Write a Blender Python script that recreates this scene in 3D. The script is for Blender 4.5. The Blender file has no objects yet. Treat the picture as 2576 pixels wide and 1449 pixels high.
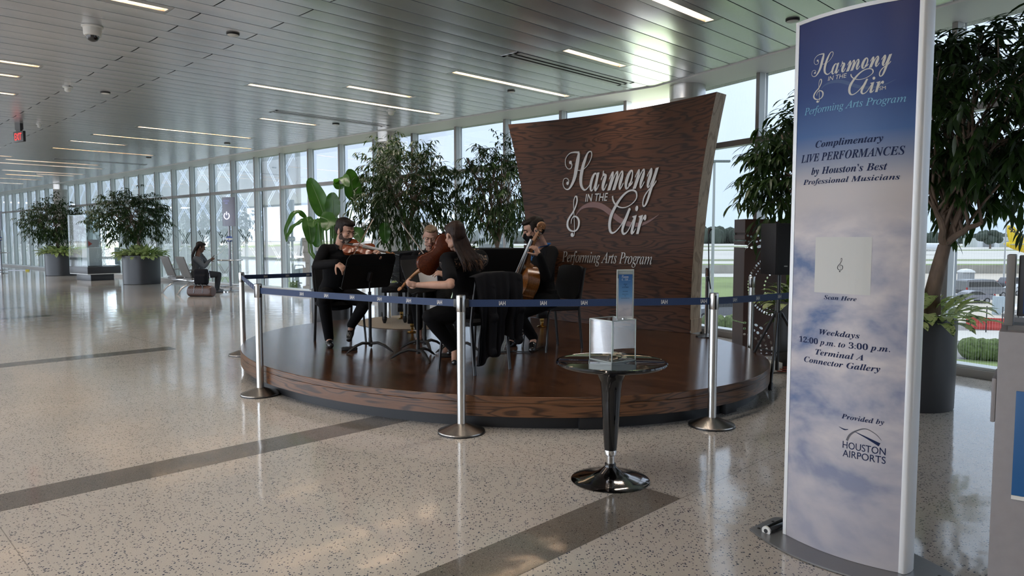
import bpy, bmesh, math, random
import numpy as np
from mathutils import Vector, Matrix, Quaternion
sc = bpy.context.scene
COL = sc.collection
PI = math.pi
R2 = math.sqrt(2.0)

# ---------------------------------------------------------------- camera
EYE = 1.428
FPX = 1800.0
PITCH = math.atan(124.5 / FPX)
cam_d = bpy.data.cameras.new('camera')
cam_d.sensor_width = 36.0
cam_d.lens = FPX / 2576.0 * 36.0
cam_d.clip_start = 0.05
cam_d.clip_end = 6000
cam = bpy.data.objects.new('camera', cam_d)
COL.objects.link(cam)
cam.location = (0, 0, EYE)
cam.rotation_euler = (PI / 2 - PITCH, 0, 0)
sc.camera = cam

# ---------------------------------------------------------------- sky, exposure
sc.view_settings.view_transform = 'Standard'
sc.view_settings.look = 'None'
sc.view_settings.exposure = 1.0
sc.view_settings.gamma = 1.0
sc.view_settings.use_curve_mapping = False
sc.cycles.max_bounces = 7
sc.cycles.diffuse_bounces = 4
sc.cycles.glossy_bounces = 3
sc.cycles.transmission_bounces = 4
sc.cycles.transparent_max_bounces = 24
sc.cycles.caustics_reflective = False
sc.cycles.caustics_refractive = False
sc.cycles.sample_clamp_indirect = 6.0
world = bpy.data.worlds.new('overcast_sky')
sc.world = world
world.use_nodes = True
_nt = world.node_tree
_bg = _nt.nodes['Background']
_tc = _nt.nodes.new('ShaderNodeTexCoord')
_sep = _nt.nodes.new('ShaderNodeSeparateXYZ')
_nt.links.new(_tc.outputs['Generated'], _sep.inputs[0])
_rmp = _nt.nodes.new('ShaderNodeValToRGB')
_e = _rmp.color_ramp.elements
_e[0].position = 0.0
_e[0].color = (0.60, 0.69, 0.80, 1)
_e[1].position = 0.6
_e[1].color = (0.86, 0.90, 0.96, 1)
_m = _rmp.color_ramp.elements.new(0.22)
_m.color = (0.72, 0.79, 0.90, 1)
_nz = _nt.nodes.new('ShaderNodeTexNoise')
_nz.inputs['Scale'].default_value = 4.0
_nz.inputs['Detail'].default_value = 5
_nt.links.new(_tc.outputs['Generated'], _nz.inputs['Vector'])
_mx = _nt.nodes.new('ShaderNodeMix')
_mx.data_type = 'RGBA'
_mx.blend_type = 'MULTIPLY'
_cr2 = _nt.nodes.new('ShaderNodeValToRGB')
_cr2.color_ramp.elements[0].color = (0.84, 0.86, 0.88, 1)
_cr2.color_ramp.elements[0].position = 0.3
_cr2.color_ramp.elements[1].color = (1.06, 1.05, 1.04, 1)
_cr2.color_ramp.elements[1].position = 0.7
_nt.links.new(_sep.outputs['Z'], _rmp.inputs[0])
_nt.links.new(_nz.outputs['Fac'], _cr2.inputs[0])
_mx.inputs[0].default_value = 1.0
_nt.links.new(_rmp.outputs[0], _mx.inputs[6])
_nt.links.new(_cr2.outputs[0], _mx.inputs[7])
_nt.links.new(_mx.outputs[2], _bg.inputs['Color'])
_bg.inputs["Strength"].default_value = 4.0

def add_sun():
    d = bpy.data.lights.new('sun', 'SUN')
    d.energy = 3.0
    d.angle = math.radians(20)
    d.color = (1.0, 0.97, 0.92)
    o = bpy.data.objects.new('sun', d)
    COL.objects.link(o)
    o.rotation_euler = (math.radians(35), 0, math.radians(160))
add_sun()

# ---------------------------------------------------------------- geometry of the place
def ray(px, py):
    c, s = math.cos(PITCH), math.sin(PITCH)
    u = (px - 1288.0) / FPX
    v = (724.5 - py) / FPX
    return Vector((u, c + v * s, -s + v * c))

def fl(px, py, z=0.0):
    """where the sight line of a photo point meets the horizontal plane z"""
    d = ray(px, py)
    t = (z - EYE) / d.z
    return Vector((d.x * t, d.y * t, z))

def at(px, py, y):
    """the point of a sight line that stands y metres ahead of the camera"""
    d = ray(px, py)
    t = y / d.y
    return Vector((d.x * t, y, EYE + d.z * t))

def so(s, o, z=0.0):
    """the building's own grid, turned 45 degrees"""
    return Vector(((s + o) / R2, (s - o) / R2, z))

# glass line: wall A (long, going left) and wall B (right, bent)
CORNER = Vector((2.60, 11.23, 0))
UA = Vector((-0.7433, 0.6690, 0))
NA = Vector((-0.6690, -0.7433, 0))
UB = Vector((0.4880, -0.8730, 0))
NB = Vector((-0.8730, -0.4880, 0))
HEAD = 3.67
CEIL = 3.70

# ---------------------------------------------------------------- materials
def _principled(name):
    m = bpy.data.materials.new(name)
    m.use_nodes = True
    nt = m.node_tree
    return m, nt, nt.nodes['Principled BSDF']

def mat(name, col, rough=0.5, metal=0.0, spec=0.5, var=0.0, vscale=8.0, bump=0.0, bscale=60.0, coat=0.0,
        emit=None, estr=0.0, aniso=0.0, stretch=None, sss=0.0):
    m, nt, b = _principled(name)
    b.inputs['Base Color'].default_value = (*col, 1)
    b.inputs['Roughness'].default_value = rough
    b.inputs['Metallic'].default_value = metal
    b.inputs['Specular IOR Level'].default_value = spec
    if coat:
        b.inputs['Coat Weight'].default_value = coat
        b.inputs['Coat Roughness'].default_value = 0.05
    if emit:
        b.inputs['Emission Color'].default_value = (*emit, 1)
        b.inputs['Emission Strength'].default_value = estr
    if var or bump:
        tc = nt.nodes.new('ShaderNodeTexCoord')
        vec = tc.outputs['Object']
        if stretch:
            mp = nt.nodes.new('ShaderNodeMapping')
            mp.inputs['Scale'].default_value = stretch
            nt.links.new(vec, mp.inputs[0])
            vec = mp.outputs[0]
        if var:
            n = nt.nodes.new('ShaderNodeTexNoise')
            n.inputs['Scale'].default_value = vscale
            n.inputs['Detail'].default_value = 4
            nt.links.new(vec, n.inputs['Vector'])
            r = nt.nodes.new('ShaderNodeValToRGB')
            r.color_ramp.elements[0].position = 0.3
            r.color_ramp.elements[1].position = 0.7
            r.color_ramp.elements[0].color = (*[c * (1 - var) for c in col], 1)
            r.color_ramp.elements[1].color = (*[min(1, c * (1 + var)) for c in col], 1)
            nt.links.new(n.outputs['Fac'], r.inputs[0])
            nt.links.new(r.outputs[0], b.inputs['Base Color'])
        if bump:
            n2 = nt.nodes.new('ShaderNodeTexNoise')
            n2.inputs['Scale'].default_value = bscale
            n2.inputs['Detail'].default_value = 3
            nt.links.new(vec, n2.inputs['Vector'])
            bp = nt.nodes.new('ShaderNodeBump')
            bp.inputs['Strength'].default_value = bump
            bp.inputs['Distance'].default_value = 0.01
            nt.links.new(n2.outputs['Fac'], bp.inputs['Height'])
            nt.links.new(bp.outputs[0], b.inputs['Normal'])
    return m

def N(nt, typ, **kw):
    n = nt.nodes.new(typ)
    for k, v in kw.items():
        if isinstance(k, str) and hasattr(n, k):
            setattr(n, k, v)
    return n

def math_node(nt, op, a, b=None, c=None, clamp=False):
    n = nt.nodes.new('ShaderNodeMath')
    n.operation = op
    n.use_clamp = clamp
    for i, x in enumerate((a, b, c)):
        if x is None:
            continue
        if isinstance(x, (int, float)):
            n.inputs[i].default_value = x
        else:
            nt.links.new(x, n.inputs[i])
    return n.outputs[0]

def mixc(nt, fac, a, b, blend='MIX'):
    n = nt.nodes.new('ShaderNodeMix')
    n.data_type = 'RGBA'
    n.blend_type = blend
    for i, x in ((0, fac), (6, a), (7, b)):
        if isinstance(x, (int, float)):
            n.inputs[i].default_value = x
        elif isinstance(x, tuple):
            n.inputs[i].default_value = (*x, 1)
        else:
            nt.links.new(x, n.inputs[i])
    return n.outputs[2]

def ramp(nt, fac, stops):
    r = nt.nodes.new('ShaderNodeValToRGB')
    el = r.color_ramp.elements
    el[0].position, el[0].color = stops[0][0], (*stops[0][1], 1)
    el[1].position, el[1].color = stops[-1][0], (*stops[-1][1], 1)
    for p, c in stops[1:-1]:
        e = el.new(p)
        e.color = (*c, 1)
    nt.links.new(fac, r.inputs[0])
    return r.outputs[0]

def obj_coord(nt, scale=None, rot=None, loc=None, out='Object'):
    tc = nt.nodes.new('ShaderNodeTexCoord')
    if scale is None and rot is None and loc is None:
        return tc.outputs[out]
    mp = nt.nodes.new('ShaderNodeMapping')
    if scale:
        mp.inputs['Scale'].default_value = scale
    if rot:
        mp.inputs['Rotation'].default_value = rot
    if loc:
        mp.inputs['Location'].default_value = loc
    nt.links.new(tc.outputs[out], mp.inputs[0])
    return mp.outputs[0]

def noise(nt, vec, scale, detail=3, rough=0.5, dist=0.0):
    n = nt.nodes.new('ShaderNodeTexNoise')
    n.inputs['Scale'].default_value = scale
    n.inputs['Detail'].default_value = detail
    n.inputs['Roughness'].default_value = rough
    n.inputs['Distortion'].default_value = dist
    nt.links.new(vec, n.inputs['Vector'])
    return n.outputs['Fac']

def bump(nt, height, b, strength=0.2, dist=0.01):
    bp = nt.nodes.new('ShaderNodeBump')
    bp.inputs['Strength'].default_value = strength
    bp.inputs['Distance'].default_value = dist
    nt.links.new(height, bp.inputs['Height'])
    nt.links.new(bp.outputs[0], b.inputs['Normal'])

def terrazzo(name, base, chip, chip2, base_var, thr=0.45, seams=False):
    m, nt, b = _principled(name)
    oc = obj_coord(nt)
    v1 = nt.nodes.new('ShaderNodeTexVoronoi')
    v1.inputs['Scale'].default_value = 92
    nt.links.new(oc, v1.inputs['Vector'])
    sx = nt.nodes.new('ShaderNodeSeparateColor')
    nt.links.new(v1.outputs['Color'], sx.inputs[0])
    size = math_node(nt, 'MULTIPLY_ADD', sx.outputs[1], 0.34, 0.16)
    inside = math_node(nt, 'LESS_THAN', v1.outputs['Distance'], size)
    pick = math_node(nt, 'LESS_THAN', sx.outputs[0], thr)
    f1 = math_node(nt, 'MULTIPLY', inside, pick)
    c1 = mixc(nt, sx.outputs[2], chip, chip2)
    big = noise(nt, oc, 1.3, 3)
    bc = ramp(nt, big, [(0.3, base), (0.7, base_var)])
    fine = noise(nt, oc, 240, 2)
    bc = mixc(nt, 0.25, bc, ramp(nt, fine, [(0.35, (0.25, 0.23, 0.2)), (0.65, (0.75, 0.7, 0.62))]))
    col = mixc(nt, f1, bc, c1)
    if seams:
        pos = nt.nodes.new('ShaderNodeSeparateXYZ')
        nt.links.new(obj_coord(nt, rot=(0, 0, -PI / 4)), pos.inputs[0])
        # pos.x = s, pos.y = -o
        for ax, off, per in (('X', 0.65, 0.915), ('Y', 2.065, 2.44)):
            t = math_node(nt, 'SUBTRACT', pos.outputs[ax], off)
            t = math_node(nt, 'PINGPONG', t, per / 2 if ax == 'Y' else per * 1.5)
            ln = math_node(nt, 'LESS_THAN', t, 0.0022)
            col = mixc(nt, math_node(nt, 'MULTIPLY', ln, 0.75), col, (0.16, 0.15, 0.14))
    nt.links.new(col, b.inputs['Base Color'])
    rg = noise(nt, oc, 2.2, 4)
    rr = nt.nodes.new('ShaderNodeMapRange')
    rr.inputs['To Min'].default_value = 0.05
    rr.inputs['To Max'].default_value = 0.13
    nt.links.new(rg, rr.inputs[0])
    nt.links.new(rr.outputs[0], b.inputs['Roughness'])
    b.inputs['Specular IOR Level'].default_value = 0.8
    wav = noise(nt, oc, 3.2, 2)
    bump(nt, wav, b, 0.05, 0.05)
    return m

def wood(name, dark, light, grain=(1, 14, 1), scale=2.0, plank=None, rough=0.35, lines=9.0, contrast=0.5, spec=0.5, rot=None, seed=0.0, bstr=0.12):
    """cathedral grain: contour lines of a stretched noise; plank = (length, width) seams in object x,y (or x,z)"""
    m, nt, b = _principled(name)
    oc = obj_coord(nt, rot=rot)
    vec = oc
    shade = None
    if plank:
        L, Wd, ax = plank
        sp = nt.nodes.new('ShaderNodeSeparateXYZ')
        nt.links.new(oc, sp.inputs[0])
        row = math_node(nt, 'FLOOR', math_node(nt, 'DIVIDE', sp.outputs[ax], Wd))
        hsh = math_node(nt, 'FRACT', math_node(nt, 'MULTIPLY', math_node(nt, 'SINE', math_node(nt, 'MULTIPLY', row, 12.9898)), 43758.5))
        xs = math_node(nt, 'ADD', sp.outputs['X'], math_node(nt, 'MULTIPLY', hsh, L))
        cel = math_node(nt, 'FLOOR', math_node(nt, 'DIVIDE', xs, L))
        h2 = math_node(nt, 'FRACT', math_node(nt, 'MULTIPLY', math_node(nt, 'SINE', math_node(nt, 'ADD', math_node(nt, 'MULTIPLY', row, 7.13), math_node(nt, 'MULTIPLY', cel, 31.7))), 9631.7))
        shade = h2
        fy = math_node(nt, 'FRACT', math_node(nt, 'DIVIDE', sp.outputs[ax], Wd))
        fx = math_node(nt, 'FRACT', math_node(nt, 'DIVIDE', xs, L))
        ey = math_node(nt, 'LESS_THAN', fy, 0.0025 / Wd)
        ex = math_node(nt, 'LESS_THAN', fx, 0.0025 / L)
        edge = math_node(nt, 'MAXIMUM', ex, ey)
        cmb = nt.nodes.new('ShaderNodeCombineXYZ')
        nt.links.new(math_node(nt, 'MULTIPLY', h2, 37.0), cmb.inputs[0])
        nt.links.new(math_node(nt, 'MULTIPLY', h2, 17.0), cmb.inputs[1])
        nt.links.new(math_node(nt, 'MULTIPLY', h2, 23.0), cmb.inputs[2])
        va = nt.nodes.new('ShaderNodeVectorMath')
        nt.links.new(oc, va.inputs[0])
        nt.links.new(cmb.outputs[0], va.inputs[1])
        vec = va.outputs[0]
    mp = nt.nodes.new('ShaderNodeMapping')
    mp.inputs['Scale'].default_value = grain
    mp.inputs['Location'].default_value = (seed, seed * 1.7, seed * 0.6)
    nt.links.new(vec, mp.inputs[0])
    n1 = noise(nt, mp.outputs[0], scale, 2, 0.45, 0.25)
    ring = math_node(nt, 'FRACT', math_node(nt, 'MULTIPLY', n1, lines))
    mp2 = nt.nodes.new('ShaderNodeMapping')
    mp2.inputs['Scale'].default_value = [g * 9 if g > 1.5 else g * 1.5 for g in grain]
    nt.links.new(vec, mp2.inputs[0])
    fib = noise(nt, mp2.outputs[0], scale * 4, 3, 0.6)
    c = ramp(nt, ring, [(0.0, dark), (0.12, tuple(d * 0.75 for d in dark)), (0.3, light), (0.8, light), (1.0, dark)])
    base = tuple((d + 1.6 * l) / 2.6 for d, l in zip(dark, light))
    c = mixc(nt, 1 - contrast, c, base)
    c = mixc(nt, 0.55, c, ramp(nt, fib, [(0.3, (0.45, 0.45, 0.45)), (0.7, (1.25, 1.25, 1.25))]), 'MULTIPLY')
    if shade is not None:
        c = mixc(nt, 0.8, c, ramp(nt, shade, [(0.0, (0.68, 0.66, 0.64)), (1.0, (1.25, 1.22, 1.2))]), 'MULTIPLY')
        c = mixc(nt, math_node(nt, 'MULTIPLY', edge, 0.8), c, tuple(d * 0.3 for d in dark))
    nt.links.new(c, b.inputs['Base Color'])
    b.inputs['Roughness'].default_value = rough
    b.inputs['Specular IOR Level'].default_value = spec
    hgt = math_node(nt, 'ADD', fib, math_node(nt, 'MULTIPLY', noise(nt, oc, 5.0, 2), 2.0))
    bump(nt, hgt, b, bstr, 0.004)
    return m

def glass_pane(name, tint=(0.90, 0.95, 0.94), refl=0.06, frit=None, opacity=0.12, white=(0.8, 0.85, 0.88)):
    """thin pane: clear with a fresnel reflection; frit = dot spacing of a printed pattern"""
    m = bpy.data.materials.new(name)
    m.use_nodes = True
    nt = m.node_tree
    nt.nodes.remove(nt.nodes['Principled BSDF'])
    out = nt.nodes['Material Output']
    tr = nt.nodes.new('ShaderNodeBsdfTransparent')
    tr.inputs[0].default_value = (*tint, 1)
    gl = nt.nodes.new('ShaderNodeBsdfGlossy')
    gl.inputs['Roughness'].default_value = 0.02
    fr = nt.nodes.new('ShaderNodeFresnel')
    fr.inputs[0].default_value = 1.35
    mx = nt.nodes.new('ShaderNodeMixShader')
    nt.links.new(math_node(nt, 'MULTIPLY', fr.outputs[0], refl * 10), mx.inputs[0])
    nt.links.new(tr.outputs[0], mx.inputs[1])
    nt.links.new(gl.outputs[0], mx.inputs[2])
    last = mx.outputs[0]
    if frit:
        vor = nt.nodes.new('ShaderNodeTexVoronoi')
        vor.inputs['Randomness'].default_value = 0.0
        vor.inputs['Scale'].default_value = 1.0 / frit
        nt.links.new(obj_coord(nt), vor.inputs['Vector'])
        dots = math_node(nt, 'LESS_THAN', vor.outputs['Distance'], 0.30)
        df = nt.nodes.new('ShaderNodeBsdfDiffuse')
        df.inputs[0].default_value = (*white, 1)
        tl = nt.nodes.new('ShaderNodeBsdfTranslucent')
        tl.inputs[0].default_value = (*white, 1)
        ad = nt.nodes.new('ShaderNodeMixShader')
        ad.inputs[0].default_value = 0.5
        nt.links.new(df.outputs[0], ad.inputs[1])
        nt.links.new(tl.outputs[0], ad.inputs[2])
        m2 = nt.nodes.new('ShaderNodeMixShader')
        nt.links.new(math_node(nt, 'MULTIPLY', dots, opacity * 2.5), m2.inputs[0])
        nt.links.new(last, m2.inputs[1])
        nt.links.new(ad.outputs[0], m2.inputs[2])
        last = m2.outputs[0]
    nt.links.new(last, out.inputs[0])
    return m

def leaf_mat(name, front, back, rough=0.35, vein=None, transl=0.35):
    m = bpy.data.materials.new(name)
    m.use_nodes = True
    nt = m.node_tree
    b = nt.nodes['Principled BSDF']
    out = nt.nodes['Material Output']
    oc = obj_coord(nt)
    n = noise(nt, oc, 7, 2)
    c = ramp(nt, n, [(0.3, front), (0.7, back)])
    if vein:
        v, sc_ = vein
        n2 = noise(nt, oc, sc_, 3, 0.6, 1.2)
        c = mixc(nt, ramp(nt, n2, [(0.54, (0, 0, 0)), (0.62, (1, 1, 1))]), c, v)
    nt.links.new(c, b.inputs['Base Color'])
    b.inputs['Roughness'].default_value = rough
    tl = nt.nodes.new('ShaderNodeBsdfTranslucent')
    tcol = mixc(nt, 1.0, c, (1.1, 1.5, 0.5), 'MULTIPLY')
    nt.links.new(tcol, tl.inputs[0])
    mx = nt.nodes.new('ShaderNodeMixShader')
    mx.inputs[0].default_value = transl
    nt.links.new(b.outputs[0], mx.inputs[1])
    nt.links.new(tl.outputs[0], mx.inputs[2])
    nt.links.new(mx.outputs[0], out.inputs[0])
    return m

# ---------------------------------------------------------------- mesh building
class MB:
    def __init__(self):
        self.v, self.f, self.m = [], [], []
    def add(self, verts, faces, mi=0, M=None):
        o = len(self.v)
        for p in verts:
            p = Vector(p)
            self.v.append(M @ p if M is not None else p)
        for fc in faces:
            self.f.append([o + i for i in fc])
            self.m.append(mi)
        return self
    def box(self, c, s, M=None, mi=0, bev=0.0):
        x, y, z = [q / 2 for q in s]
        c = Vector(c)
        if bev <= 0:
            vs = [c + Vector((sx * x, sy * y, sz * z)) for sz in (-1, 1) for sx, sy in ((-1, -1), (1, -1), (1, 1), (-1, 1))]
            fs = [(3, 2, 1, 0), (4, 5, 6, 7), (0, 1, 5, 4), (1, 2, 6, 5), (2, 3, 7, 6), (3, 0, 4, 7)]
            return self.add(vs, fs, mi, M)
        bev = min(bev, x * 0.99, y * 0.99, z * 0.99)
        bm = bmesh.new()
        bmesh.ops.create_cube(bm, size=1.0)
        for w in bm.verts:
            w.co = Vector((w.co.x * s[0], w.co.y * s[1], w.co.z * s[2]))
        bmesh.ops.bevel(bm, geom=list(bm.edges), offset=bev, segments=2, profile=0.6, affect='EDGES')
        bm.verts.index_update()
        self.add([c + w.co for w in bm.verts], [[w.index for w in q.verts] for q in bm.faces], mi, M)
        bm.free()
        return self
    def tube(self, pts, r, n=10, cap=True, mi=0, M=None, flat=1.0, up=None, closed=False):
        pts = [Vector(p) for p in pts]
        k = len(pts)
        rs = r if isinstance(r, (list, tuple)) else [r] * k
        prev = None
        vs, fs = [], []
        for i, p in enumerate(pts):
            if closed:
                t = pts[(i + 1) % k] - pts[i - 1]
            else:
                t = (pts[min(i + 1, k - 1)] - pts[max(i - 1, 0)])
            if t.length < 1e-9:
                t = Vector((0, 0, 1))
            t.normalize()
            if prev is None:
                a = Vector(up) if up is not None else (Vector((0, 0, 1)) if abs(t.z) < 0.9 else Vector((1, 0, 0)))
                a = (a - t * a.dot(t)).normalized()
            else:
                a = prev - t * prev.dot(t)
                a = a.normalized() if a.length > 1e-6 else t.orthogonal().normalized()
            prev = a
            bb = t.cross(a)
            for j in range(n):
                th = 2 * PI * j / n
                vs.append(p + a * (rs[i] * math.cos(th) * flat) + bb * (rs[i] * math.sin(th)))
        for i in range(k - 1 + (1 if closed else 0)):
            i2 = (i + 1) % k
            for j in range(n):
                j2 = (j + 1) % n
                fs.append((i * n + j, i * n + j2, i2 * n + j2, i2 * n + j))
        if cap and not closed:
            fs.append(tuple(range(n - 1, -1, -1)))
            fs.append(tuple((k - 1) * n + j for j in range(n)))
        return self.add(vs, fs, mi, M)
    def lathe(self, prof, c=(0, 0, 0), n=32, mi=0, M=None, cap=True):
        c = Vector(c)
        vs, fs = [], []
        for r, z in prof:
            for j in range(n):
                th = 2 * PI * j / n
                vs.append(c + Vector((r * math.cos(th), r * math.sin(th), z)))
        for i in range(len(prof) - 1):
            for j in range(n):
                j2 = (j + 1) % n
                fs.append((i * n + j, i * n + j2, (i + 1) * n + j2, (i + 1) * n + j))
        if cap:
            if prof[0][0] > 1e-5:
                fs.append(tuple(range(n - 1, -1, -1)))
            if prof[-1][0] > 1e-5:
                fs.append(tuple((len(prof) - 1) * n + j for j in range(n)))
        return self.add(vs, fs, mi, M)
    def ball(self, c, r, n=16, M=None, mi=0):
        """ellipsoid, r scalar or triple"""
        r = (r, r, r) if not isinstance(r, (tuple, list, Vector)) else r
        c = Vector(c)
        k = max(6, n // 2)
        vs, fs = [], []
        for i in range(k + 1):
            ph = PI * i / k
            for j in range(n):
                th = 2 * PI * j / n
                vs.append(c + Vector((r[0] * math.sin(ph) * math.cos(th), r[1] * math.sin(ph) * math.sin(th), -r[2] * math.cos(ph))))
        for i in range(k):
            for j in range(n):
                j2 = (j + 1) % n
                fs.append((i * n + j, i * n + j2, (i + 1) * n + j2, (i + 1) * n + j))
        return self.add(vs, fs, mi, M)
    def prism(self, poly, h, M=None, mi=0, z0=0.0):
        """polygon in xy, extruded z0..z0+h"""
        n = len(poly)
        vs = [Vector((p[0], p[1], z0)) for p in poly] + [Vector((p[0], p[1], z0 + h)) for p in poly]
        fs = [tuple(range(n - 1, -1, -1)), tuple(range(n, 2 * n))]
        for i in range(n):
            j = (i + 1) % n
            fs.append((i, j, n + j, n + i))
        return self.add(vs, fs, mi, M)
    def grid(self, fn, nu, nv, mi=0, M=None, flip=False):
        vs = [Vector(fn(i / nu, j / nv)) for j in range(nv + 1) for i in range(nu + 1)]
        fs = []
        for j in range(nv):
            for i in range(nu):
                a = j * (nu + 1) + i
                q = (a, a + 1, a + nu + 2, a + nu + 1)
                fs.append(q[::-1] if flip else q)
        return self.add(vs, fs, mi, M)
    def quad(self, a, b, c, d, mi=0):
        return self.add([a, b, c, d], [(0, 1, 2, 3)], mi)
    def build(self, name, mats, parent=None, world=False, origin=None, smooth=True, angle=0.6):
        me = bpy.data.meshes.new(name)
        vs = self.v
        if origin is not None:
            og = Vector(origin)
            vs = [p - og for p in vs]
        elif world and parent is not None:
            inv = root_matrix(parent).inverted()
            vs = [inv @ p for p in vs]
        me.from_pydata([tuple(p) for p in vs], [], self.f)
        if not isinstance(mats, (list, tuple)):
            mats = [mats]
        for q in mats:
            me.materials.append(q)
        if len(mats) > 1:
            me.polygons.foreach_set('material_index', self.m)
        me.update()
        if smooth:
            me.shade_smooth()
            me.set_sharp_from_angle(angle=angle)
        o = bpy.data.objects.new(name, me)
        COL.objects.link(o)
        if origin is not None:
            o.location = origin
        if parent is not None:
            o.parent = parent
        return o

def root_matrix(o):
    m = o.matrix_basis.copy()
    p = o.parent
    while p is not None:
        m = p.matrix_basis @ m
        p = p.parent
    return m

def tag(o, label=None, cat=None, group=None, kind=None):
    if label:
        o['label'] = label
    if cat:
        o['category'] = cat
    if group:
        o['group'] = group
    if kind:
        o['kind'] = kind
    return o

def thing(name, label, cat, loc=(0, 0, 0), rz=0.0, group=None):
    o = bpy.data.objects.new(name, None)
    o.empty_display_size = 0.1
    COL.objects.link(o)
    o.location = loc
    o.rotation_euler = (0, 0, rz)
    return tag(o, label, cat, group)

def structure(o):
    o['kind'] = 'structure'
    return o

def copy_tree(o, parent=None):
    c = o.copy()
    COL.objects.link(c)
    if parent is not None:
        c.parent = parent
    for ch in [q for q in bpy.data.objects if q.parent == o]:
        copy_tree(ch, c)
    return c

def frame(z, x=None):
    """rotation whose local z is z and local x is near x"""
    z = Vector(z).normalized()
    x = Vector(x) if x is not None else z.orthogonal()
    x = (x - z * x.dot(z)).normalized()
    y = z.cross(x)
    return Matrix((x, y, z)).transposed()

def frame4(p, z, x=None):
    return Matrix.Translation(Vector(p)) @ frame(z, x).to_4x4()

# ---------------------------------------------------------------- lettering
def script_caps(s):
    return ''.join(chr(0x1D4D0 + ord(c) - 65) if c.isupper() else chr(0x1D4EA + ord(c) - 97) if c.islower() else c for c in s)
def bold_italic(s):
    return ''.join(chr(0x1D468 + ord(c) - 65) if 'A' <= c <= 'Z' else chr(0x1D482 + ord(c) - 97) if 'a' <= c <= 'z' else chr(0x1D7CE + ord(c) - 48) if '0' <= c <= '9' else c for c in s)
def italic(s):
    return ''.join(chr(0x1D434 + ord(c) - 65) if 'A' <= c <= 'Z' else ('\u210e' if c == 'h' else chr(0x1D44E + ord(c) - 97)) if 'a' <= c <= 'z' else c for c in s)

def text_mesh(body, extrude=0.0, width=None, height=None, shear=0.0, bold=0.0, spacing=1.0):
    """flat lettering in the xy plane, left bottom of its box at the origin, scaled to width and/or height"""
    cu = bpy.data.curves.new('text', 'FONT')
    cu.body = body
    cu.extrude = extrude
    cu.shear = shear
    cu.offset = bold
    cu.space_character = spacing
    cu.resolution_u = 4
    o = bpy.data.objects.new('text', cu)
    COL.objects.link(o)
    dg = bpy.context.evaluated_depsgraph_get()
    dg.update()
    me = bpy.data.meshes.new_from_object(o.evaluated_get(dg))
    vs = np.array([v.co[:] for v in me.vertices])
    fs = [list(p.vertices) for p in me.polygons]
    bpy.data.objects.remove(o)
    bpy.data.curves.remove(cu)
    bpy.data.meshes.remove(me)
    lo, hi = vs.min(0), vs.max(0)
    vs[:, :2] -= lo[:2]
    w, h = hi[0] - lo[0], hi[1] - lo[1]
    sx = width / w if width else (height / h if height else 1)
    sy = height / h if height else sx
    vs[:, 0] *= sx
    vs[:, 1] *= sy
    return [Vector(v) for v in vs], fs

def stroke(pts, widths, n=8, h=0.0):
    """a flat calligraphic ribbon through 2-d points (Catmull-Rom), widths per point"""
    P = [Vector((p[0], p[1])) for p in pts]
    out, ws = [], []
    k = len(P)
    for i in range(k - 1):
        p0, p1, p2, p3 = P[max(i - 1, 0)], P[i], P[i + 1], P[min(i + 2, k - 1)]
        for j in range(n):
            t = j / n
            out.append(0.5 * ((2 * p1) + (p2 - p0) * t + (2 * p0 - 5 * p1 + 4 * p2 - p3) * t * t + (3 * p1 - p0 - 3 * p2 + p3) * t ** 3))
            ws.append(widths[i] * (1 - t) + widths[i + 1] * t)
    out.append(P[-1])
    ws.append(widths[-1])
    vs, fs = [], []
    for i, p in enumerate(out):
        t = out[min(i + 1, len(out) - 1)] - out[max(i - 1, 0)]
        t = t.normalized() if t.length > 1e-9 else Vector((1, 0))
        nn = Vector((-t.y, t.x)) * ws[i] / 2
        vs += [Vector((p.x + nn.x, p.y + nn.y, h)), Vector((p.x - nn.x, p.y - nn.y, h))]
    for i in range(len(out) - 1):
        fs.append((2 * i, 2 * i + 1, 2 * i + 3, 2 * i + 2))
    return vs, fs
# ================================================================ THE SETTING
M = {}
M['floor'] = terrazzo('terrazzo', (0.475, 0.45, 0.42), (0.025, 0.04, 0.095), (0.085, 0.095, 0.11), (0.52, 0.49, 0.455), seams=True)
M['stripe'] = terrazzo('dark_terrazzo', (0.042, 0.040, 0.045), (0.20, 0.18, 0.16), (0.03, 0.03, 0.035), (0.050, 0.047, 0.050), thr=0.3)
M['stripe_bronze'] = terrazzo('dark_terrazzo_near', (0.046, 0.040, 0.036), (0.22, 0.19, 0.16), (0.03, 0.03, 0.03), (0.054, 0.046, 0.042), thr=0.3)
M['white_paint'] = mat('white_paint', (0.72, 0.73, 0.72), 0.5)
M['soffit'] = mat('soffit_white', (0.74, 0.75, 0.73), 0.45)
M['mullion'] = mat('mullion_grey', (0.60, 0.64, 0.64), 0.35)
M['mullion_face'] = mat('mullion_backlit_shade', (0.20, 0.19, 0.18), 0.4, metal=0.3)  # darker colour paints the backlit shade of the room-side faces
M['curb'] = mat('sill_grey', (0.36, 0.34, 0.32), 0.4)
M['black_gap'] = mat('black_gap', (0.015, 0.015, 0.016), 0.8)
M['glass'] = glass_pane('clear_glass', tint=(0.152, 0.168, 0.184), refl=0.025)
M['glass_frit'] = glass_pane('dotted_glass', tint=(0.152, 0.168, 0.184), refl=0.025, frit=0.012, opacity=0.03)
M['concrete'] = mat('column_concrete', (0.44, 0.43, 0.40), 0.6, var=0.12, vscale=5, bump=0.1, bscale=30)
M['steel'] = mat('brushed_steel', (0.56, 0.55, 0.53), 0.28, metal=1.0, var=0.06, vscale=40, stretch=(1, 1, 0.03))

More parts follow.
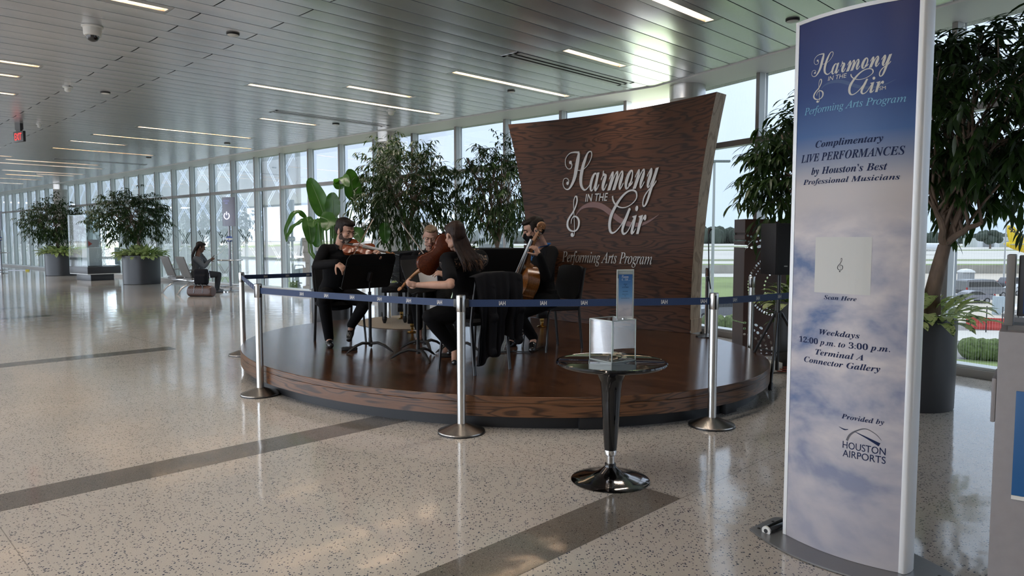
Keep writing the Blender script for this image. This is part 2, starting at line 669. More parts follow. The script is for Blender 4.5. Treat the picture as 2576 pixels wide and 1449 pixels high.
def ceiling_metal():
    m, nt, b = _principled('brushed_ceiling')
    oc = obj_coord(nt, rot=(0, 0, -PI / 4))
    mp = nt.nodes.new('ShaderNodeMapping')
    mp.inputs['Scale'].default_value = (0.6, 9.0, 1)
    nt.links.new(oc, mp.inputs[0])
    n = noise(nt, mp.outputs[0], 2.0, 3)
    sp = nt.nodes.new('ShaderNodeSeparateXYZ')
    nt.links.new(oc, sp.inputs[0])
    row = math_node(nt, 'FLOOR', math_node(nt, 'DIVIDE', sp.outputs['Y'], 0.305))
    h = math_node(nt, 'FRACT', math_node(nt, 'MULTIPLY', math_node(nt, 'SINE', math_node(nt, 'MULTIPLY', row, 12.9898)), 43758.5))
    c = ramp(nt, h, [(0, (0.66, 0.69, 0.735)), (1, (0.73, 0.755, 0.79))])
    nt.links.new(c, b.inputs['Base Color'])
    b.inputs['Metallic'].default_value = 0.75
    rr = nt.nodes.new('ShaderNodeMapRange')
    rr.inputs['To Min'].default_value = 0.24
    rr.inputs['To Max'].default_value = 0.30
    nt.links.new(n, rr.inputs[0])
    b.inputs['Roughness'].default_value = 0.27
    return m
M['ceiling'] = ceiling_metal()

# plan: the room is bounded by the two glass lines, a wall opposite and two end walls
A_FAR = CORNER + UA * 52.0
B_FAR = CORNER + UB * 13.0
WIDTH = 15.5
A_BACK = A_FAR + NA * WIDTH
C_BACK = CORNER + NA * WIDTH + UA * -3.0
B_BACK = Vector((B_FAR.x, B_FAR.y - 6.0, 0))
def lerp(a, b, t):
    return a + (b - a) * t

def poly_face(mb, pts, z, mi=0, flip=False):
    q = [Vector((p.x, p.y, z)) for p in pts]
    mb.add(q, [tuple(range(len(q)))[::-1] if flip else tuple(range(len(q)))], mi)

outline = [A_FAR, A_BACK, C_BACK, B_BACK, B_FAR, CORNER]
mb = MB()
big = [p + (p - Vector((-8, 6, 0))).normalized() * 0.35 for p in outline]
mb.prism([(p.x, p.y) for p in big], 0.3, z0=-0.3)
structure(mb.build('floor', M['floor'], smooth=False))
# the dark inlaid bands of the floor, each ends on the same line of the grid
for nm, o0, o1, s0, s1, mt in (('trim_1', -4.790, -4.485, -9, 3.38, 'stripe'), ('trim_2', -2.370, -2.065, -9, 3.38, 'stripe_bronze'),
                               ('trim_3', -9.86, -9.555, -9, 3.43, 'stripe'), ('trim_4', -15.58, -15.28, -9, 3.3, 'stripe'), ('trim_5', -17.8, -17.5, -9, 3.3, 'stripe')):
    b = MB()
    a_, b_ = so(s0, o0), so(s1, o0)
    c_, d_ = so(s1, o1), so(s0, o1)
    b.prism([(d_.x, d_.y), (c_.x, c_.y), (b_.x, b_.y), (a_.x, a_.y)], 0.0012)
    structure(b.build(nm, M[mt], smooth=False))


# fittings let into the plank ceiling: (photo points of the two ends, kind, label)
PW = 0.305
O_REF = -6.8585
def grid_of(px, py):
    p = fl(px, py, CEIL)
    return (p.x + p.y) / R2, (p.x - p.y) / R2
FIT = []
def fitting(a, b, kind, label, length=None):
    (s0, o0), (s1, o1) = grid_of(*a), grid_of(*b)
    o = (o0 + o1) / 2
    k = math.floor((o - O_REF) / PW)
    if length:
        c = (s0 + s1) / 2
        if a[0] <= 2:
            s0 = s1 - length
        elif a[1] <= 2:
            s1 = s0 + length if b[1] <= 2 else s1
            s0 = s1 - length
        else:
            s0, s1 = c - length / 2, c + length / 2
    FIT.append([s0, s1, k, kind, label])
LS = 'warm ceiling light, '
fitting((634.6, 215.4), (1093.8, 287.2), 'lamp', LS + 'over the left edge of the round stage, the longest near it', 3.66)
fitting((863.3, 217.8), (1033.7, 247.2), 'lamp', LS + 'short, just in front of the long one over the stage', 1.22)
fitting((1143.9, 183.7), (1427.8, 241.5), 'lamp', LS + 'between the air slot and the window soffit, above the wooden backdrop', 2.44)
fitting((1419.5, 125.3), (1583, 166), 'lamp', LS + 'short, just right of the long black air slot', 1.22)
fitting((1638, 0), (1795, 53.4), 'lamp', LS + 'cut by the top edge, left of the tall blue sign', 2.44)
fitting((294, 0), (431, 25.7), 'lamp', LS + 'cut by the top edge, above the camera dome', 2.44)
fitting((0, 152.6), (106.9, 168), 'lamp', LS + 'first of three cut by the left edge, below the camera dome', 2.44)
fitting((0, 185), (57, 192.5), 'lamp', LS + 'second of three cut by the left edge, below the camera dome', 2.44)
fitting((0, 235), (43, 239), 'lamp', LS + 'lowest of three cut by the left edge above the exit sign', 2.44)
fitting((354, 317.3), (634.6, 347.4), 'lamp', LS + 'medium long, just in front of the very long far one', 2.44)
fitting((242, 335.7), (631, 375), 'lamp', LS + 'the very long one above the far potted trees', 3.66)
fitting((173.7, 353), (319, 366.4), 'lamp', LS + 'short, first right of the exit sign', 1.22)
fitting((132, 372.4), (380.8, 393), 'lamp', LS + 'below and right of the exit sign, behind the short one', 2.44)
fitting((644.6, 298.3), (795, 317.3), 'lamp', LS + 'short, near the soffit left of the concrete column', 1.22)
fitting((22, 401), (240, 416), 'lamp', LS + 'far row, third behind the exit sign', 2.44)
fitting((0, 409.5), (262, 425), 'lamp', LS + 'far row, reaching the farthest column from the left edge', 3.66)
fitting((10, 428), (207, 439), 'lamp', LS + 'far row, right in front of the farthest column', 2.44)
fitting((88, 437), (188, 443.5), 'lamp', LS + 'short, far row, touching the farthest column in view', 1.22)
fitting((11, 439), (107, 444), 'lamp', LS + 'short, far row, left of the farthest column', 1.22)
fitting((0, 448), (105, 453.5), 'lamp', LS + 'in the last visible rows before the soffit at left', 2.44)
fitting((0, 460), (58, 463.5), 'lamp', LS + 'the farthest one, lowest at the left edge', 2.44)
fitting((0, 392), (32, 394), 'lamp', LS + 'stub at the left edge just under the exit sign', 2.44)
fitting((1270, 138), (1596, 208), 'slot', 'double black slot air diffuser above the wooden backdrop', 2.44)
fitting((684, 275), (985, 317), 'slot', 'dark slot air diffuser left of the concrete column and smoke detector', 2.44)
fitting((127, 396.5), (381, 415), 'slot', 'dark slot air diffuser above the far potted trees', 2.44)
# unseen lamps above and behind the viewer, added to brighten the room
for s_, k_ in ((1.2, 12), (-3.5, 6), (2.0, 3), (-4.5, -4), (-1.0, -9), (-6.0, -14), (-1.5, 20), (-3.0, 27), (-5.5, -24), (-5.0, -34), (-6.0, -48), (-4.0, -60), (2.5, 33), (-6, 14), (-7, 0), (-7, -18)):
    FIT.append([s_ - 1.83, s_ + 1.83, k_, 'lamp', LS + 'added outside the view to brighten the room'])
CUT = {}
for f_ in FIT:
    CUT.setdefault(f_[2], []).append((f_[0], f_[1]))

# ceiling: long metal planks, 305 mm wide, running at 45 degrees, joints staggered
SOF = 0.60
EA0 = CORNER + NA * SOF
EB0 = CORNER + NB * SOF
def edge_s(o):
    """grid coordinate s where a plank line o meets the inner edge of the soffit"""
    best = 99
    for P, U in ((EA0, UA), (EB0, UB)):
        ps, po = (P.x + P.y) / R2, (P.x - P.y) / R2
        us, uo = (U.x + U.y) / R2, (U.x - U.y) / R2
        t = (o - po) / uo
        if t > -2.5:
            best = min(best, ps + us * t)
    return best
mb = MB()
random.seed(5)
for k in range(-135, 52):
    oa = O_REF + k * PW
    ob = oa + PW
    g = 0.0065
    sag = 0.0018 + random.random() * 0.0012
    tilt = random.uniform(-0.0012, 0.0012)
    parity = k % 2
    js = 3.76 if parity == 0 else 3.015
    cuts = [js - 6.1 * 2, js - 6.1, js, js + 6.1, js + 12.2]
    e0, e1 = edge_s(oa + g), edge_s(ob - g)
    smin = max(-10.5, cuts[0])
    segs = []
    lo = smin
    for c in cuts + [99]:
        if c <= lo:
            continue
        segs.append((lo + g, c - g if c < 90 else 99))
        lo = c
    for c0, c1 in CUT.get(k, []):
        segs = [q for a_, b_ in segs for q in ((a_, min(b_, c0)), (max(a_, c1), b_)) if q[1] - q[0] > 0.01]
    for sa, sb in segs:
        if sa > min(e0, e1) - 0.05:
            continue
        nsec = 6
        vs = []
        for i in range(nsec + 1):
            t = i / nsec
            o = oa + g + (PW - 2 * g) * t
            ee = e0 + (e1 - e0) * t
            z = CEIL + sag * (2 * t - 1) ** 2 + tilt * (t - 0.5)
            p1, p2 = so(sa, o, z), so(min(sb, ee), o, z)
            vs += [p1, p2]
        vs = [so(sa, oa + g, CEIL + 0.02), so(min(sb, e0), oa + g, CEIL + 0.02)] + vs + [so(sa, ob - g, CEIL + 0.02), so(min(sb, e1), ob - g, CEIL + 0.02)]
        fs = [(2 * i, 2 * i + 1, 2 * i + 3, 2 * i + 2) for i in range(nsec + 2)]
        mb.add(vs, fs)
structure(mb.build('ceiling', M['ceiling'], angle=0.5))
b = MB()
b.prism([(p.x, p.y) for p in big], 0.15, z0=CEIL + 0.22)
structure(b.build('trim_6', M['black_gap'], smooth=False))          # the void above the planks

# soffit above the glass
b = MB()
def bis(off):
    n = (NA + NB)
    n = n / (1 + NA.dot(NB))
    return CORNER + n * off
inner, outer = SOF - 0.012, -0.25
path_in = [A_FAR + NA * inner, bis(inner), B_FAR + NB * inner]
path_out = [A_FAR + NA * outer, bis(outer), B_FAR + NB * outer]
for i in range(2):
    a0, a1, c0, c1 = path_in[i], path_in[i + 1], path_out[i], path_out[i + 1]
    z0, z1 = HEAD + 0.012, CEIL + 0.25
    q = [Vector((p.x, p.y, z)) for p, z in ((a0, z0), (a1, z0), (c1, z0 - 0.012), (c0, z0 - 0.012), (a0, z1), (a1, z1), (c1, z1), (c0, z1))]
    b.add(q, [(0, 1, 2, 3), (0, 4, 5, 1), (4, 7, 6, 5), (2, 6, 7, 3), (0, 3, 7, 4), (1, 5, 6, 2)])
structure(b.build('trim_7', M['soffit'], smooth=False))

# glass walls: curb, mullions, transom and one pane per bay
def bar(mb, p0, p1, nrm, d0, d1, z0, z1, mi=0):
    """box along p0-p1 between offsets d0..d1 on the normal"""
    q = []
    for z in (z0, z1):
        for p, d in ((p0, d0), (p1, d0), (p1, d1), (p0, d1)):
            q.append(Vector((p.x + nrm.x * d, p.y + nrm.y * d, z)))
    mb.add(q, [(3, 2, 1, 0), (4, 5, 6, 7), (0, 1, 5, 4), (1, 2, 6, 5), (2, 3, 7, 6), (3, 0, 4, 7)], mi)

xsA = [1.86 - 0.9985 * j for j in range(-1, 37)]
posA = [(CORNER.x - x) / 0.7433 for x in xsA]      # distance along wall A from the corner
posA = [p for p in posA if p > 0.12]
posA[0] = max(posA[0], 0.2)
posB = [0.14, 1.54, 2.84, 4.14, 5.44, 6.74, 8.04, 9.34, 10.64, 12.0]
TR = 2.775
win = 0
def glass_wall(name_sill, U, Nn, poss, L, frit_from, nm_struct):
    global win
    b = MB()
    bar(b, CORNER, CORNER + U * L, Nn, -0.14, 0.06, 0.0, 0.085, 0)
    bar(b, CORNER, CORNER + U * L, Nn, -0.16, 0.03, 0.085, 0.115, 1)
    structure(b.build(name_sill, [M['curb'], M['mullion']], smooth=False))
    b = MB()
    for t in poss:
        p = CORNER + U * t
        bar(b, p - U * 0.028, p + U * 0.028, Nn, -0.15, 0.012, 0.09, HEAD, 0)
        bar(b, p - U * 0.028, p + U * 0.028, Nn, 0.012, 0.020, 0.09, HEAD, 1)
    bar(b, CORNER + U * poss[0], CORNER + U * poss[-1], Nn, -0.12, 0.004, TR - 0.04, TR + 0.04, 0)
    bar(b, CORNER + U * poss[0], CORNER + U * poss[-1], Nn, 0.004, 0.012, TR - 0.04, TR + 0.04, 1)
    structure(b.build(nm_struct, [M['mullion'], M['mullion_face']], smooth=False))
    for i in range(len(poss) - 1):
        win += 1
        p0, p1 = CORNER + U * (poss[i] + 0.03), CORNER + U * (poss[i + 1] - 0.03)
        b = MB()
        for z0, z1 in ((0.115, TR - 0.04), (TR + 0.04, HEAD + 0.01)):
            q = [Vector((p.x - Nn.x * 0.10, p.y - Nn.y * 0.10, z)) for p, z in ((p0, z0), (p1, z0), (p1, z1), (p0, z1))]
            b.add(q, [(0, 1, 2, 3)])
        structure(b.build('window_%d' % win, M['glass_frit'] if frit_from else M['glass'], smooth=False))
glass_wall('trim_8', UA, NA, posA, 52.0, False, 'trim_9')
glass_wall('trim_10', UB, NB, posB, 13.0, True, 'trim_11')

# the side behind the camera: parapet, posts and header of the opposite glazing, opened wide for daylight, plain end walls added to box in light
b = MB()
du = (C_BACK - A_BACK).normalized()
Lb = (C_BACK - A_BACK).length
bar(b, A_BACK, C_BACK, -NA, -0.1, 0.1, 0, 0.12)
bar(b, A_BACK, C_BACK, -NA, -0.1, 0.1, 3.6, CEIL + 0.1)
for i in range(0, 40):
    p = A_BACK + du * (i * 2.8)
    if i * 2.8 < Lb:
        bar(b, p, p + du * 0.09, -NA, -0.1, 0.1, 0.12, 3.6)
structure(b.build('wall_back', M['white_paint'], smooth=False))
b = MB()
bar(b, A_FAR, A_BACK, (A_BACK - A_FAR).normalized().cross(Vector((0, 0, 1))), 0, 0.2, 0, CEIL + 0.1)
structure(b.build('wall_left', M['white_paint'], smooth=False))
b = MB()
bar(b, C_BACK, B_BACK, (B_BACK - C_BACK).normalized().cross(Vector((0, 0, 1))), 0, 0.2, 0, CEIL + 0.1)
bar(b, B_BACK, B_FAR, (B_FAR - B_BACK).normalized().cross(Vector((0, 0, 1))), 0, 0.2, 0, CEIL + 0.1)
structure(b.build('wall_right', M['white_paint'], smooth=False))

# round columns in front of the glass, each with a steel collar at the top
for i, (px, d) in enumerate(((1012, 0.33), (1722, 0.33), (181.5, 0.33))):
    m_ = (px - 1288) / FPX
    t = None
    y = (CORNER.y + 0.9 * CORNER.x) / (1 + 0.9 * m_)
    c = Vector((m_ * y, y, 0)) + NA * d
    if i == 1:
        c = Vector((2.60, 10.78, 0))
    b = MB()
    b.lathe([(0.255, 0), (0.255, 3.5)], c, 40, 0)
    b.lathe([(0.262, 3.47), (0.262, 3.682)], c, 40, 1)
    structure(tag(b.build('column', [M['concrete'], M['steel']], origin=c)))
# ================================================================ CEILING FITTINGS
M['lamp_glow'] = mat('lamp_glow', (1, 0.9, 0.7), 0.5, emit=(1.0, 0.91, 0.80), estr=36.0)
M['lamp_side'] = mat('lamp_reflector', (0.30, 0.21, 0.125), 0.5)
M['tray'] = mat('tray_metal', (0.52, 0.53, 0.54), 0.3, metal=0.75)
M['black_matt'] = mat('black_matt', (0.012, 0.012, 0.013), 0.6)
M['white_plastic'] = mat('white_plastic', (0.75, 0.75, 0.72), 0.4)
M['dark_glass'] = mat('dark_dome', (0.02, 0.02, 0.022), 0.08, spec=0.8)
def gbox(mb, s0, s1, o0, o1, z0, z1, mi=0):
    q = [so(s, o, z) for z in (z0, z1) for s, o in ((s0, o0), (s1, o0), (s1, o1), (s0, o1))]
    mb.add(q, [(0, 1, 2, 3), (7, 6, 5, 4), (4, 5, 1, 0), (5, 6, 2, 1), (6, 7, 3, 2), (7, 4, 0, 3)], mi)
for s0, s1, k, kind, label in FIT:
    o0 = O_REF + k * PW + 0.0045
    o1 = o0 + PW - 0.009
    oc = (o0 + o1) / 2
    w = 0.052
    base = so((s0 + s1) / 2, oc, CEIL)
    if kind == 'lamp':
        t = thing('linear_ceiling_light', label, 'ceiling light', base, 0, 'linear ceiling lights')
        b = MB()
        zt = CEIL + 0.002
        for a0, a1, c0, c1 in ((s0, s1, o0, oc - w), (s0, s1, oc + w, o1), (s0, s0 + 0.03, oc - w, oc + w), (s1 - 0.03, s1, oc - w, oc + w)):
            gbox(b, a0, a1, c0, c1, zt, zt + 0.012)
        b.build('tray', M['tray'], t, world=True, smooth=False)
        b = MB()
        zz = CEIL + 0.105
        q = [so(s0 + .03, oc - w, zt), so(s1 - .03, oc - w, zt), so(s1 - .03, oc + w, zt), so(s0 + .03, oc + w, zt)]
        u = [Vector((p.x, p.y, zz)) for p in q]
        b.add(q + u, [(0, 1, 5, 4), (1, 2, 6, 5), (2, 3, 7, 6), (3, 0, 4, 7)])
        b.build('reflector', M['lamp_side'], t, world=True, smooth=False)
        b = MB()
        b.add([so(s0 + .05, oc - w * .75, zz - .004), so(s1 - .05, oc - w * .75, zz - .004), so(s1 - .05, oc + w * .75, zz - .004), so(s0 + .05, oc + w * .75, zz - .004)], [(3, 2, 1, 0)])
        b.build('lamp', M['lamp_glow'], t, world=True, smooth=False)
    else:
        t = thing('air_slot', label, 'air vent', base, 0, 'slot air diffusers')
        b = MB()
        g = [o0, oc - 0.075, oc - 0.025, oc + 0.025, oc + 0.075, o1]
        for c0, c1 in ((g[0], g[1]), (g[2], g[3]), (g[4], g[5])):
            gbox(b, s0, s1, c0, c1, CEIL - 0.004, CEIL + 0.012)
        gbox(b, s0, s0 + .05, o0, o1, CEIL - 0.004, CEIL + 0.012)
        gbox(b, s1 - .05, s1, o0, o1, CEIL - 0.004, CEIL + 0.012)
        b.build('frame', M['tray'], t, world=True, smooth=False)
        b = MB()
        gbox(b, s0, s1, o0, o1, CEIL + 0.03, CEIL + 0.05)
        b.build('slot', M['black_matt'], t, world=True, smooth=False)

def ceiling_disc(px, py, r, label):
    c = fl(px, py, CEIL)
    t = thing('ceiling_speaker', label, 'ceiling speaker', c, 0, 'round ceiling speakers')
    b = MB()
    b.lathe([(r, 0.002), (r, -0.012), (r * .9, -0.02)], (0, 0, 0), 28, cap=False)
    b.build('rim', M['black_matt'], t)
    b = MB()
    b.lathe([(r * .92, -0.018), (r * .8, -0.024), (0.0, -0.026)], (0, 0, 0), 28, cap=False)
    b.build('grille', M['white_plastic'], t)
for a in ((586, 84, 0.07, 'round white ceiling disc, nearest to the camera dome'), (1286, 228, 0.06, 'round white ceiling disc between the two lights above the backdrop'),
          (1994, 49, 0.07, 'round white ceiling disc just left of the tall blue sign top'), (265, 232, 0.07, 'round white ceiling disc right of the small sensor near the exit sign'),
          (571.5, 360, 0.07, 'round white ceiling disc between two long lights near the window'), (845, 311, 0.07, 'round white ceiling disc left of the smoke detector'),
          (374, 396, 0.07, 'round white ceiling disc at the end of a far light above the trees')):
    ceiling_disc(*a)
c = fl(232, 66, CEIL)
t = thing('security_camera', 'white dome security camera hanging from the ceiling planks at upper left', 'camera', c)
b = MB()
b.lathe([(0.105, 0.0), (0.105, -0.012), (0.09, -0.02), (0.088, -0.085), (0.08, -0.10), (0.06, -0.105)], n=32)
b.build('housing', M['white_plastic'], t)
b = MB()
b.lathe([(0.062, -0.104), (0.06, -0.125), (0.045, -0.148), (0.022, -0.160), (0.0, -0.163)], n=28, cap=False)
b.build('dome', M['dark_glass'], t)
def detector(px, py, k, label):
    c = fl(px, py, CEIL)
    t = thing('smoke_detector', label, 'smoke detector', c)
    b = MB()
    b.lathe([(0.085 * k, 0), (0.085 * k, -0.012), (0.065 * k, -0.016)], n=24)
    b.build('base', M['white_plastic'], t)
    b = MB()
    b.lathe([(0.052 * k, -0.016), (0.056 * k, -0.03), (0.052 * k, -0.06), (0.03 * k, -0.075), (0, -0.076)], n=16, cap=False)
    b.build('sensor_head', M['white_plastic'], t)
detector(984, 279, 1.0, 'white smoke detector on the ceiling in front of the concrete column')
detector(170, 219, 0.8, 'small white sensor on the ceiling above and right of the exit sign')
detector(98, 312, 0.6, 'tiny dark sensor on the ceiling right beside the exit sign')
# exit sign hanging from the ceiling
M['sign_black'] = mat('sign_black', (0.012, 0.009, 0.010), 0.4)
M['exit_red'] = mat('exit_red', (0.6, 0.02, 0.02), 0.4, emit=(1.0, 0.03, 0.025), estr=0.5)
pE = at(49, 344, 14.4)
t = thing('exit_sign', 'black hanging EXIT sign with glowing red letters at the left', 'exit sign', (pE.x, pE.y, pE.z))
ux = Vector((0.86, -0.5, 0)).normalized()
FM = Matrix((ux, Vector((-ux.y, ux.x, 0)), Vector((0, 0, 1)))).transposed().to_4x4()
b = MB()
b.box((0, 0, 0), (0.38, 0.05, 0.21), FM, bev=0.008)
b.build('housing', M['sign_black'], t)
b = MB()
top = CEIL - pE.z
b.box((0, 0, (0.0925 + 0.14) / 2), (0.17, 0.045, 0.05), FM)
b.build('mount', M['sign_black'], t)
b = MB()
b.box((0, 0, (0.14 + top) / 2), (0.20, 0.06, max(0.01, top - 0.135)), FM)
b.build('canopy', M['sign_black'], t)
vs, fs = text_mesh('EXIT', width=0.265, height=0.14, bold=0.02)
b = MB()
b.add([FM @ Vector((v.x - 0.1325, -0.027, v.y - 0.07)) for v in vs], fs)
b.build('lettering', M['exit_red'], t, smooth=False)

# ================================================================ STAGE AND BACKDROP
DECK = 0.26
M['deck'] = wood('deck_wood', (0.018, 0.008, 0.0045), (0.085, 0.038, 0.019), grain=(0.6, 6, 1), scale=2.2, plank=(1.5, 0.127, 'Y'), rough=0.15, lines=7, contrast=0.6, spec=0.6, rot=(0, 0, math.radians(-135)), bstr=0.10)
M['fascia'] = wood('fascia_oak', (0.028, 0.011, 0.005), (0.16, 0.070, 0.030), grain=(0.7, 0.7, 7), scale=1.6, rough=0.33, lines=9, contrast=0.75)
M['panel'] = wood('backdrop_oak', (0.013, 0.005, 0.003), (0.083, 0.033, 0.016), grain=(0.55, 0.55, 4.2), scale=1.7, plank=None, rough=0.5, lines=10, contrast=0.75, seed=3.0, spec=0.22)
M['panel_edge'] = wood('backdrop_edge_oak', (0.34, 0.22, 0.13), (0.58, 0.43, 0.29), grain=(3, 3, 0.9), scale=1.6, rough=0.5, lines=8, contrast=0.6)
M['black_vinyl'] = mat('black_vinyl', (0.010, 0.010, 0.012), 0.5)
SC = Vector((-0.278, 8.03, 0))
SA = Vector((-0.7071, 0.7071, 0))       # long axis, along the windows
SB = Vector((0.7071, 0.7071, 0))
RA, RB = 3.11, 2.50
def ell(th, k=0.0):
    return SC + SA * ((RA + k) * math.cos(th)) + SB * ((RB + k) * math.sin(th))
t = thing('round_stage', 'low oval wooden stage carrying the string quartet', 'stage', SC)
n = 160
b = MB()
ring = [ell(-2 * PI * i / n, -0.004) for i in range(n)]
b.add([Vector((p.x, p.y, DECK)) for p in ring], [tuple(range(n))[::-1]])
b.build('deck', M['deck'], t, world=True, smooth=False)
def band(mb, k0, z0, k1, z1, mi=0):
    vs, fs = [], []
    for i in range(n):
        p, q = ell(2 * PI * i / n, k0), ell(2 * PI * i / n, k1)
        vs += [Vector((p.x, p.y, z0)), Vector((q.x, q.y, z1))]
    for i in range(n):
        j = (i + 1) % n
        fs.append((2 * i, 2 * j, 2 * j + 1, 2 * i + 1))
    mb.add(vs, fs, mi)
b = MB()
band(b, -0.10, 0.105, 0.0, 0.105)
band(b, 0.0, 0.105, 0.0, 0.205)
band(b, 0.0, 0.205, -0.004, 0.208)
b.build('fascia', M['fascia'], t, world=True, angle=0.9)
b = MB()
band(b, -0.004, 0.208, 0.0, 0.211)
band(b, 0.0, 0.211, 0.0, 0.256)
band(b, 0.0, 0.256, -0.005, DECK)
b.build('nosing', M['fascia'], t, world=True, angle=0.9)
b = MB()
band(b, -0.10, 0.0, -0.10, 0.106)
b.build('plinth', M['black_vinyl'], t, world=True)
for px, wd in ((1492, 0.19), (1845, 0.16)):
    p = fl(px, 1083 if px < 1600 else 1040, 0)
    d = (p - SC)
    th = math.atan2(d.dot(SB) / RB, d.dot(SA) / RA)
    e, e2 = ell(th, -0.085), ell(th + 0.02, -0.085)
    tang = (e2 - e).normalized()
    b = MB()
    b.box((0, 0, 0.046), (wd, 0.07, 0.092), Matrix.Translation(e) @ frame((0, 0, 1), tang).to_4x4(), bev=0.004)
    b.build('foot_block', M['black_vinyl'], t, world=True)

# --- the swept wooden backdrop with raised metal lettering
E_ = Vector((0.714, -0.700, 0)).normalized()
NV = Vector((-E_.y, E_.x, 0)) * -1.0     # towards the audience
if NV.y > 0:
    NV = -NV
TRp, TLp = Vector((2.37, 8.42, 0)), Vector((-0.06, 10.80, 0))
ZT = 3.12
HALF = (TRp - TLp).length / 2
MID = (TRp + TLp) / 2
def bd(u, v, off=0.0):
    """u -1..1 across, v 0..1 up, off = distance in front of the face"""
    k = 0.36 * (1 - v ** 2.2)
    lean = -0.115 + 0.115 * v ** 2.0
    bulge = (0.10 * (1 - v) - 0.26 * v)
    z = DECK + 0.003 + (ZT - DECK) * v
    p = MID + E_ * (u * (HALF - k)) + NV * (lean + bulge * (1 - u * u) + off)
    return Vector((p.x, p.y, z))
t = thing('wooden_backdrop', 'tall curved dark oak backdrop with raised metal lettering at the rear of the stage', 'backdrop', (MID.x, MID.y, DECK))
b = MB()
b.grid(lambda a, c: bd(a * 2 - 1, c), 40, 40)
b.build('face_panel', M['panel'], t, world=True)
TH = 0.23
b = MB()
b.grid(lambda a, c: bd(a * 2 - 1, c, -TH), 20, 20, flip=True)
b.build('rear_panel', M['panel'], t, world=True)
for nm, u in (('edge_trim', 1), ('edge_trim', -1)):
    b = MB()
    b.grid(lambda a, c: bd(u, 0.06 + c * 0.94, -TH * a), 2, 40, flip=(u < 0))
    if u > 0:
        b.grid(lambda a, c: bd(u + 0.008, c * 0.06, 0.006 - (TH + 0.03) * a), 2, 3)
        b.grid(lambda a, c: bd(u + 0.008 * (1 - c), 0.06, 0.006 - (TH + 0.03) * a), 2, 1)
    b.build(nm, M['panel_edge'], t, world=True)
b = MB()
b.grid(lambda a, c: bd(a * 2 - 1, 1.0, -TH * c), 40, 1)
b.build('top_trim', M['panel'], t, world=True)

# lettering, drawn once in a flat 1672 x 1449 sheet and laid onto curved faces
def sheet(x, y):
    return (x - 800.0, -(y + (1449 - y) / 9900.0 * (x - 800.0)))
def logo_parts():
    out = {}
    S = []
    S.append(stroke([sheet(*p) for p in ((292, 240), (312, 268), (296, 305), (258, 308), (230, 268), (240, 200), (290, 148), (350, 132), (408, 133))], [12, 10, 8, 7, 7, 8, 10, 16, 26]))
    S.append(stroke([sheet(*p) for p in ((404, 135), (388, 210), (368, 300), (346, 390), (308, 470), (262, 522), (214, 520), (188, 478), (200, 425), (238, 410), (264, 432), (262, 458))], [20, 42, 44, 40, 30, 16, 9, 7, 7, 7, 7, 9]))
    for bx, by in ((294, 242), (250, 462)):
        cx, cy = sheet(bx, by)
        S.append(([Vector((cx + 17 * math.cos(a * PI / 8), cy + 19 * math.sin(a * PI / 8), 0)) for a in range(16)], [tuple(range(16))]))
    S.append(stroke([sheet(*p) for p in ((368, 322), (420, 318), (462, 303), (515, 255), (556, 180), (560, 130), (540, 114), (508, 140), (470, 225), (440, 320), (424, 410), (432, 480), (470, 520), (510, 505), (548, 458), (570, 410))], [8, 8, 8, 8, 9, 9, 12, 18, 34, 40, 38, 30, 20, 12, 8, 7]))
    vs, fs = text_mesh(script_caps('armony'), width=870, height=402, spacing=0.94)
    x0, y0 = 540 - 800, -700
    S.append(([Vector((v.x + x0, v.y + y0, 0)) for v in vs], fs))
    out['harmony'] = S
    vs, fs = text_mesh('IN THE', width=305, height=82, shear=0.18, bold=0.004)
    out['in_the'] = [([Vector((v.x + 485 - 800, v.y - 618, 0)) for v in vs], fs)]
    S = []
    S.append(stroke([sheet(*p) for p in ((852, 566), (862, 610), (900, 655), (970, 682), (1050, 672), (1120, 632), (1166, 575), (1158, 515), (1110, 494), (1045, 512), (975, 570), (905, 665), (852, 770), (836, 860), (850, 930), (884, 954), (935, 930), (990, 870), (1040, 790), (1080, 715), (1094, 690))], [16, 18, 16, 12, 10, 10, 14, 18, 18, 20, 26, 34, 38, 36, 30, 20, 14, 12, 14, 24, 30]))
    S.append(stroke([sheet(*p) for p in ((1092, 682), (1060, 770), (1030, 850), (1016, 920), (1036, 956), (1075, 940), (1110, 890), (1150, 800))], [24, 36, 36, 30, 22, 14, 10, 8]))
    vs, fs = text_mesh(bold_italic('ir'), width=190, height=292)
    S.append(([Vector((v.x + 1128 - 800, v.y - 975, 0)) for v in vs], fs))
    out['air'] = S
    S = []
    S.append(stroke([sheet(*p) for p in ((318, 1018), (340, 1004), (346, 960), (340, 860), (332, 760), (328, 690), (334, 630), (354, 594), (372, 604), (374, 650), (352, 710), (318, 765), (276, 812), (246, 862), (244, 912), (276, 948), (326, 960), (376, 944), (404, 900), (404, 845), (374, 810), (332, 806), (302, 838), (294, 884))], [7, 7, 7, 7, 7, 8, 10, 14, 18, 18, 18, 20, 22, 26, 26, 22, 14, 18, 24, 26, 20, 12, 9, 7]))
    cx, cy = sheet(312, 998)
    S.append(([Vector((cx + 22 * math.cos(a * PI / 8), cy + 22 * math.sin(a * PI / 8), 0)) for a in range(16)], [tuple(range(16))]))
    out['clef'] = S
    out['swoosh'] = [stroke([sheet(*p) for p in ((350, 800), (430, 715), (560, 672), (700, 682), (830, 740), (960, 812), (1090, 850), (1220, 850), (1340, 812), (1470, 730))], [2, 26, 56, 62, 60, 56, 50, 40, 24, 2], h=-0.2)]
    vs, fs = text_mesh(italic('Performing Arts Program'), width=1275, height=158)
    out['program'] = [([Vector((v.x + 160 - 800, v.y - 1312, 0)) for v in vs], fs)]
    return out
LOGO = logo_parts()
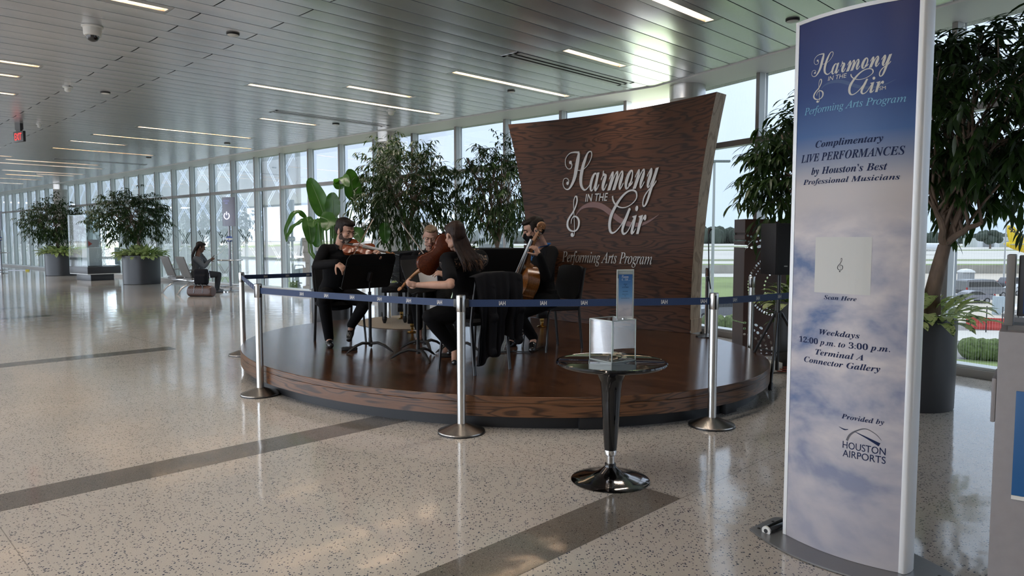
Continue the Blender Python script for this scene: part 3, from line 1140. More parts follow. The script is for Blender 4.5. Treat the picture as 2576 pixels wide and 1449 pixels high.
def raised(parts, place, h):
    """place(x, y, off) -> world; front face at off=h with side walls down to the base"""
    mb = MB()
    for vs, fs in parts:
        n0 = len(vs)
        top = [place(v.x, v.y, h) for v in vs]
        mb.add(top, fs)
        if h > 0.003:
            cnt = {}
            for f in fs:
                for i in range(len(f)):
                    a, c = f[i], f[(i + 1) % len(f)]
                    cnt[(a, c)] = cnt.get((a, c), 0) + 1
            bot = [place(v.x, v.y, 0.0) for v in vs]
            sv, sf = [], []
            for (a, c) in cnt:
                if (c, a) not in cnt:
                    i0 = len(sv)
                    sv += [top[a], top[c], bot[c], bot[a]]
                    sf.append((i0, i0 + 1, i0 + 2, i0 + 3))
            if sv:
                mb.add(sv, sf)
    return mb
M['letter_metal'] = mat('letter_aluminium', (0.36, 0.345, 0.33), 0.42, metal=0.4)
M['letter_rose'] = mat('letter_rose', (0.16, 0.075, 0.065), 0.45)
# where the lettering stands on the face: sheet width 1672 <-> photo 1400..1700
def bd_place(scale, u0, v0):
    def f(x, y, off):
        w = HALF - 0.22
        return bd(u0 + x * scale / w, v0 + y * scale / (ZT - DECK), off)
    return f
LSC = 0.00128
pl = bd_place(LSC, 0.025, 0.862)
for key, nm, mt, h in (('harmony', 'lettering', 'letter_metal', 0.018), ('in_the', 'lettering', 'letter_metal', 0.014), ('air', 'lettering', 'letter_metal', 0.018), ('clef', 'treble_clef', 'letter_metal', 0.018), ('swoosh', 'swoosh', 'letter_rose', 0.006), ('program', 'lettering', 'letter_metal', 0.012)):
    raised(LOGO[key], pl, h).build(nm, M[mt], t, world=True, smooth=False)
# ================================================================ STANCHIONS WITH BELTS
M['belt'] = mat('belt_navy', (0.014, 0.036, 0.105), 0.6, var=0.15, vscale=200)
M['belt_white'] = mat('belt_white', (0.62, 0.62, 0.60), 0.6)
M['chrome'] = mat('chrome', (0.62, 0.61, 0.60), 0.06, metal=1.0)
M['steel_dark'] = mat('steel_base', (0.40, 0.37, 0.34), 0.27, metal=1.0, var=0.08, vscale=30)
M['black_plastic'] = mat('black_plastic', (0.012, 0.012, 0.013), 0.35)
M['slot_black'] = mat('slot_black', (0.004, 0.004, 0.004), 0.6)
POST_H = 1.016
def stanchion(p, label, aim):
    t = thing('stanchion', label, 'barrier post', (p.x, p.y, 0), math.atan2(aim.y, aim.x), 'belt barrier posts')
    b = MB()
    b.lathe([(0.176, 0.0), (0.176, 0.010), (0.170, 0.017)], n=56)
    b.build('base_ring', M['black_plastic'], t)
    b = MB()
    b.lathe([(0.176, 0.008), (0.172, 0.018), (0.13, 0.034), (0.08, 0.053), (0.038, 0.068), (0.030, 0.070)], n=56)
    b.build('base', M['steel_dark'], t)
    b = MB()
    b.lathe([(0.0318, 0.066), (0.0318, 0.90)], n=36, cap=False)
    b.build('post', M['steel'], t)
    b = MB()
    b.lathe([(0.0318, 0.895), (0.0345, 0.90), (0.0345, POST_H - .006), (0.032, POST_H)], n=36)
    b.build('head', M['steel'], t)
    b = MB()
    b.lathe([(0.033, POST_H - .004), (0.031, POST_H + .003), (0.0, POST_H + .004)], n=36, cap=False)
    b.build('cap', M['black_plastic'], t)
    for k in range(4):
        b = MB()
        R_ = Matrix.Rotation(k * PI / 2, 4, 'Z')
        b.box((0.0338, 0, 0.948), (0.004, 0.014, 0.105), R_, bev=0.0018)
        b.build('belt_slot', M['slot_black'], t)
    return t
def belt(t, p, q, label_n, sag=0.0, flip=False, start=0.3):
    """belt running from post p to post q, lettering repeated along it, on the side facing the viewer"""
    d = (q - p)
    L = d.length
    d.normalize()
    nn = Vector((d.y, -d.x, 0))
    if nn.dot(-p) < 0:
        nn = -nn
    zc = 0.957
    hh = 0.0265
    def P(s, z, off=0.0):
        x = p + d * (0.034 + s * (L - 0.068)) + nn * off
        return Vector((x.x, x.y, zc + z - sag * 4 * s * (1 - s)))
    b = MB()
    vs, fs = [], []
    for i in range(17):
        s = i / 16
        vs += [P(s, -hh, .0012), P(s, hh, .0012), P(s, hh, -.0012), P(s, -hh, -.0012)]
    for i in range(16):
        for j in range(4):
            fs.append((4 * i + j, 4 * i + (j + 1) % 4, 4 * i + 4 + (j + 1) % 4, 4 * i + 4 + j))
    b.add(vs, fs)
    bo = b.build('belt', M['belt'], t, world=True, smooth=False)
    x = start
    tm, tf = text_mesh('IAH', height=0.031, width=0.048, bold=0.02)
    # reading direction: left to right for the viewer
    lr = 1.0 if d.dot(Vector((-nn.y, nn.x, 0))) > 0 else -1.0
    b = MB()
    while x < L - 0.12:
        vs = []
        for v in tm:
            s = (x + lr * (v.x - 0.024) - 0.034) / (L - 0.068)
            vs.append(P(s, v.y - 0.0155, 0.0022))
        b.add(vs, tf)
        x += 0.305
    if b.v:
        b.build('lettering', M['belt_white'], bo, world=True, smooth=False)
    b = MB()
    e = q - d * 0.045
    ctr = Vector((e.x, e.y, zc))
    b.box((0, 0, 0), (0.026, 0.03, 0.062), Matrix.Translation(ctr) @ frame((0, 0, 1), d).to_4x4(), bev=0.004)
    b.build('belt_clip', M['black_plastic'], t, world=True)

S1 = fl(655.5, 993, 0)
S2 = Vector((-3.30, 8.72, 0))
S3 = fl(1161, 1087.5, 0)
S4 = fl(1790, 1071, 0)
S5 = Vector((2.62, 7.80, 0))
S6 = Vector((2.74, 10.0, 0))
S7 = Vector((-1.80, 10.45, 0))
S8 = Vector((3.05, 6.55, 0))
t1 = stanchion(S1, 'steel belt post at the left front edge of the stage', S3 - S1)
t2 = stanchion(S2, 'steel belt post at the left rear of the stage, base partly hidden', S1 - S2)
t3 = stanchion(S3, 'steel belt post standing at the middle front of the stage', S4 - S3)
t4 = stanchion(S4, 'steel belt post at the right front of the stage, left of the tall sign', S3 - S4)
t5 = stanchion(S5, 'steel belt post right behind the stage, against the perforated brown screen', S4 - S5)
t6 = stanchion(S6, 'steel belt post behind the microphone stand, right of the wooden backdrop', S5 - S6)
t8 = stanchion(S8, 'steel belt post hidden behind the tall sign', S4 - S8)
belt(t1, S1, S3, 0, 0.006, start=0.59)
belt(t2, S2, S1, 0, 0.0, start=0.5)
belt(t2, S2, S7, 0, 0.006, start=0.32)
belt(t4, S4, S3, 0, 0.004, start=0.08)
belt(t4, S4, S8, 0, 0.008, start=0.26)
t7 = stanchion(S7, 'steel belt post standing behind the music stands and the piano', S2 - S7)

# ================================================================ PEDESTAL TABLE AND DONATION BOX
M['gloss_black'] = mat('gloss_black', (0.006, 0.006, 0.007), 0.06, spec=0.6)
M['acrylic'] = glass_pane('acrylic', tint=(0.93, 0.95, 0.95), refl=0.035)
M['acrylic_edge'] = mat('acrylic_edge', (0.50, 0.56, 0.55), 0.15)
TB = fl(1535, 1207, 0)
t = thing('pedestal_table', 'round glossy black pedestal table on a chrome foot in front of the stage', 'table', TB)
TZ = 0.708
b = MB()
b.lathe([(0.0, TZ - 0.030), (0.20, TZ - 0.032), (0.29, TZ - 0.026), (0.318, TZ - 0.016), (0.326, TZ - 0.006), (0.322, TZ + 0.003), (0.310, TZ + 0.005), (0.300, TZ), (0.0, TZ)], n=80, cap=False)
b.build('table_top', M['gloss_black'], t)
b = MB()
b.lathe([(0.125, TZ - 0.034), (0.118, TZ - 0.042), (0.085, TZ - 0.075), (0.066, TZ - 0.115), (0.058, TZ - 0.17), (0.054, TZ - 0.25), (0.048, TZ - 0.36), (0.040, TZ - 0.48), (0.036, TZ - 0.525)], n=48)
b.build('stem', M['gloss_black'], t)
b = MB()
b.lathe([(0.036, 0.183), (0.037, 0.178), (0.037, 0.156), (0.034, 0.152), (0.027, 0.150), (0.0255, 0.148), (0.0255, 0.10)], n=36)
b.build('gas_lift', M['chrome'], t)
b = MB()
b.lathe([(0.030, 0.104), (0.033, 0.100), (0.033, 0.086), (0.036, 0.080)], n=36)
b.build('collar', M['gloss_black'], t)
b = MB()
b.lathe([(0.034, 0.083), (0.045, 0.072), (0.075, 0.048), (0.12, 0.031), (0.18, 0.017), (0.225, 0.008), (0.232, 0.004), (0.230, 0.0)], n=80)
b.build('foot', mat('foot_chrome', (0.20, 0.19, 0.19), 0.09, metal=1.0), t)

# acrylic box, standing cornerwise: photo corners of its bottom
c_f, c_l, c_r = fl(1539, 914, TZ), fl(1474, 905, TZ), fl(1610, 901, TZ)
ex = (c_r - c_f)
ey = (c_l - c_f)
SX = 0.19
ang = math.atan2(ex.y, ex.x)
ex = Vector((math.cos(0.62), math.sin(0.62), 0))
ey = Vector((-ex.y, ex.x, 0))
BX = c_f + (ex + ey) * SX / 2
t = thing('donation_box', 'clear acrylic donation box with a sign holder, on the black pedestal table', 'donation box', (BX.x, BX.y, TZ), math.atan2(ex.y, ex.x))
h = 0.262 * 0.93
w = SX / 2
for nm, c, s in (('wall', (0, -w, h / 2), (SX, 0.0, h)), ('wall', (0, w, h / 2), (SX, 0.0, h)), ('wall', (-w, 0, h / 2), (0.0, SX, h)), ('wall', (w, 0, h / 2), (0.0, SX, h)), ('lid', (0, 0, h), (SX, SX, 0.0))):
    b = MB()
    x, y, z = [q / 2 for q in s]
    if s[1] == 0.0:
        q = [(-x, 0, -z), (x, 0, -z), (x, 0, z), (-x, 0, z)]
    elif s[0] == 0.0:
        q = [(0, -y, -z), (0, y, -z), (0, y, z), (0, -y, z)]
    else:
        q = [(-x, -y, 0), (x, -y, 0), (x, y, 0), (-x, y, 0)]
    b.add([Vector(p) + Vector(c) for p in q], [(0, 1, 2, 3)])
    b.build(nm, M['acrylic'], t, smooth=False)
b = MB()
for sx in (-1, 1):
    for sy in (-1, 1):
        b.box((sx * w, sy * w, h / 2), (0.005, 0.005, h))
for z in (0.003, h):
    for sgn in (-1, 1):
        b.box((0, sgn * w, z), (SX + .005, 0.005, 0.005))
        b.box((sgn * w, 0, z), (0.005, SX + .005, 0.005))
b.build('edge', M['acrylic_edge'], t, smooth=False)
b = MB()
b.box((0, 0.0, 0.005), (SX, SX, 0.004))
b.build('floor_plate', mat('acrylic_floor', (0.10, 0.11, 0.11), 0.1), t, smooth=False)
b = MB()
b.lathe([(0.011, h + .001), (0.011, h + .008), (0.007, h + .010)], (0.035, -0.055, 0), 16)
b.build('lock', M['chrome'], t)
# bills inside
M['bill'] = mat('banknote', (0.30, 0.31, 0.24), 0.7, var=0.3, vscale=60)
M['bill2'] = mat('banknote_tan', (0.34, 0.27, 0.20), 0.7, var=0.3, vscale=60)
random.seed(3)
for i in range(5):
    b = MB()
    a_ = random.uniform(0, PI)
    bx, by = random.uniform(-.035, .035), random.uniform(-.035, .035)
    b.grid(lambda u, v: Vector(((u - .5) * .11 * math.cos(a_) - (v - .5) * .05 * math.sin(a_) + bx, (u - .5) * .11 * math.sin(a_) + (v - .5) * .05 * math.cos(a_) + by, 0.009 + i * .005 + .007 * math.sin(u * 5 + i) ** 2 + .004 * math.cos(v * 4 + i))), 10, 5)
    o = b.build('banknote', M['bill'] if i % 2 else M['bill2'], None)
    Mx = Matrix.Translation((BX.x, BX.y, TZ)) @ Matrix.Rotation(math.atan2(ex.y, ex.x), 4, 'Z')
    o.data.transform(Mx)
    og = Mx @ Vector((bx, by, 0.009 + i * .005))
    o.data.transform(Matrix.Translation(-og))
    o.location = og
    tag(o, 'crumpled banknote lying at the bottom of the clear donation box', 'banknote', 'banknotes in the donation box')

# printed sky artwork shared by the small and the tall sign: dark blue top, cloud bank below
def sky_print(name, stops, zscale, zoff, cloud_lo, cloud_hi, cl_a, cl_b, cscale):
    m, nt, b = _principled(name)
    sp = nt.nodes.new('ShaderNodeSeparateXYZ')
    oc = obj_coord(nt)
    nt.links.new(oc, sp.inputs[0])
    v = math_node(nt, 'DIVIDE', math_node(nt, 'SUBTRACT', sp.outputs['Z'], zoff), zscale)
    base = ramp(nt, v, stops)
    mp = nt.nodes.new('ShaderNodeMapping')
    mp.inputs['Scale'].default_value = (1, 1, 1.7)
    nt.links.new(oc, mp.inputs[0])
    n1 = noise(nt, mp.outputs[0], cscale, 5, 0.52, 0.35)
    n2 = noise(nt, mp.outputs[0], cscale * 2.7, 4, 0.55, 0.2)
    nn_ = math_node(nt, 'ADD', math_node(nt, 'MULTIPLY', n1, 0.75), math_node(nt, 'MULTIPLY', n2, 0.25))
    cl = ramp(nt, nn_, [(0.38, cl_a), (0.47, tuple((a + b_) / 2 for a, b_ in zip(cl_a, cl_b))), (0.60, cl_b)])
    mr = nt.nodes.new('ShaderNodeMapRange')
    mr.inputs['From Min'].default_value = cloud_hi
    mr.inputs['From Max'].default_value = cloud_lo
    nt.links.new(v, mr.inputs[0])
    fac = mr.outputs[0]
    c = mixc(nt, fac, base, cl)
    # soft pale foot of the print
    mr2 = nt.nodes.new('ShaderNodeMapRange')
    mr2.inputs['From Min'].default_value = 0.30
    mr2.inputs['From Max'].default_value = 0.05
    nt.links.new(v, mr2.inputs[0])
    c = mixc(nt, math_node(nt, 'MULTIPLY', mr2.outputs[0], 0.7), c, (0.45, 0.43, 0.46))
    nt.links.new(c, b.inputs['Base Color'])
    b.inputs['Roughness'].default_value = 0.38
    b.inputs['Specular IOR Level'].default_value = 0.35
    return m
M['sky_small'] = sky_print('sky_print_small', [(0.0, (0.52, 0.52, 0.56)), (0.42, (0.45, 0.50, 0.60)), (0.62, (0.10, 0.30, 0.58)), (1.0, (0.015, 0.09, 0.30))], 0.20, h + 0.012, 0.05, 0.42, (0.35, 0.38, 0.48), (0.75, 0.70, 0.70), 14)
HW, HH = 0.104, 0.272
fd = (Vector((0, 0, 0)) - Vector((BX.x, BX.y, 0))).normalized()
Hc = at(1572, 800, BX.y + 0.035)
hz = TZ + h
xr = Vector((0.97, 0.24, 0)).normalized()
tH = thing('sign_holder', 'small clear holder with a blue sky leaflet standing on the donation box', 'leaflet', (Hc.x, Hc.y, hz), math.atan2(xr.y, xr.x))
SH = at(1572, 678, Hc.y).z - hz
b = MB()
b.box((0, -0.002, SH * .39), (0.097, 0.002, SH * .86))
b.box((0, -0.0022, SH * .39), (0.0, 0.0, 0.0))
# leaflet lies between two clear sheets
lf = b.build('leaflet_sheet', mat('paper_white', (0.72, 0.73, 0.75), 0.4), tH, smooth=False)
b = MB()
b.box((0, -0.0040, SH * .47), (0.088, 0.001, SH * .86))
po = b.build('leaflet', sky_print('sky_leaflet', [(0.0, (0.50, 0.50, 0.55)), (0.25, (0.50, 0.52, 0.60)), (0.45, (0.14, 0.33, 0.60)), (1.0, (0.012, 0.085, 0.30))], SH, 0.0, 0.08, 0.30, (0.40, 0.42, 0.52), (0.78, 0.74, 0.74), 16), tH, smooth=False)
b = MB()
for x in (-0.052, 0.052):
    b.box((x, 0, SH / 2), (0.004, 0.009, SH), bev=0.001)
b.box((0, 0, SH - 0.004), (0.108, 0.011, 0.010), bev=0.002)
b.box((0, 0.006, SH / 2), (0.104, 0.002, SH))
b.build('holder', M['acrylic_edge'], tH, smooth=False)
def small_place(cx, cz, sc_):
    return lambda x, y, off: Vector((cx + x * sc_, -0.0048, cz + y * sc_))
mb_w, mb_b = MB(), MB()
for key in ('harmony', 'in_the', 'air', 'clef'):
    mb = raised(LOGO[key], small_place(-0.004, SH * 0.90, 0.0000365), 0.001)
    for f in mb.f:
        mb_w.add([mb.v[i] for i in f], [tuple(range(len(f)))])
mb_w.build('lettering', mat('print_white', (0.75, 0.78, 0.82), 0.5), po, smooth=False)
mb_l = MB()
vs, fs = text_mesh(italic('Performing Arts Program'), width=0.052, height=0.0062)
mb_l.add([Vector((v.x - 0.020, -0.0048, v.y + SH * 0.765)) for v in vs], fs)
mb_l.build('lettering', mat('print_cyan', (0.25, 0.50, 0.75), 0.5), po, smooth=False)
M['print_navy'] = mat('print_navy', (0.008, 0.018, 0.070), 0.6, spec=0.2)
for tx, wd, zz in (('SPONSORED', 0.024, 0.690), ('BY', 0.006, 0.660), ('HOUSTON AIRPORTS', 0.042, 0.628), ('Meet the Musicians!', 0.034, 0.545), ('Harmony in the Air', 0.038, 0.485), ('Music', 0.011, 0.455), ('harmonyintheair@houston.gov', 0.054, 0.405)):
    vs, fs = text_mesh(bold_italic(tx), width=wd, height=0.0058 if len(tx) > 6 else 0.0052)
    b = MB()
    b.add([Vector((v.x - wd / 2 - 0.001, -0.0048, v.y + SH * zz)) for v in vs], fs)
    b.build('lettering', M['print_navy'], po, smooth=False)

# ================================================================ TALL CURVED SIGN
M['alu'] = mat('sign_aluminium', (0.80, 0.82, 0.84), 0.35, metal=0.15)
M['alu_base'] = mat('sign_base_grey', (0.26, 0.26, 0.265), 0.33, metal=0.7)
BL, BR = fl(1976, 1344, 0.012), fl(2263, 1441, 0.012)
BE = (BR - BL).normalized()
BW = (BR - BL).length
BN = Vector((BE.y, -BE.x, 0))
BH = 2.40
BULGE = 0.050
def bn(u, z, off=0.0):
    """u 0..1 along the face, z height"""
    k = BULGE * 4 * u * (1 - u) + off
    p = BL + BE * (u * BW) + BN * k
    return Vector((p.x, p.y, z))
def on_banner(px, py):
    d = ray(px, py)
    off = 0.0
    for _ in range(8):
        q = BL + BN * off
        tt = (q.x * BN.x + q.y * BN.y) / (d.x * BN.x + d.y * BN.y)
        P = Vector((d.x * tt, d.y * tt, EYE + d.z * tt))
        u = (P - BL).dot(BE) / BW
        off = BULGE * 4 * u * (1 - u)
    return u * BW, P.z
bc_ = (BL + BR) / 2
t = thing('tall_sign', 'tall curved sign with blue sky and cloud artwork and concert programme text', 'sign', (bc_.x, bc_.y, 0))
M['banner'] = sky_print('sky_print_tall', [(0.0, (0.40, 0.39, 0.42)), (0.60, (0.54, 0.50, 0.51)), (0.690, (0.56, 0.53, 0.54)), (0.735, (0.26, 0.30, 0.41)), (0.785, (0.055, 0.135, 0.34)), (0.86, (0.014, 0.050, 0.21)), (1.0, (0.016, 0.028, 0.135))], BH, 0.0, 0.60, 0.66, (0.115, 0.175, 0.34), (0.66, 0.62, 0.63), 2.3)
b = MB()
b.grid(lambda a, c: bn(a, 0.012 + c * (BH - 0.012)), 32, 1)
face = b.build('printed_face', M['banner'], t, world=True)
DEP = 0.095
b = MB()
b.grid(lambda a, c: bn(1 - a, 0.012 + c * (BH - 0.012), -(DEP + 2 * BULGE * 4 * a * (1 - a))), 32, 1)
b.build('rear_face', M['alu'], t, world=True)
def profile(u0, outer, nm):
    sg = 1 if u0 > 0.5 else -1
    e0 = BL + BE * (u0 * BW)
    pts = []
    for k in range(9):
        a = -PI / 2 + PI * k / 8
        pts.append(e0 + BE * (sg * (0.012 + outer * math.cos(a))) - BN * (DEP / 2 + (DEP / 2 + 0.004) * math.sin(a)))
    pts = [e0 + BE * (-sg * 0.004) + BN * 0.004] + pts + [e0 + BE * (-sg * 0.004) - BN * (DEP + 0.004)]
    poly = [(p.x, p.y) for p in pts]
    if sg > 0:
        poly = poly[::-1]
    b = MB()
    b.prism(poly, BH + 0.012 - 0.012, z0=0.012)
    b.build(nm, M['alu'], t, world=True, angle=0.7)
profile(0.0, 0.008, 'side_profile')
profile(1.0, 0.016, 'side_profile')
b = MB()
pts = [bn(i / 24, 0, 0.006) for i in range(25)] + [bn(1 - i / 24, 0, -(DEP + 0.006 + 2 * BULGE * 4 * (i / 24) * (1 - i / 24))) for i in range(25)]
b.prism([(p.x, p.y) for p in pts], 0.016, z0=BH - 0.004)
b.build('top_cap', M['alu'], t, world=True)
# base plate: two curved long sides
b = MB()
gl, gr = fl(1908, 1367, 0.012), fl(2340, 1410, 0.012)
ge = BE
cen = bc_ - BN * (DEP / 2)
hl = 0.41
top, bot = [], []
for i in range(33):
    u = -1 + 2 * i / 32
    wv = 0.115 + 0.125 * (1 - u * u)
    top.append(cen + ge * (u * hl) + BN * wv)
    bot.append(cen + ge * (u * hl) - BN * wv)
poly = [(p.x, p.y) for p in top] + [(p.x, p.y) for p in bot[::-1]]
b.prism(poly, 0.008, z0=0.003)
base = b.build('base_plate', M['alu_base'], t, world=True, smooth=False)
for p in (cen + ge * (hl - .03) + BN * .08, cen - ge * (hl - .03) + BN * .08, cen - ge * (hl - .03) - BN * .05, cen + ge * (hl - .03) - BN * .05):
    b = MB()
    b.lathe([(0.008, 0.011), (0.008, 0.013), (0.005, 0.015)], (p.x, p.y, 0), 12)
    b.build('screw', M['black_plastic'], base, world=True)
# lettering of the tall sign
M['print_white'] = mat('sign_print_white', (0.66, 0.66, 0.62), 0.5)
M['print_cyan'] = mat('sign_print_cyan', (0.20, 0.50, 0.72), 0.5)
M['print_swoosh'] = mat('sign_print_swoosh', (0.045, 0.095, 0.24), 0.5)
def bplace(vs, fs, name, mt, off=0.0012):
    b = MB()
    b.add([bn(v.x / BW, v.y, off) for v in vs], fs)
    b.build(name, mt, face, world=True, smooth=False)
def bline(txt, a, c, cap, mt='print_navy', style=bold_italic, hfull=None, bold=0.0, name='lettering'):
    (u0, z0), (u1, z1) = on_banner(*a), on_banner(*c)
    _, zt = on_banner(a[0], a[1] - cap)
    s = style(txt)
    vs, fs = text_mesh(s, width=u1 - u0, bold=bold)
    full = max(v.y for v in vs)
    desc = hfull or 1.0
    hgt = (zt - z0) * desc
    zb = (z0 + z1) / 2
    low = (zt - z0) * (desc - 1.0)
    vs = [Vector((v.x + u0, v.y / full * hgt + zb - low, 0)) for v in vs]
    bplace(vs, fs, name, M[mt])
uH, zH = on_banner(2042, 193)
uR, zR = on_banner(2243, 150)
_, zTop = on_banner(2090.6, 131)
_, zBot = on_banner(2055.7, 258.6)
sxl = (uR - uH) / (1405 - 188)
syl = (zTop - zBot) / 918.0
def lg(parts):
    out = []
    for vs, fs in parts:
        out.append(([Vector((uH + (v.x + 612) * sxl, zTop + (v.y + 79) * syl, 0)) for v in vs], fs))
    return out
for key, nm, mt, off in (('swoosh', 'swoosh', 'print_swoosh', 0.0008), ('harmony', 'lettering', 'print_white', 0.0012), ('in_the', 'lettering', 'print_white', 0.0012), ('air', 'lettering', 'print_white', 0.0014), ('clef', 'treble_clef', 'print_white', 0.0012)):
    b = MB()
    for vs, fs in lg(LOGO[key]):
        b.add([bn(v.x / BW, v.y, off) for v in vs], fs)
    b.build(nm, M[mt], face, world=True, smooth=False)
bline('SM', (2212, 227), (2228.5, 225), 9, 'print_white', lambda s: s)
bline('Performing Arts Program', (2024, 289.6), (2279.8, 257), 18, 'print_cyan', italic, 1.30)
bline('Complimentary', (2051.6, 371.5), (2222, 356), 17, hfull=1.28)
bline('LIVE PERFORMANCES', (2015.4, 410.3), (2277, 389.3), 20)
bline('by Houston\u2019s Best', (2041, 439.7), (2232.6, 427.6), 18, hfull=1.28)
bline('Professional Musicians', (2020.6, 468.5), (2264, 456.5), 17)
bline('Scan Here', (2072.7, 752.5), (2155, 758), 10.5)
bline('Weekdays', (2061, 841.3), (2162.8, 851.5), 14, hfull=1.28)
bline('12:00 p.m. to 3:00 p.m.', (2010.6, 858.9), (2239.6, 885.3), 14.5, hfull=1.3)
bline('Terminal A', (2051, 891.7), (2172.6, 907.3), 14.5)
bline('Connector Gallery', (2022.9, 911.2), (2214.6, 934.2), 14.5, hfull=1.28)
bline('Provided by', (2116.8, 1054), (2224.4, 1066.8), 12.5, hfull=1.28)
bline('HOUSTON', (2119.7, 1129), (2228, 1142.6), 17.5, style=lambda s: s)
bline('AIRPORTS', (2119.7, 1150), (2228, 1164.7), 17.5, style=lambda s: s)
def bstroke(pts, widths, mt, name):
    P = [on_banner(*p) for p in pts]
    vs, fs = stroke(P, widths)
    bplace(vs, fs, name, M[mt])
M['print_grey'] = mat('sign_print_grey', (0.10, 0.10, 0.12), 0.5)
bstroke([(2130.5, 1108), (2138, 1094), (2154, 1084), (2178.4, 1079), (2203, 1092), (2217.6, 1108)], [.009, .008, .006, .004, .003, .0015], 'print_grey', 'emblem_arc')
bstroke([(2149, 1085), (2180, 1101), (2212.7, 1119)], [.001, .007, .016], 'print_navy', 'emblem_wedge')
bstroke([(2110.5, 1073), (2124, 1080), (2134, 1080)], [.001, .006, .002], 'print_navy', 'emblem_wing')
# white card of the scan square with the small clef
q = [on_banner(2048, 735.5), on_banner(2189, 742), on_banner(2195, 596.5), on_banner(2053, 596)]
u0, u1 = (q[0][0] + q[3][0]) / 2, (q[1][0] + q[2][0]) / 2
z0, z1 = (q[0][1] + q[1][1]) / 2, (q[2][1] + q[3][1]) / 2
b = MB()
b.grid(lambda a, c: bn((u0 + (u1 - u0) * a) / BW, z0 + (z1 - z0) * c, 0.0010), 8, 1)
b.build('white_card', mat('card_white', (0.60, 0.61, 0.59), 0.45), face, world=True, smooth=False)
(uc, zc_) = on_banner(2114, 668)
_, zt_ = on_banner(2114, 651)
k = 2 * (zt_ - zc_) / 430.0
b = MB()
for vs, fs in LOGO['clef']:
    b.add([bn((uc + (v.x + 475) * k) / BW, zc_ + (v.y + 790) * k, 0.0018) for v in vs], fs)
b.build('treble_clef', M['sign_black'], face, world=True, smooth=False)
# black rolled tube lying behind the foot of the sign
pa, pb = fl(1928, 1335, 0.022), fl(2030, 1290, 0.022)
tt_ = thing('black_tube', 'black cylindrical tube with a white end lying on the floor by the sign base', 'tube', (pa.x, pa.y, 0))
dv = (pb - pa).normalized()
b = MB()
b.tube([pa, pa + dv * 0.30], 0.022, 20)
b.build('tube', M['gloss_black'], tt_, world=True)
b = MB()
b.tube([pa - dv * 0.005, pa + dv * 0.004], [0.0225, 0.0225], 20)
cap_ = b.build('end_cap', M['white_plastic'], tt_, world=True)
b = MB()
b.tube([pa - dv * 0.007, pa - dv * 0.004], 0.010, 16)
b.build('plug', M['black_plastic'], cap_, world=True)

# ================================================================ GREY KIOSK CUT BY THE RIGHT EDGE
M['kiosk'] = mat('kiosk_grey', (0.27, 0.255, 0.265), 0.45, var=0.05, vscale=30)
M['kiosk_frame'] = mat('kiosk_frame', (0.17, 0.165, 0.165), 0.4)
M['kiosk_blue'] = mat('kiosk_blue', (0.012, 0.10, 0.28), 0.4)
M['kiosk_dark'] = mat('kiosk_dark', (0.02, 0.022, 0.03), 0.3)
KD = 2.15
kx = (2521 - 1288) / FPX * KD
ke = Vector((0.80, -0.60, 0)).normalized()
kn = Vector((ke.y, -ke.x, 0))
K0 = Vector((kx, KD, 0))
ktop = at(2533, 833, KD).z
t = thing('kiosk', 'grey kiosk cabinet with blue panels cut by the right edge', 'kiosk', K0, math.atan2(ke.y, ke.x))
b = MB()
b.box((0.35, 0.25, ktop / 2), (0.70, 0.50, ktop), bev=0.004)
b.build('cabinet', M['kiosk'], t)
zz0, zz1 = at(2563, 1235, KD).z, at(2563, 978, KD).z
b = MB()
b.box((0.365, -0.001, (zz0 + zz1) / 2), (0.63, 0.006, zz1 - zz0), bev=0.002)
b.build('blue_panel', M['kiosk_blue'], t)
b = MB()
b.box((0.365, -0.002, zz0 - 0.006), (0.63, 0.008, 0.012))
b.build('panel_trim', M['white_plastic'], t)
zf0, zf1 = at(2515, 1063, KD).z, at(2515, 952, KD).z
b = MB()
b.box((-0.006, 0.10, (zf0 + zf1) / 2), (0.012, 0.20, zf1 - zf0), bev=0.004)
b.build('side_flap', M['kiosk'], t)
zu = at(2555, 641, KD).z
b = MB()
b.box((0.021, 0.10, (ktop + 0.015 + zu) / 2), (0.022, 0.12, zu - ktop - 0.015), bev=0.003)
b.build('screen_post', M['kiosk_frame'], t)
b = MB()
b.box((0.35, 0.10, ktop + 0.008), (0.66, 0.10, 0.016))
b.build('screen_foot', M['kiosk_frame'], t)
b = MB()
b.box((0.37, 0.10, (ktop + 0.04 + zu) / 2), (0.66, 0.06, zu - ktop - 0.045), bev=0.003)
b.build('screen_case', M['kiosk_dark'], t)
b = MB()
b.box((0.375, 0.066, (ktop + 0.04 + zu) / 2), (0.64, 0.006, zu - ktop - 0.06))
b.build('screen_panel', mat('screen_blue', (0.012, 0.045, 0.15), 0.3), t)
# ================================================================ PLANTS
M['pot'] = mat('planter_charcoal', (0.030, 0.031, 0.035), 0.42, var=0.04, vscale=4)
M['soil'] = mat('soil', (0.03, 0.022, 0.016), 0.9, var=0.4, vscale=50, bump=0.5)
M['bark'] = mat('bark', (0.16, 0.11, 0.08), 0.75, var=0.3, vscale=18, bump=0.4, bscale=50, stretch=(1, 1, 0.35))
M['fig_leaf'] = leaf_mat('fig_leaf', (0.016, 0.034, 0.010), (0.036, 0.070, 0.018), 0.38, transl=0.25)
M['agl_leaf'] = leaf_mat('aglaonema_leaf', (0.46, 0.52, 0.24), (0.62, 0.66, 0.36), 0.45, vein=((0.045, 0.10, 0.025), 24), transl=0.25)
M['bop_leaf'] = leaf_mat('bird_of_paradise_leaf', (0.035, 0.105, 0.018), (0.06, 0.15, 0.028), 0.3, transl=0.45)
M['bop_stem'] = mat('bird_of_paradise_stem', (0.10, 0.20, 0.05), 0.4)

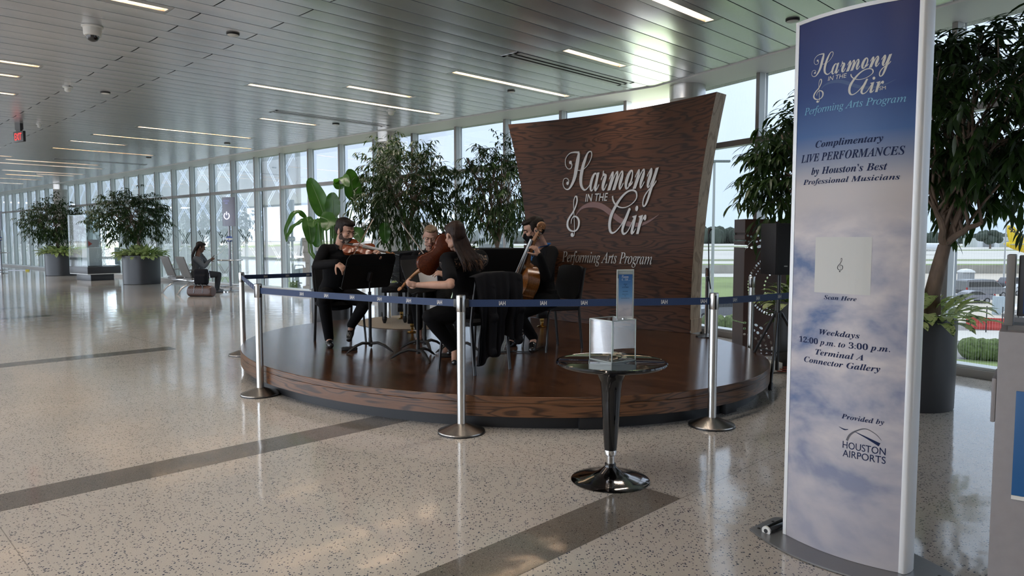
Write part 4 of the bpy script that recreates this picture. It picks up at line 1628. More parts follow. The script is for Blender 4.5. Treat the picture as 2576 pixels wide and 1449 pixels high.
def leaf(mb, p, d, up, L, Wd, bend=0.5, fold=0.15, n=4):
    """lance-shaped leaf from p along d, curling down by bend"""
    d = Vector(d).normalized()
    side = d.cross(Vector(up))
    side = side.normalized() if side.length > 1e-4 else d.orthogonal().normalized()
    nn = side.cross(d).normalized()
    vs = []
    pos = Vector(p)
    dirn = d.copy()
    for i in range(n + 1):
        t = i / n
        w = Wd * 0.5 * (math.sin(PI * min(1.0, t * 0.92 + 0.06)) ** 0.8) if 0 < i < n else Wd * (0.06 if i == 0 else 0.01)
        vs += [pos + side * w + nn * (w * fold), pos, pos - side * w + nn * (w * fold)]
        dirn = (dirn + Vector((0, 0, -bend / n))).normalized()
        pos = pos + dirn * (L / n)
        nn = side.cross(dirn).normalized()
    fs = []
    for i in range(n):
        a = 3 * i
        fs += [(a, a + 1, a + 4, a + 3), (a + 1, a + 2, a + 5, a + 4)]
    mb.add(vs, fs)

def pot_mesh(b, r, hgt):
    b.lathe([(r * 0.965, 0.0), (r * 0.985, 0.012), (r, hgt * 0.5), (r, hgt - 0.008), (r - 0.006, hgt), (r - 0.03, hgt), (r - 0.034, hgt - 0.09)], n=64, cap=False)

def aglaonema(mb, r, hgt, rng, count, L=0.26):
    for i in range(count):
        th = rng.uniform(0, 2 * PI)
        rr = r * math.sqrt(rng.uniform(0.02, 0.85))
        p = Vector((rr * math.cos(th), rr * math.sin(th), hgt - 0.06))
        out = Vector((math.cos(th + rng.uniform(-.6, .6)), math.sin(th + rng.uniform(-.6, .6)), 0))
        el = rng.uniform(0.35, 1.35) * (1.25 - 0.65 * rr / r)
        d = out * math.cos(el) + Vector((0, 0, math.sin(el)))
        stem = rng.uniform(0.07, 0.20)
        q = p + d * stem
        leaf(mb, q, d, (0, 0, 1), L * rng.uniform(0.75, 1.1), L * 0.36 * rng.uniform(0.8, 1.1), rng.uniform(0.6, 1.5), 0.25, 5)

def branch(mb, a, c, r0, r1, rng, wob=0.06, n=6):
    a, c = Vector(a), Vector(c)
    L = (c - a).length
    pts = []
    for i in range(n + 1):
        t = i / n
        p = a + (c - a) * t + Vector((0, 0, 0.10 * L * math.sin(PI * t)))
        if 0 < i < n:
            p += Vector([rng.uniform(-1, 1) * wob * L * 0.5 for _ in range(3)])
        pts.append(p)
    mb.tube(pts, [r0 + (r1 - r0) * i / n for i in range(n + 1)], 8)
    return pts

def fig_tree(label, pos, r, hgt, trunk, crown, nleaf, leafL, seed, under=110, underL=0.26, fork=(3, 0.5), group='potted fig trees', cat='potted tree', arms=None, lw=0.17, droop=0.9):
    """trunk: list of points relative to pos; crown = (centre relative, rx, ry, rz)"""
    rng = random.Random(seed)
    t = thing('potted_fig_tree', label, cat, (pos.x, pos.y, 0), 0, group)
    b = MB()
    pot_mesh(b, r, hgt)
    b.build('planter', M['pot'], t)
    b = MB()
    b.lathe([(r - 0.034, hgt - 0.07), (0.0, hgt - 0.05)], n=40, cap=False)
    b.build('soil', M['soil'], t)
    if under:
        b = MB()
        aglaonema(b, r, hgt, rng, under, underL)
        b.build('underplanting', M['agl_leaf'], t)
    cc, rx, ry, rz = crown
    cc = Vector(cc)
    b = MB()
    tp = [Vector(p) for p in trunk]
    k = len(tp)
    r0 = trunk_r = 0.048 * (leafL / 0.15) if leafL > 0.12 else 0.045
    b.tube(tp, [r0 * (1.15 - 0.35 * i / (k - 1)) for i in range(k)], 12)
    b.build('trunk', M['bark'], t)
    b = MB()
    f0 = tp[-1]
    tips = []
    arms_ = [Vector(a) for a in arms] if arms else []
    if not arms_:
        na = 6
        for i in range(na):
            th = 2 * PI * i / na + rng.uniform(-.3, .3)
            arms_.append(cc + Vector((rx * .45 * math.cos(th), ry * .45 * math.sin(th), rz * rng.uniform(-.25, .35))))
    allpts = []
    for a in arms_:
        pts = branch(b, f0, a, r0 * 0.55, r0 * 0.26, rng)
        allpts.append(pts)
    for _ in range(46):
        pts = rng.choice(allpts)
        p0 = pts[rng.randint(2, len(pts) - 1)]
        th, ph = rng.uniform(0, 2 * PI), math.asin(rng.uniform(-0.55, 1.0))
        q = cc + Vector((rx * math.cos(th) * math.cos(ph), ry * math.sin(th) * math.cos(ph), rz * math.sin(ph))) * rng.uniform(0.55, 0.92)
        branch(b, p0, q, r0 * 0.2, 0.004, rng, 0.10, 5)
        tips.append(q)
    b.build('branches', M['bark'], t)
    b = MB()
    made = 0
    while made < nleaf:
        th = rng.uniform(0, 2 * PI)
        sz = rng.uniform(-1.0, 1.0)
        cz = math.sqrt(max(0, 1 - sz * sz))
        rad = rng.uniform(0.12, 1.0) ** 0.42
        lump = 0.86 + 0.16 * math.sin(3.1 * th + seed) * math.cos(4.0 * sz + seed * 2) + 0.08 * math.sin(7 * th + 2 * sz + seed)
        p = cc + Vector((rx * cz * math.cos(th), ry * cz * math.sin(th), rz * sz)) * (rad * lump)
        outd = Vector((math.cos(th) * cz, math.sin(th) * cz, sz * 0.6 + 0.25))
        tw = (outd + Vector((rng.uniform(-.7, .7), rng.uniform(-.7, .7), rng.uniform(-.5, .3)))).normalized()
        nl = rng.randint(7, 13)
        for j in range(nl):
            u = j / nl
            q = p + tw * (0.24 * u) + Vector((0, 0, -0.10 * u * u))
            az = rng.uniform(0, 2 * PI)
            dd = (tw * 0.55 + Vector((math.cos(az), math.sin(az), 0)) * 0.75 + Vector((0, 0, -0.35 * droop + rng.uniform(-.25, .3)))).normalized()
            leaf(b, q, dd, (rng.uniform(-.4, .4), rng.uniform(-.4, .4), 1), leafL * rng.uniform(0.7, 1.15), leafL * lw * rng.uniform(0.8, 1.15), droop * rng.uniform(0.7, 1.7), 0.2, 4)
            made += 1
    b.build('foliage', M['fig_leaf'], t)
    return t

# big one at the right, behind the tall sign
pD = Vector((3.42, 6.10, 0))
def rel(base, px, py, y):
    p = at(px, py, y)
    return (p.x - base.x, p.y - base.y, p.z)
fig_tree('large potted fig tree in a charcoal planter at right, its crown reaching the ceiling', pD, 0.345, 0.755,
         [rel(pD, 2343, 790, 6.05), rel(pD, 2345, 740, 6.03), rel(pD, 2362, 670, 6.0), rel(pD, 2376, 618, 6.0)],
         ((0.60, 0.10, 2.48), 0.88, 0.85, 0.95), 5200, 0.19, 11, 120, 0.27,
         arms=[rel(pD, 2350, 520, 5.9), rel(pD, 2390, 420, 6.2), rel(pD, 2455, 470, 5.9), rel(pD, 2470, 560, 5.8), rel(pD, 2520, 420, 6.1), rel(pD, 2420, 280, 6.2)], lw=0.19)
# its neighbour, mostly hidden by the tall sign
pC = Vector((3.22, 7.75, 0))
fig_tree('potted fig tree behind the loudspeaker, mostly hidden by the tall sign', pC, 0.34, 0.75,
         [(0, 0, 0.7), (0.02, 0.0, 1.1), (0.0, 0.05, 1.35)], ((0.10, 0.05, 2.14), 0.86, 0.80, 0.92), 4200, 0.18, 23, 60, 0.24, lw=0.19)
# two behind the stage
pA = Vector((-1.80, 11.9, 0))
fig_tree('potted fig tree in front of the concrete column behind the musicians', pA, 0.43, 0.76,
         [(0.02, 0, 0.7), (0.03, 0, 1.1), (0.06, 0, 1.45), (0.07, 0.0, 1.62)], ((0.02, 0.0, 2.20), 0.98, 0.92, 1.0), 5600, 0.15, 37, 60, 0.24)
pB = Vector((-0.27, 12.1, 0))
fig_tree('potted fig tree with dark forked stems left of the wooden backdrop', pB, 0.40, 0.76,
         [(0.0, 0, 0.7), (0.02, 0, 1.15), (0.02, 0, 1.28)], ((0.0, 0.05, 2.28), 0.80, 0.78, 0.95), 3600, 0.15, 41, 50, 0.24,
         arms=[rel(pB, 1225, 470, 12.0), rel(pB, 1243, 430, 12.2), rel(pB, 1300, 500, 12.1), rel(pB, 1205, 545, 11.9), rel(pB, 1262, 400, 12.3), rel(pB, 1175, 400, 12.0)])
# two far ones
pF2 = fl(359, 716, 0) + Vector((-0.25, 0.45, 0))
fig_tree('potted fig tree in a wide charcoal planter, the nearer one at far left', pF2, 0.54, 0.90,
         [(0.0, 0, 0.8), (-0.03, 0, 1.1), (-0.10, 0, 1.42)], ((-0.28, 0.0, 2.12), 1.32, 1.25, 0.95), 6500, 0.16, 53, 260, 0.33)
pF1 = fl(156, 694, 0) + Vector((-0.3, 0.45, 0))
fig_tree('potted fig tree in a charcoal planter, the farther one behind the glass display', pF1, 0.54, 0.86,
         [(0.0, 0, 0.8), (-0.10, 0, 1.15), (-0.10, 0, 1.45)], ((-0.18, 0.0, 2.12), 1.28, 1.2, 0.98), 5600, 0.17, 67, 260, 0.33)

# bird of paradise plant behind the violinist
pP = Vector((-2.95, 11.6, 0))
t = thing('bird_of_paradise', 'broad-leaved bright green bird of paradise plant behind the bearded violinist', 'potted plant', pP)
b = MB()
pot_mesh(b, 0.30, 0.62)
b.build('planter', M['pot'], t)
b = MB()
b.lathe([(0.27, 0.56), (0.0, 0.57)], n=30, cap=False)
b.build('soil', M['soil'], t)
def paddle(pts, Wd, face, y, cup=0.18, stem_from=(822, 650), stem_bow=0.0):
    """one paddle leaf along photo points pts (base to tip), plus its stalk"""
    P = [at(p[0], p[1], y + (p[2] if len(p) > 2 else 0)) for p in pts]
    fine = []
    k = len(P)
    for i in range(k - 1):
        p0, p1, p2, p3 = P[max(i - 1, 0)], P[i], P[i + 1], P[min(i + 2, k - 1)]
        for j in range(6):
            tt = j / 6
            fine.append(0.5 * ((2 * p1) + (p2 - p0) * tt + (2 * p0 - 5 * p1 + 4 * p2 - p3) * tt * tt + (3 * p1 - p0 - 3 * p2 + p3) * tt ** 3))
    fine.append(P[-1])
    n = len(fine)
    b = MB()
    vs = []
    fv = Vector(face).normalized()
    for i, p in enumerate(fine):
        tg = (fine[min(i + 1, n - 1)] - fine[max(i - 1, 0)]).normalized()
        sd = tg.cross(fv).normalized()
        nn = sd.cross(tg).normalized()
        u = i / (n - 1)
        w = Wd / 2 * (math.sin(PI * (0.05 + 0.93 * u ** 0.85)) ** 0.62)
        ripple = 0.012 * math.sin(u * 17)
        for s_ in (-1, -0.55, 0, 0.55, 1):
            vs.append(p + sd * (w * s_) + nn * (cup * w * (s_ * s_) + (ripple if abs(s_) > .9 else 0)))
    fs = []
    for i in range(n - 1):
        for j in range(4):
            a = i * 5 + j
            fs.append((a, a + 1, a + 6, a + 5))
    b.add(vs, fs)
    lf = b.build('leaf', M['bop_leaf'], t, world=True)
    b = MB()
    b.tube(fine[:max(2, int(n * .92))], [0.009 * (1 - 0.8 * i / n) for i in range(max(2, int(n * .92)))], 6)
    b.build('midrib', M['bop_stem'], lf, world=True)
    if stem_from:
        s0 = Vector((pP.x + (stem_from[0] - 822) * 0.004, pP.y, 0.56))
        mid = (s0 + P[0]) / 2 + Vector((stem_bow, 0, 0.05))
        q = [s0, s0 * .55 + mid * .45 + Vector((0, 0, .1)), mid, mid * .4 + P[0] * .6 + Vector((0, 0, 0.03)), P[0]]
        b = MB()
        b.tube(q, [0.016, 0.014, 0.012, 0.011, 0.009], 8)
        b.build('stalk', M['bop_stem'], t, world=True)
paddle([(817, 545), (800, 500), (778, 448)], 0.29, (0.1, -1, 0.25), 11.6)
paddle([(837, 548), (838, 515), (836, 484)], 0.26, (-0.1, -1, 0.15), 11.5)
paddle([(855, 476, 0), (853, 455, -.05), (862, 446, -.2), (876, 470, -.35)], 0.22, (0, -0.6, 0.8), 11.7)
paddle([(770, 548, 0), (748, 533, -.1), (725, 560, -.2), (718, 598, -.25)], 0.10, (-0.3, -0.8, 0.5), 11.5, stem_bow=-0.15)
paddle([(768, 551, 0), (745, 565, -.1), (728, 585, -.2), (720, 608, -.25)], 0.11, (-0.5, -0.8, 0.4), 11.3, stem_bow=-0.1)
paddle([(772, 546, 0), (778, 575, -.1), (783, 614, -.15)], 0.20, (0.15, -1, 0.2), 11.2, stem_bow=-0.1)
paddle([(806, 546, 0), (826, 556, -.15), (818, 580, -.3)], 0.26, (0, -1, 0.35), 11.3, stem_from=None)
paddle([(792, 552, 0), (788, 560, -.15), (787, 572, -.3)], 0.18, (0, -1, 0.35), 11.2, stem_from=None)
paddle([(800, 560, 0.2), (798, 590, .2), (797, 622, .2)], 0.22, (0.1, -1, 0.1), 11.6)
paddle([(885, 580, 0), (900, 588, -.1), (911, 610, -.2)], 0.20, (0.2, -1, 0.3), 11.3, stem_from=(830, 650))
paddle([(892, 505, 0.2), (886, 470, .2), (880, 425, .2)], 0.30, (0.5, -0.9, 0.1), 11.6, stem_from=(835, 650))
paddle([(968, 560, 0.0), (968, 585, 0), (970, 612, 0)], 0.18, (0.2, -1, 0.1), 11.3, stem_from=None)
paddle([(850, 548, 0.1), (846, 575, .1), (838, 600, .1)], 0.2, (0.0, -1, 0.1), 11.7)
for i in range(7):
    b = MB()
    x = pP.x - 0.12 + 0.045 * i
    b.tube([(x * .5 + pP.x * .5, pP.y, 0.56), (x, pP.y - .02 * (i % 3), 1.1), (x + 0.02 * (i - 3), pP.y, 1.75)], [0.016, 0.013, 0.010], 8)
    b.build('stalk', M['bop_stem'], t, world=True)

# small plant in front of the perforated screen
pS = Vector((3.12, 8.10, 0))
t = thing('small_potted_plant', 'small yellow-green potted plant between the loudspeaker and the brown screen', 'potted plant', pS)
b = MB()
b.lathe([(0.10, 0), (0.13, 0.25), (0.14, 0.52), (0.125, 0.52), (0.12, 0.47)], n=28, cap=False)
b.build('pot', M['pot'], t)
b = MB()
rng = random.Random(9)
for i in range(90):
    th = rng.uniform(0, 2 * PI)
    el = rng.uniform(-0.1, 1.4)
    p = Vector((0.06 * math.cos(th), 0.06 * math.sin(th), 0.5 + rng.uniform(0, 0.42)))
    leaf(b, p, (math.cos(th) * math.cos(el), math.sin(th) * math.cos(el), math.sin(el)), (0, 0, 1), 0.22, 0.05, 0.8, 0.2, 4)
b.build('foliage', leaf_mat('young_leaf', (0.06, 0.10, 0.02), (0.12, 0.17, 0.035), 0.4), t)
# ================================================================ PEOPLE
def fused(mb, voxel=0.006, it=4, fac=0.5):
    """one continuous skin around all overlapping volumes of mb"""
    me = bpy.data.meshes.new('tmp')
    me.from_pydata([tuple(p) for p in mb.v], [], mb.f)
    bm = bmesh.new()
    bm.from_mesh(me)
    bmesh.ops.recalc_face_normals(bm, faces=bm.faces)
    bm.to_mesh(me)
    bm.free()
    o = bpy.data.objects.new('tmp', me)
    COL.objects.link(o)
    r = o.modifiers.new('r', 'REMESH')
    r.mode = 'VOXEL'
    r.voxel_size = voxel
    r.adaptivity = 0.0
    s = o.modifiers.new('s', 'SMOOTH')
    s.factor = fac
    s.iterations = it
    dg = bpy.context.evaluated_depsgraph_get()
    dg.update()
    ev = bpy.data.meshes.new_from_object(o.evaluated_get(dg))
    out = MB()
    nv = len(ev.vertices)
    co = np.empty(nv * 3)
    ev.vertices.foreach_get('co', co)
    out.v = [Vector(c) for c in co.reshape(-1, 3)]
    out.f = [list(p.vertices) for p in ev.polygons]
    out.m = [0] * len(out.f)
    bpy.data.objects.remove(o)
    bpy.data.meshes.remove(me)
    bpy.data.meshes.remove(ev)
    return out

def limb(mb, pts, rs, n=14, flat=1.0, up=None):
    """tapered limb with round ends"""
    pts = [Vector(p) for p in pts]
    fine, fr = [], []
    for i in range(len(pts) - 1):
        for j in range(4):
            t = j / 4
            fine.append(pts[i].lerp(pts[i + 1], t))
            fr.append(rs[i] + (rs[i + 1] - rs[i]) * t)
    fine.append(pts[-1])
    fr.append(rs[-1])
    mb.tube(fine, fr, n, flat=flat, up=up)
    for i in range(len(pts)):
        mb.ball(pts[i], rs[i] * 0.995, 12)

def hand(mb, wrist, d, palm, side, curl=(0.5, 0.5, 0.5, 0.5), thumb=0.5, k=1.0, spread=0.05):
    """palm, four unequal bent fingers and a thumb; palm = direction the palm faces; side=+1 right hand"""
    f = Vector(d).normalized()
    n = Vector(palm)
    n = (n - f * n.dot(f)).normalized()
    s = n.cross(f) * side            # towards the thumb
    w = Vector(wrist)
    R = Matrix((s, f, n)).transposed()
    Mx = Matrix.Translation(w) @ R.to_4x4()
    mb.ball((0, 0.05 * k, 0), (0.040 * k, 0.052 * k, 0.015 * k), 14, M=Mx)
    mb.ball((0.0, 0.078 * k, 0.0), (0.041 * k, 0.022 * k, 0.0125 * k), 14, M=Mx)
    mb.ball((0.022 * k, 0.034 * k, 0.008 * k), (0.018 * k, 0.032 * k, 0.014 * k), 10, M=Mx)
    limb(mb, [w - f * 0.02, w + f * 0.03], [0.025 * k, 0.027 * k], 12, 0.72, n)
    specs = ((0.030, 0.090, 0.074), (0.010, 0.096, 0.082), (-0.011, 0.092, 0.075), (-0.030, 0.082, 0.058))
    for i, (bx, by, L) in enumerate(specs):
        p = Vector((bx * k, by * k - 0.006, 0))
        ang = 0.0
        sp = (1.5 - i) * spread
        pts, rs = [p], [0.0095 * k]
        for q, fr in enumerate((0.45, 0.31, 0.24)):
            ang += curl[i] * (0.75, 1.0, 0.8)[q]
            dv = Vector((math.sin(sp) * math.cos(ang), math.cos(sp) * math.cos(ang), math.sin(ang)))
            p = p + dv * (L * k * fr)
            pts.append(p)
            rs.append((0.0088, 0.0080, 0.0068)[q] * k)
        limb(mb, [Mx @ q for q in pts], rs, 8)
    p = Vector((0.026 * k, 0.022 * k, 0.004 * k))
    pts, rs = [p], [0.013 * k]
    dv = Vector((0.72, 0.60, 0.25)).normalized()
    for q, L in enumerate((0.042, 0.034, 0.028)):
        p = p + dv * (L * k)
        pts.append(p)
        rs.append((0.0115, 0.0100, 0.0082)[q] * k)
        dv = (dv + Vector((-0.45, 0.25, 0.55)) * thumb).normalized()
    limb(mb, [Mx @ q for q in pts], rs, 8)

def head_volumes(mb, Mh, k=1.0, female=False):
    def b_(c, r):
        mb.ball([q * k for q in c], [q * k for q in r], 18, M=Mh)
    b_((0, -0.014, 0.036), (0.0745, 0.094, 0.080))
    b_((0, 0.028, -0.038), (0.056 if not female else 0.053, 0.060, 0.072))
    b_((0, 0.058, -0.096), (0.026 if not female else 0.021, 0.022, 0.020))
    for s in (-1, 1):
        b_((s * 0.034, 0.054, -0.022), (0.026, 0.026, 0.024))
        b_((s * 0.040, 0.015, -0.075), (0.022, 0.040, 0.024))
        b_((s * 0.076, -0.004, -0.006), (0.009, 0.018, 0.031))
        b_((s * 0.011, 0.096, -0.030), (0.008, 0.010, 0.007))
    b_((0, 0.074, 0.026), (0.046, 0.014, 0.011))
    b_((0, 0.080, -0.066), (0.024, 0.010, 0.014))
    pts = [Mh @ (Vector(q) * k) for q in ((0, 0.080, 0.014), (0, 0.094, -0.008), (0, 0.106, -0.026))]
    limb(mb, pts, [0.008 * k, 0.009 * k, 0.0115 * k], 8)

SKIN = {}
def skin_mat(name, col):
    m, nt, b = _principled(name)
    oc = obj_coord(nt)
    n = noise(nt, oc, 14, 3)
    c = ramp(nt, n, [(0.3, tuple(q * 0.88 for q in col)), (0.7, tuple(min(1, q * 1.1) for q in col))])
    nt.links.new(c, b.inputs['Base Color'])
    b.inputs['Roughness'].default_value = 0.5
    b.inputs['Specular IOR Level'].default_value = 0.35
    return m
M['skin_light'] = skin_mat('skin_light', (0.46, 0.27, 0.20))
M['skin_pale'] = skin_mat('skin_pale', (0.50, 0.30, 0.235))
M['skin_dark'] = skin_mat('skin_dark', (0.11, 0.058, 0.038))
M['skin_brown'] = skin_mat('skin_brown', (0.22, 0.12, 0.08))
M['cloth_black'] = mat('cloth_black', (0.0065, 0.0065, 0.0075), 0.85, spec=0.12, var=0.25, vscale=6, bump=0.25, bscale=22)
M['cloth_black2'] = mat('cloth_black_trousers', (0.006, 0.006, 0.0068), 0.85, spec=0.12, var=0.2, vscale=5, bump=0.25, bscale=18)
M['cloth_grey'] = mat('cloth_slate', (0.055, 0.062, 0.070), 0.8, bump=0.2, bscale=25)
M['cloth_char'] = mat('cloth_charcoal', (0.016, 0.018, 0.022), 0.85, bump=0.2, bscale=20)
M['jean'] = mat('cloth_denim', (0.02, 0.028, 0.05), 0.85)
M['shoe'] = mat('shoe_leather', (0.008, 0.008, 0.009), 0.22, spec=0.6)
M['hair_dark'] = mat('hair_dark', (0.010, 0.006, 0.0045), 0.55, spec=0.2, var=0.4, vscale=60, bump=0.5, bscale=120)
M['hair_brown'] = mat('hair_brown', (0.024, 0.0115, 0.008), 0.5, spec=0.2, var=0.45, vscale=30, bump=0.5, bscale=60, stretch=(1, 1, 0.15))
M['hair_blond'] = mat('hair_blond', (0.20, 0.13, 0.075), 0.45, var=0.35, vscale=60, bump=0.5, bscale=110)
M['hair_tip'] = mat('hair_tip', (0.11, 0.056, 0.030), 0.5, spec=0.2, var=0.4, vscale=30, stretch=(1, 1, 0.15))
M['eye_dark'] = mat('eye_dark', (0.015, 0.011, 0.010), 0.25)
M['eye_white'] = mat('eye_white', (0.45, 0.42, 0.40), 0.3)
M['lips'] = mat('lips', (0.30, 0.12, 0.10), 0.45)
M['beard'] = mat('beard_stubble', (0.030, 0.016, 0.011), 0.8, var=0.4, vscale=150)

def person(label, J, head, skin, shirt, trousers, hair, group=None, female=False, sleeves=1.0, beard=False, cat='person', hands=None, scale=1.0,
           shoes='shoe', legs_bare=0.0, neck_r=0.053, bulk=1.0, collar=True, voxel=0.005, brows='hair_dark', face=True, hem=None):
    """J: joints in world space. head = (centre, forward, up). hands = {'R': (dir, palm, curl, thumb), 'L': ...}"""
    J = {k: Vector(v) for k, v in J.items()}
    hip = (J['hipL'] + J['hipR']) / 2
    root = thing('person', label, cat, (hip.x, hip.y, J['ground'].z), 0, group)
    hc, hf, hu = [Vector(q) for q in head]
    hf = hf.normalized()
    hu = (hu - hf * hu.dot(hf)).normalized()
    hr = hf.cross(hu)
    Mh = Matrix.Translation(hc) @ Matrix((hr, hf, hu)).transposed().to_4x4()
    k = scale
    nb = (J['shL'] + J['shR']) / 2 + Vector((0, 0, 0.02))
    right = (J['shR'] - J['shL']).normalized()
    upv = (nb - hip).normalized()
    fwd = upv.cross(right).normalized()
    chest = hip.lerp(nb, 0.68) + fwd * 0.018
    waist = hip.lerp(nb, 0.34) + fwd * 0.008
    wf = 0.88 if female else 1.0
    def torso(mb, g):
        pts = [hip - upv * 0.03, hip + upv * 0.06, waist, chest, hip.lerp(nb, 0.90), nb - upv * 0.005]
        rr = [0.165, 0.168, 0.142 * wf, 0.162 * wf, 0.150 * wf, 0.085]
        fine, fr = [], []
        for i in range(len(pts) - 1):
            for j in range(4):
                t = j / 4
                fine.append(pts[i].lerp(pts[i + 1], t))
                fr.append((rr[i] + (rr[i + 1] - rr[i]) * t) * bulk + g)
        fine.append(pts[-1])
        fr.append(rr[-1] + g)
        mb.tube(fine, fr, 20, flat=0.70, up=fwd)
        for sd in ('L', 'R'):
            limb(mb, [nb - upv * 0.03, J['sh' + sd] - upv * 0.012], [0.062 + g, 0.060 * bulk + g], 12)
        if female:
            for s_ in (-1, 1):
                mb.ball(chest + right * (0.07 * s_) + fwd * 0.075 - upv * 0.02, 0.058 + g, 12)
        mb.ball(hip - upv * 0.01 - fwd * 0.03, (0.15 + g, 0.13 + g, 0.11 + g), 14)
    def arm(mb, sd, g, upto=1.0):
        a, e, w = J['sh' + sd], J['el' + sd], J['wr' + sd]
        if upto >= 1.0:
            limb(mb, [a, a.lerp(e, 0.5), e, e.lerp(w, 0.4), w], [0.055 * bulk * wf + g, 0.048 * bulk * wf + g, 0.040 * wf + g, 0.040 * wf + g, 0.027 * wf + g], 14)
        else:
            limb(mb, [a, a.lerp(e, upto * 0.5), a.lerp(e, upto)], [0.055 * wf + g, 0.052 * wf + g * 1.3, 0.050 * wf + g * 1.8], 14)
    def leg(mb, sd, g, cut=0.0):
        a, kn, an = J['hip' + sd], J['kn' + sd], J['an' + sd]
        end = kn.lerp(an, 1.0 - cut)
        limb(mb, [a, a.lerp(kn, 0.5), kn, kn.lerp(end, 0.35), end], [0.088 * bulk + g, 0.078 * bulk + g, 0.056 + g, 0.055 + g, 0.038 + g * 1.2], 14)
    # ---- the body, one surface
    mb = MB()
    torso(mb, -0.012)
    head_volumes(mb, Mh, k, female)
    limb(mb, [Mh @ (Vector((0, -0.020, -0.045)) * k), nb - upv * 0.02], [neck_r * k, neck_r * k * 1.08], 14)
    for sd, s_ in (('L', -1), ('R', 1)):
        arm(mb, sd, 0.0)
        leg(mb, sd, -0.006)
        an, to = J['an' + sd], J['to' + sd]
        limb(mb, [an, an.lerp(to, 0.55) - Vector((0, 0, 0.02)), to], [0.036, 0.030, 0.024], 10)
        if hands and sd in hands:
            hd, pm, cu, th = hands[sd]
            hand(mb, J['wr' + sd], hd, pm, s_, cu, th, (0.93 if female else 1.0))
    body = fused(mb, voxel, 3).build('body', M[skin], root, world=True, angle=1.2)
    # ---- clothes
    mb = MB()
    torso(mb, 0.010)
    for sd in ('L', 'R'):
        arm(mb, sd, 0.011, sleeves)
    if hem:
        mb.tube([hip + upv * 0.10, hip - upv * 0.02, hip - upv * hem], [0.165 * bulk + .012, 0.182 * bulk + .012, 0.188 * bulk + .012], 20, flat=0.74, up=fwd)
    sh = fused(mb, 0.007, 5).build('shirt' if not female else 'blouse', M[shirt], root, world=True, angle=1.2)
    if collar:
        b = MB()
        nd = ((Mh @ Vector((0, -0.02, -0.06))) - nb).normalized()
        for s_ in (-1, 1):
            b.grid(lambda u, v: nb + nd * (0.012 + 0.045 * v) + (right * (s_ * math.sin(u * 2.6)) + fwd * -math.cos(u * 2.6)) * (neck_r + 0.016 + 0.012 * (1 - v)), 10, 2)
        b.build('collar', M[shirt], sh, world=True)
    mb = MB()
    for sd in ('L', 'R'):
        leg(mb, sd, 0.010, legs_bare)
    mb.tube([hip + upv * 0.09, hip, hip - upv * 0.05], [0.160 * bulk, 0.172 * bulk, 0.160 * bulk], 18, flat=0.72, up=fwd)
    mb.ball(hip - upv * 0.02 - fwd * 0.03, (0.155, 0.135, 0.115), 14)
    fused(mb, 0.007, 5).build('trousers', M[trousers], root, world=True, angle=1.2)
    for sd in ('L', 'R'):
        an, to = J['an' + sd], J['to' + sd]
        d = (to - an)
        d.z = 0 if abs(d.z) < 0.13 else d.z
        dl = d.normalized()
        heel = an - dl * 0.045 - Vector((0, 0, 0.045))
        mb = MB()
        if legs_bare:
            limb(mb, [heel + Vector((0, 0, 0.01)), heel.lerp(to, 0.5) - Vector((0, 0, 0.008)), to], [0.030, 0.030, 0.026], 12, 0.8, Vector((0, 0, 1)))
        else:
            limb(mb, [heel, an.lerp(to, 0.5) - Vector((0, 0, 0.018)), to], [0.036, 0.043, 0.034], 14, 0.85, Vector((0, 0, 1)))
            limb(mb, [an.lerp(J['kn' + sd], 0.30), an + Vector((0, 0, 0.02)), an - Vector((0, 0, 0.03))], [0.047, 0.044, 0.045], 12)
        fused(mb, 0.006, 4).build('shoe', M[shoes], root, world=True, angle=1.2)
    # ---- head details
    if face:
        for s_ in (-1, 1):
            b = MB()
            b.ball([q * k for q in (s_ * 0.031, 0.0775, 0.006)], [q * k for q in (0.0135, 0.006, 0.0065)], 10, M=Mh)
            ey = b.build('eye', M['eye_white'], root, world=True)
            b = MB()
            b.ball([q * k for q in (s_ * 0.031, 0.081, 0.0045)], [q * k for q in (0.0075, 0.0045, 0.0058)], 10, M=Mh)
            b.build('iris', M['eye_dark'], ey, world=True)
            b = MB()
            b.tube([Mh @ (Vector(q) * k) for q in ((s_ * 0.013, 0.0895, 0.024), (s_ * 0.030, 0.0905, 0.0305), (s_ * 0.050, 0.076, 0.025))], [0.0035 * k, 0.004 * k, 0.0025 * k], 6)
            b.build('eyebrow', M[brows], root, world=True)
            b = MB()
            b.ball([q * k for q in (s_ * 0.031, 0.0795, 0.0105)], [q * k for q in (0.0150, 0.0075, 0.0065)], 12, M=Mh)
            b.build('eyelid', M[skin], root, world=True)
        b = MB()
        b.ball([q * k for q in (0, 0.0885, -0.0605)], [q * k for q in (0.021, 0.0065, 0.0045)], 12, M=Mh)
        b.ball([q * k for q in (0, 0.0875, -0.0695)], [q * k for q in (0.018, 0.0065, 0.005)], 12, M=Mh)
        b.build('lips', M['lips'], root, world=True)
    if beard:
        mb = MB()
        for c, r in (((0, 0.030, -0.062), (0.0585, 0.0595, 0.055)), ((0, 0.058, -0.098), (0.029, 0.025, 0.022)), ((0, 0.083, -0.049), (0.026, 0.0085, 0.006)),
                     ((0.047, 0.015, -0.055), (0.018, 0.034, 0.040)), ((-0.047, 0.015, -0.055), (0.018, 0.034, 0.040))):
            mb.ball([q * k for q in c], [q * k for q in r], 16, M=Mh)
        fused(mb, 0.004, 2).build('beard', M['beard'], root, world=True, angle=1.2)
    if hair:
        mb = MB()
        hm, vols = hair
        for c, r in vols:
            mb.ball([q * k for q in c], [q * k for q in r], 20, M=Mh)
        fused(mb, 0.005, 3).build('hair', M[hm], root, world=True, angle=1.2)
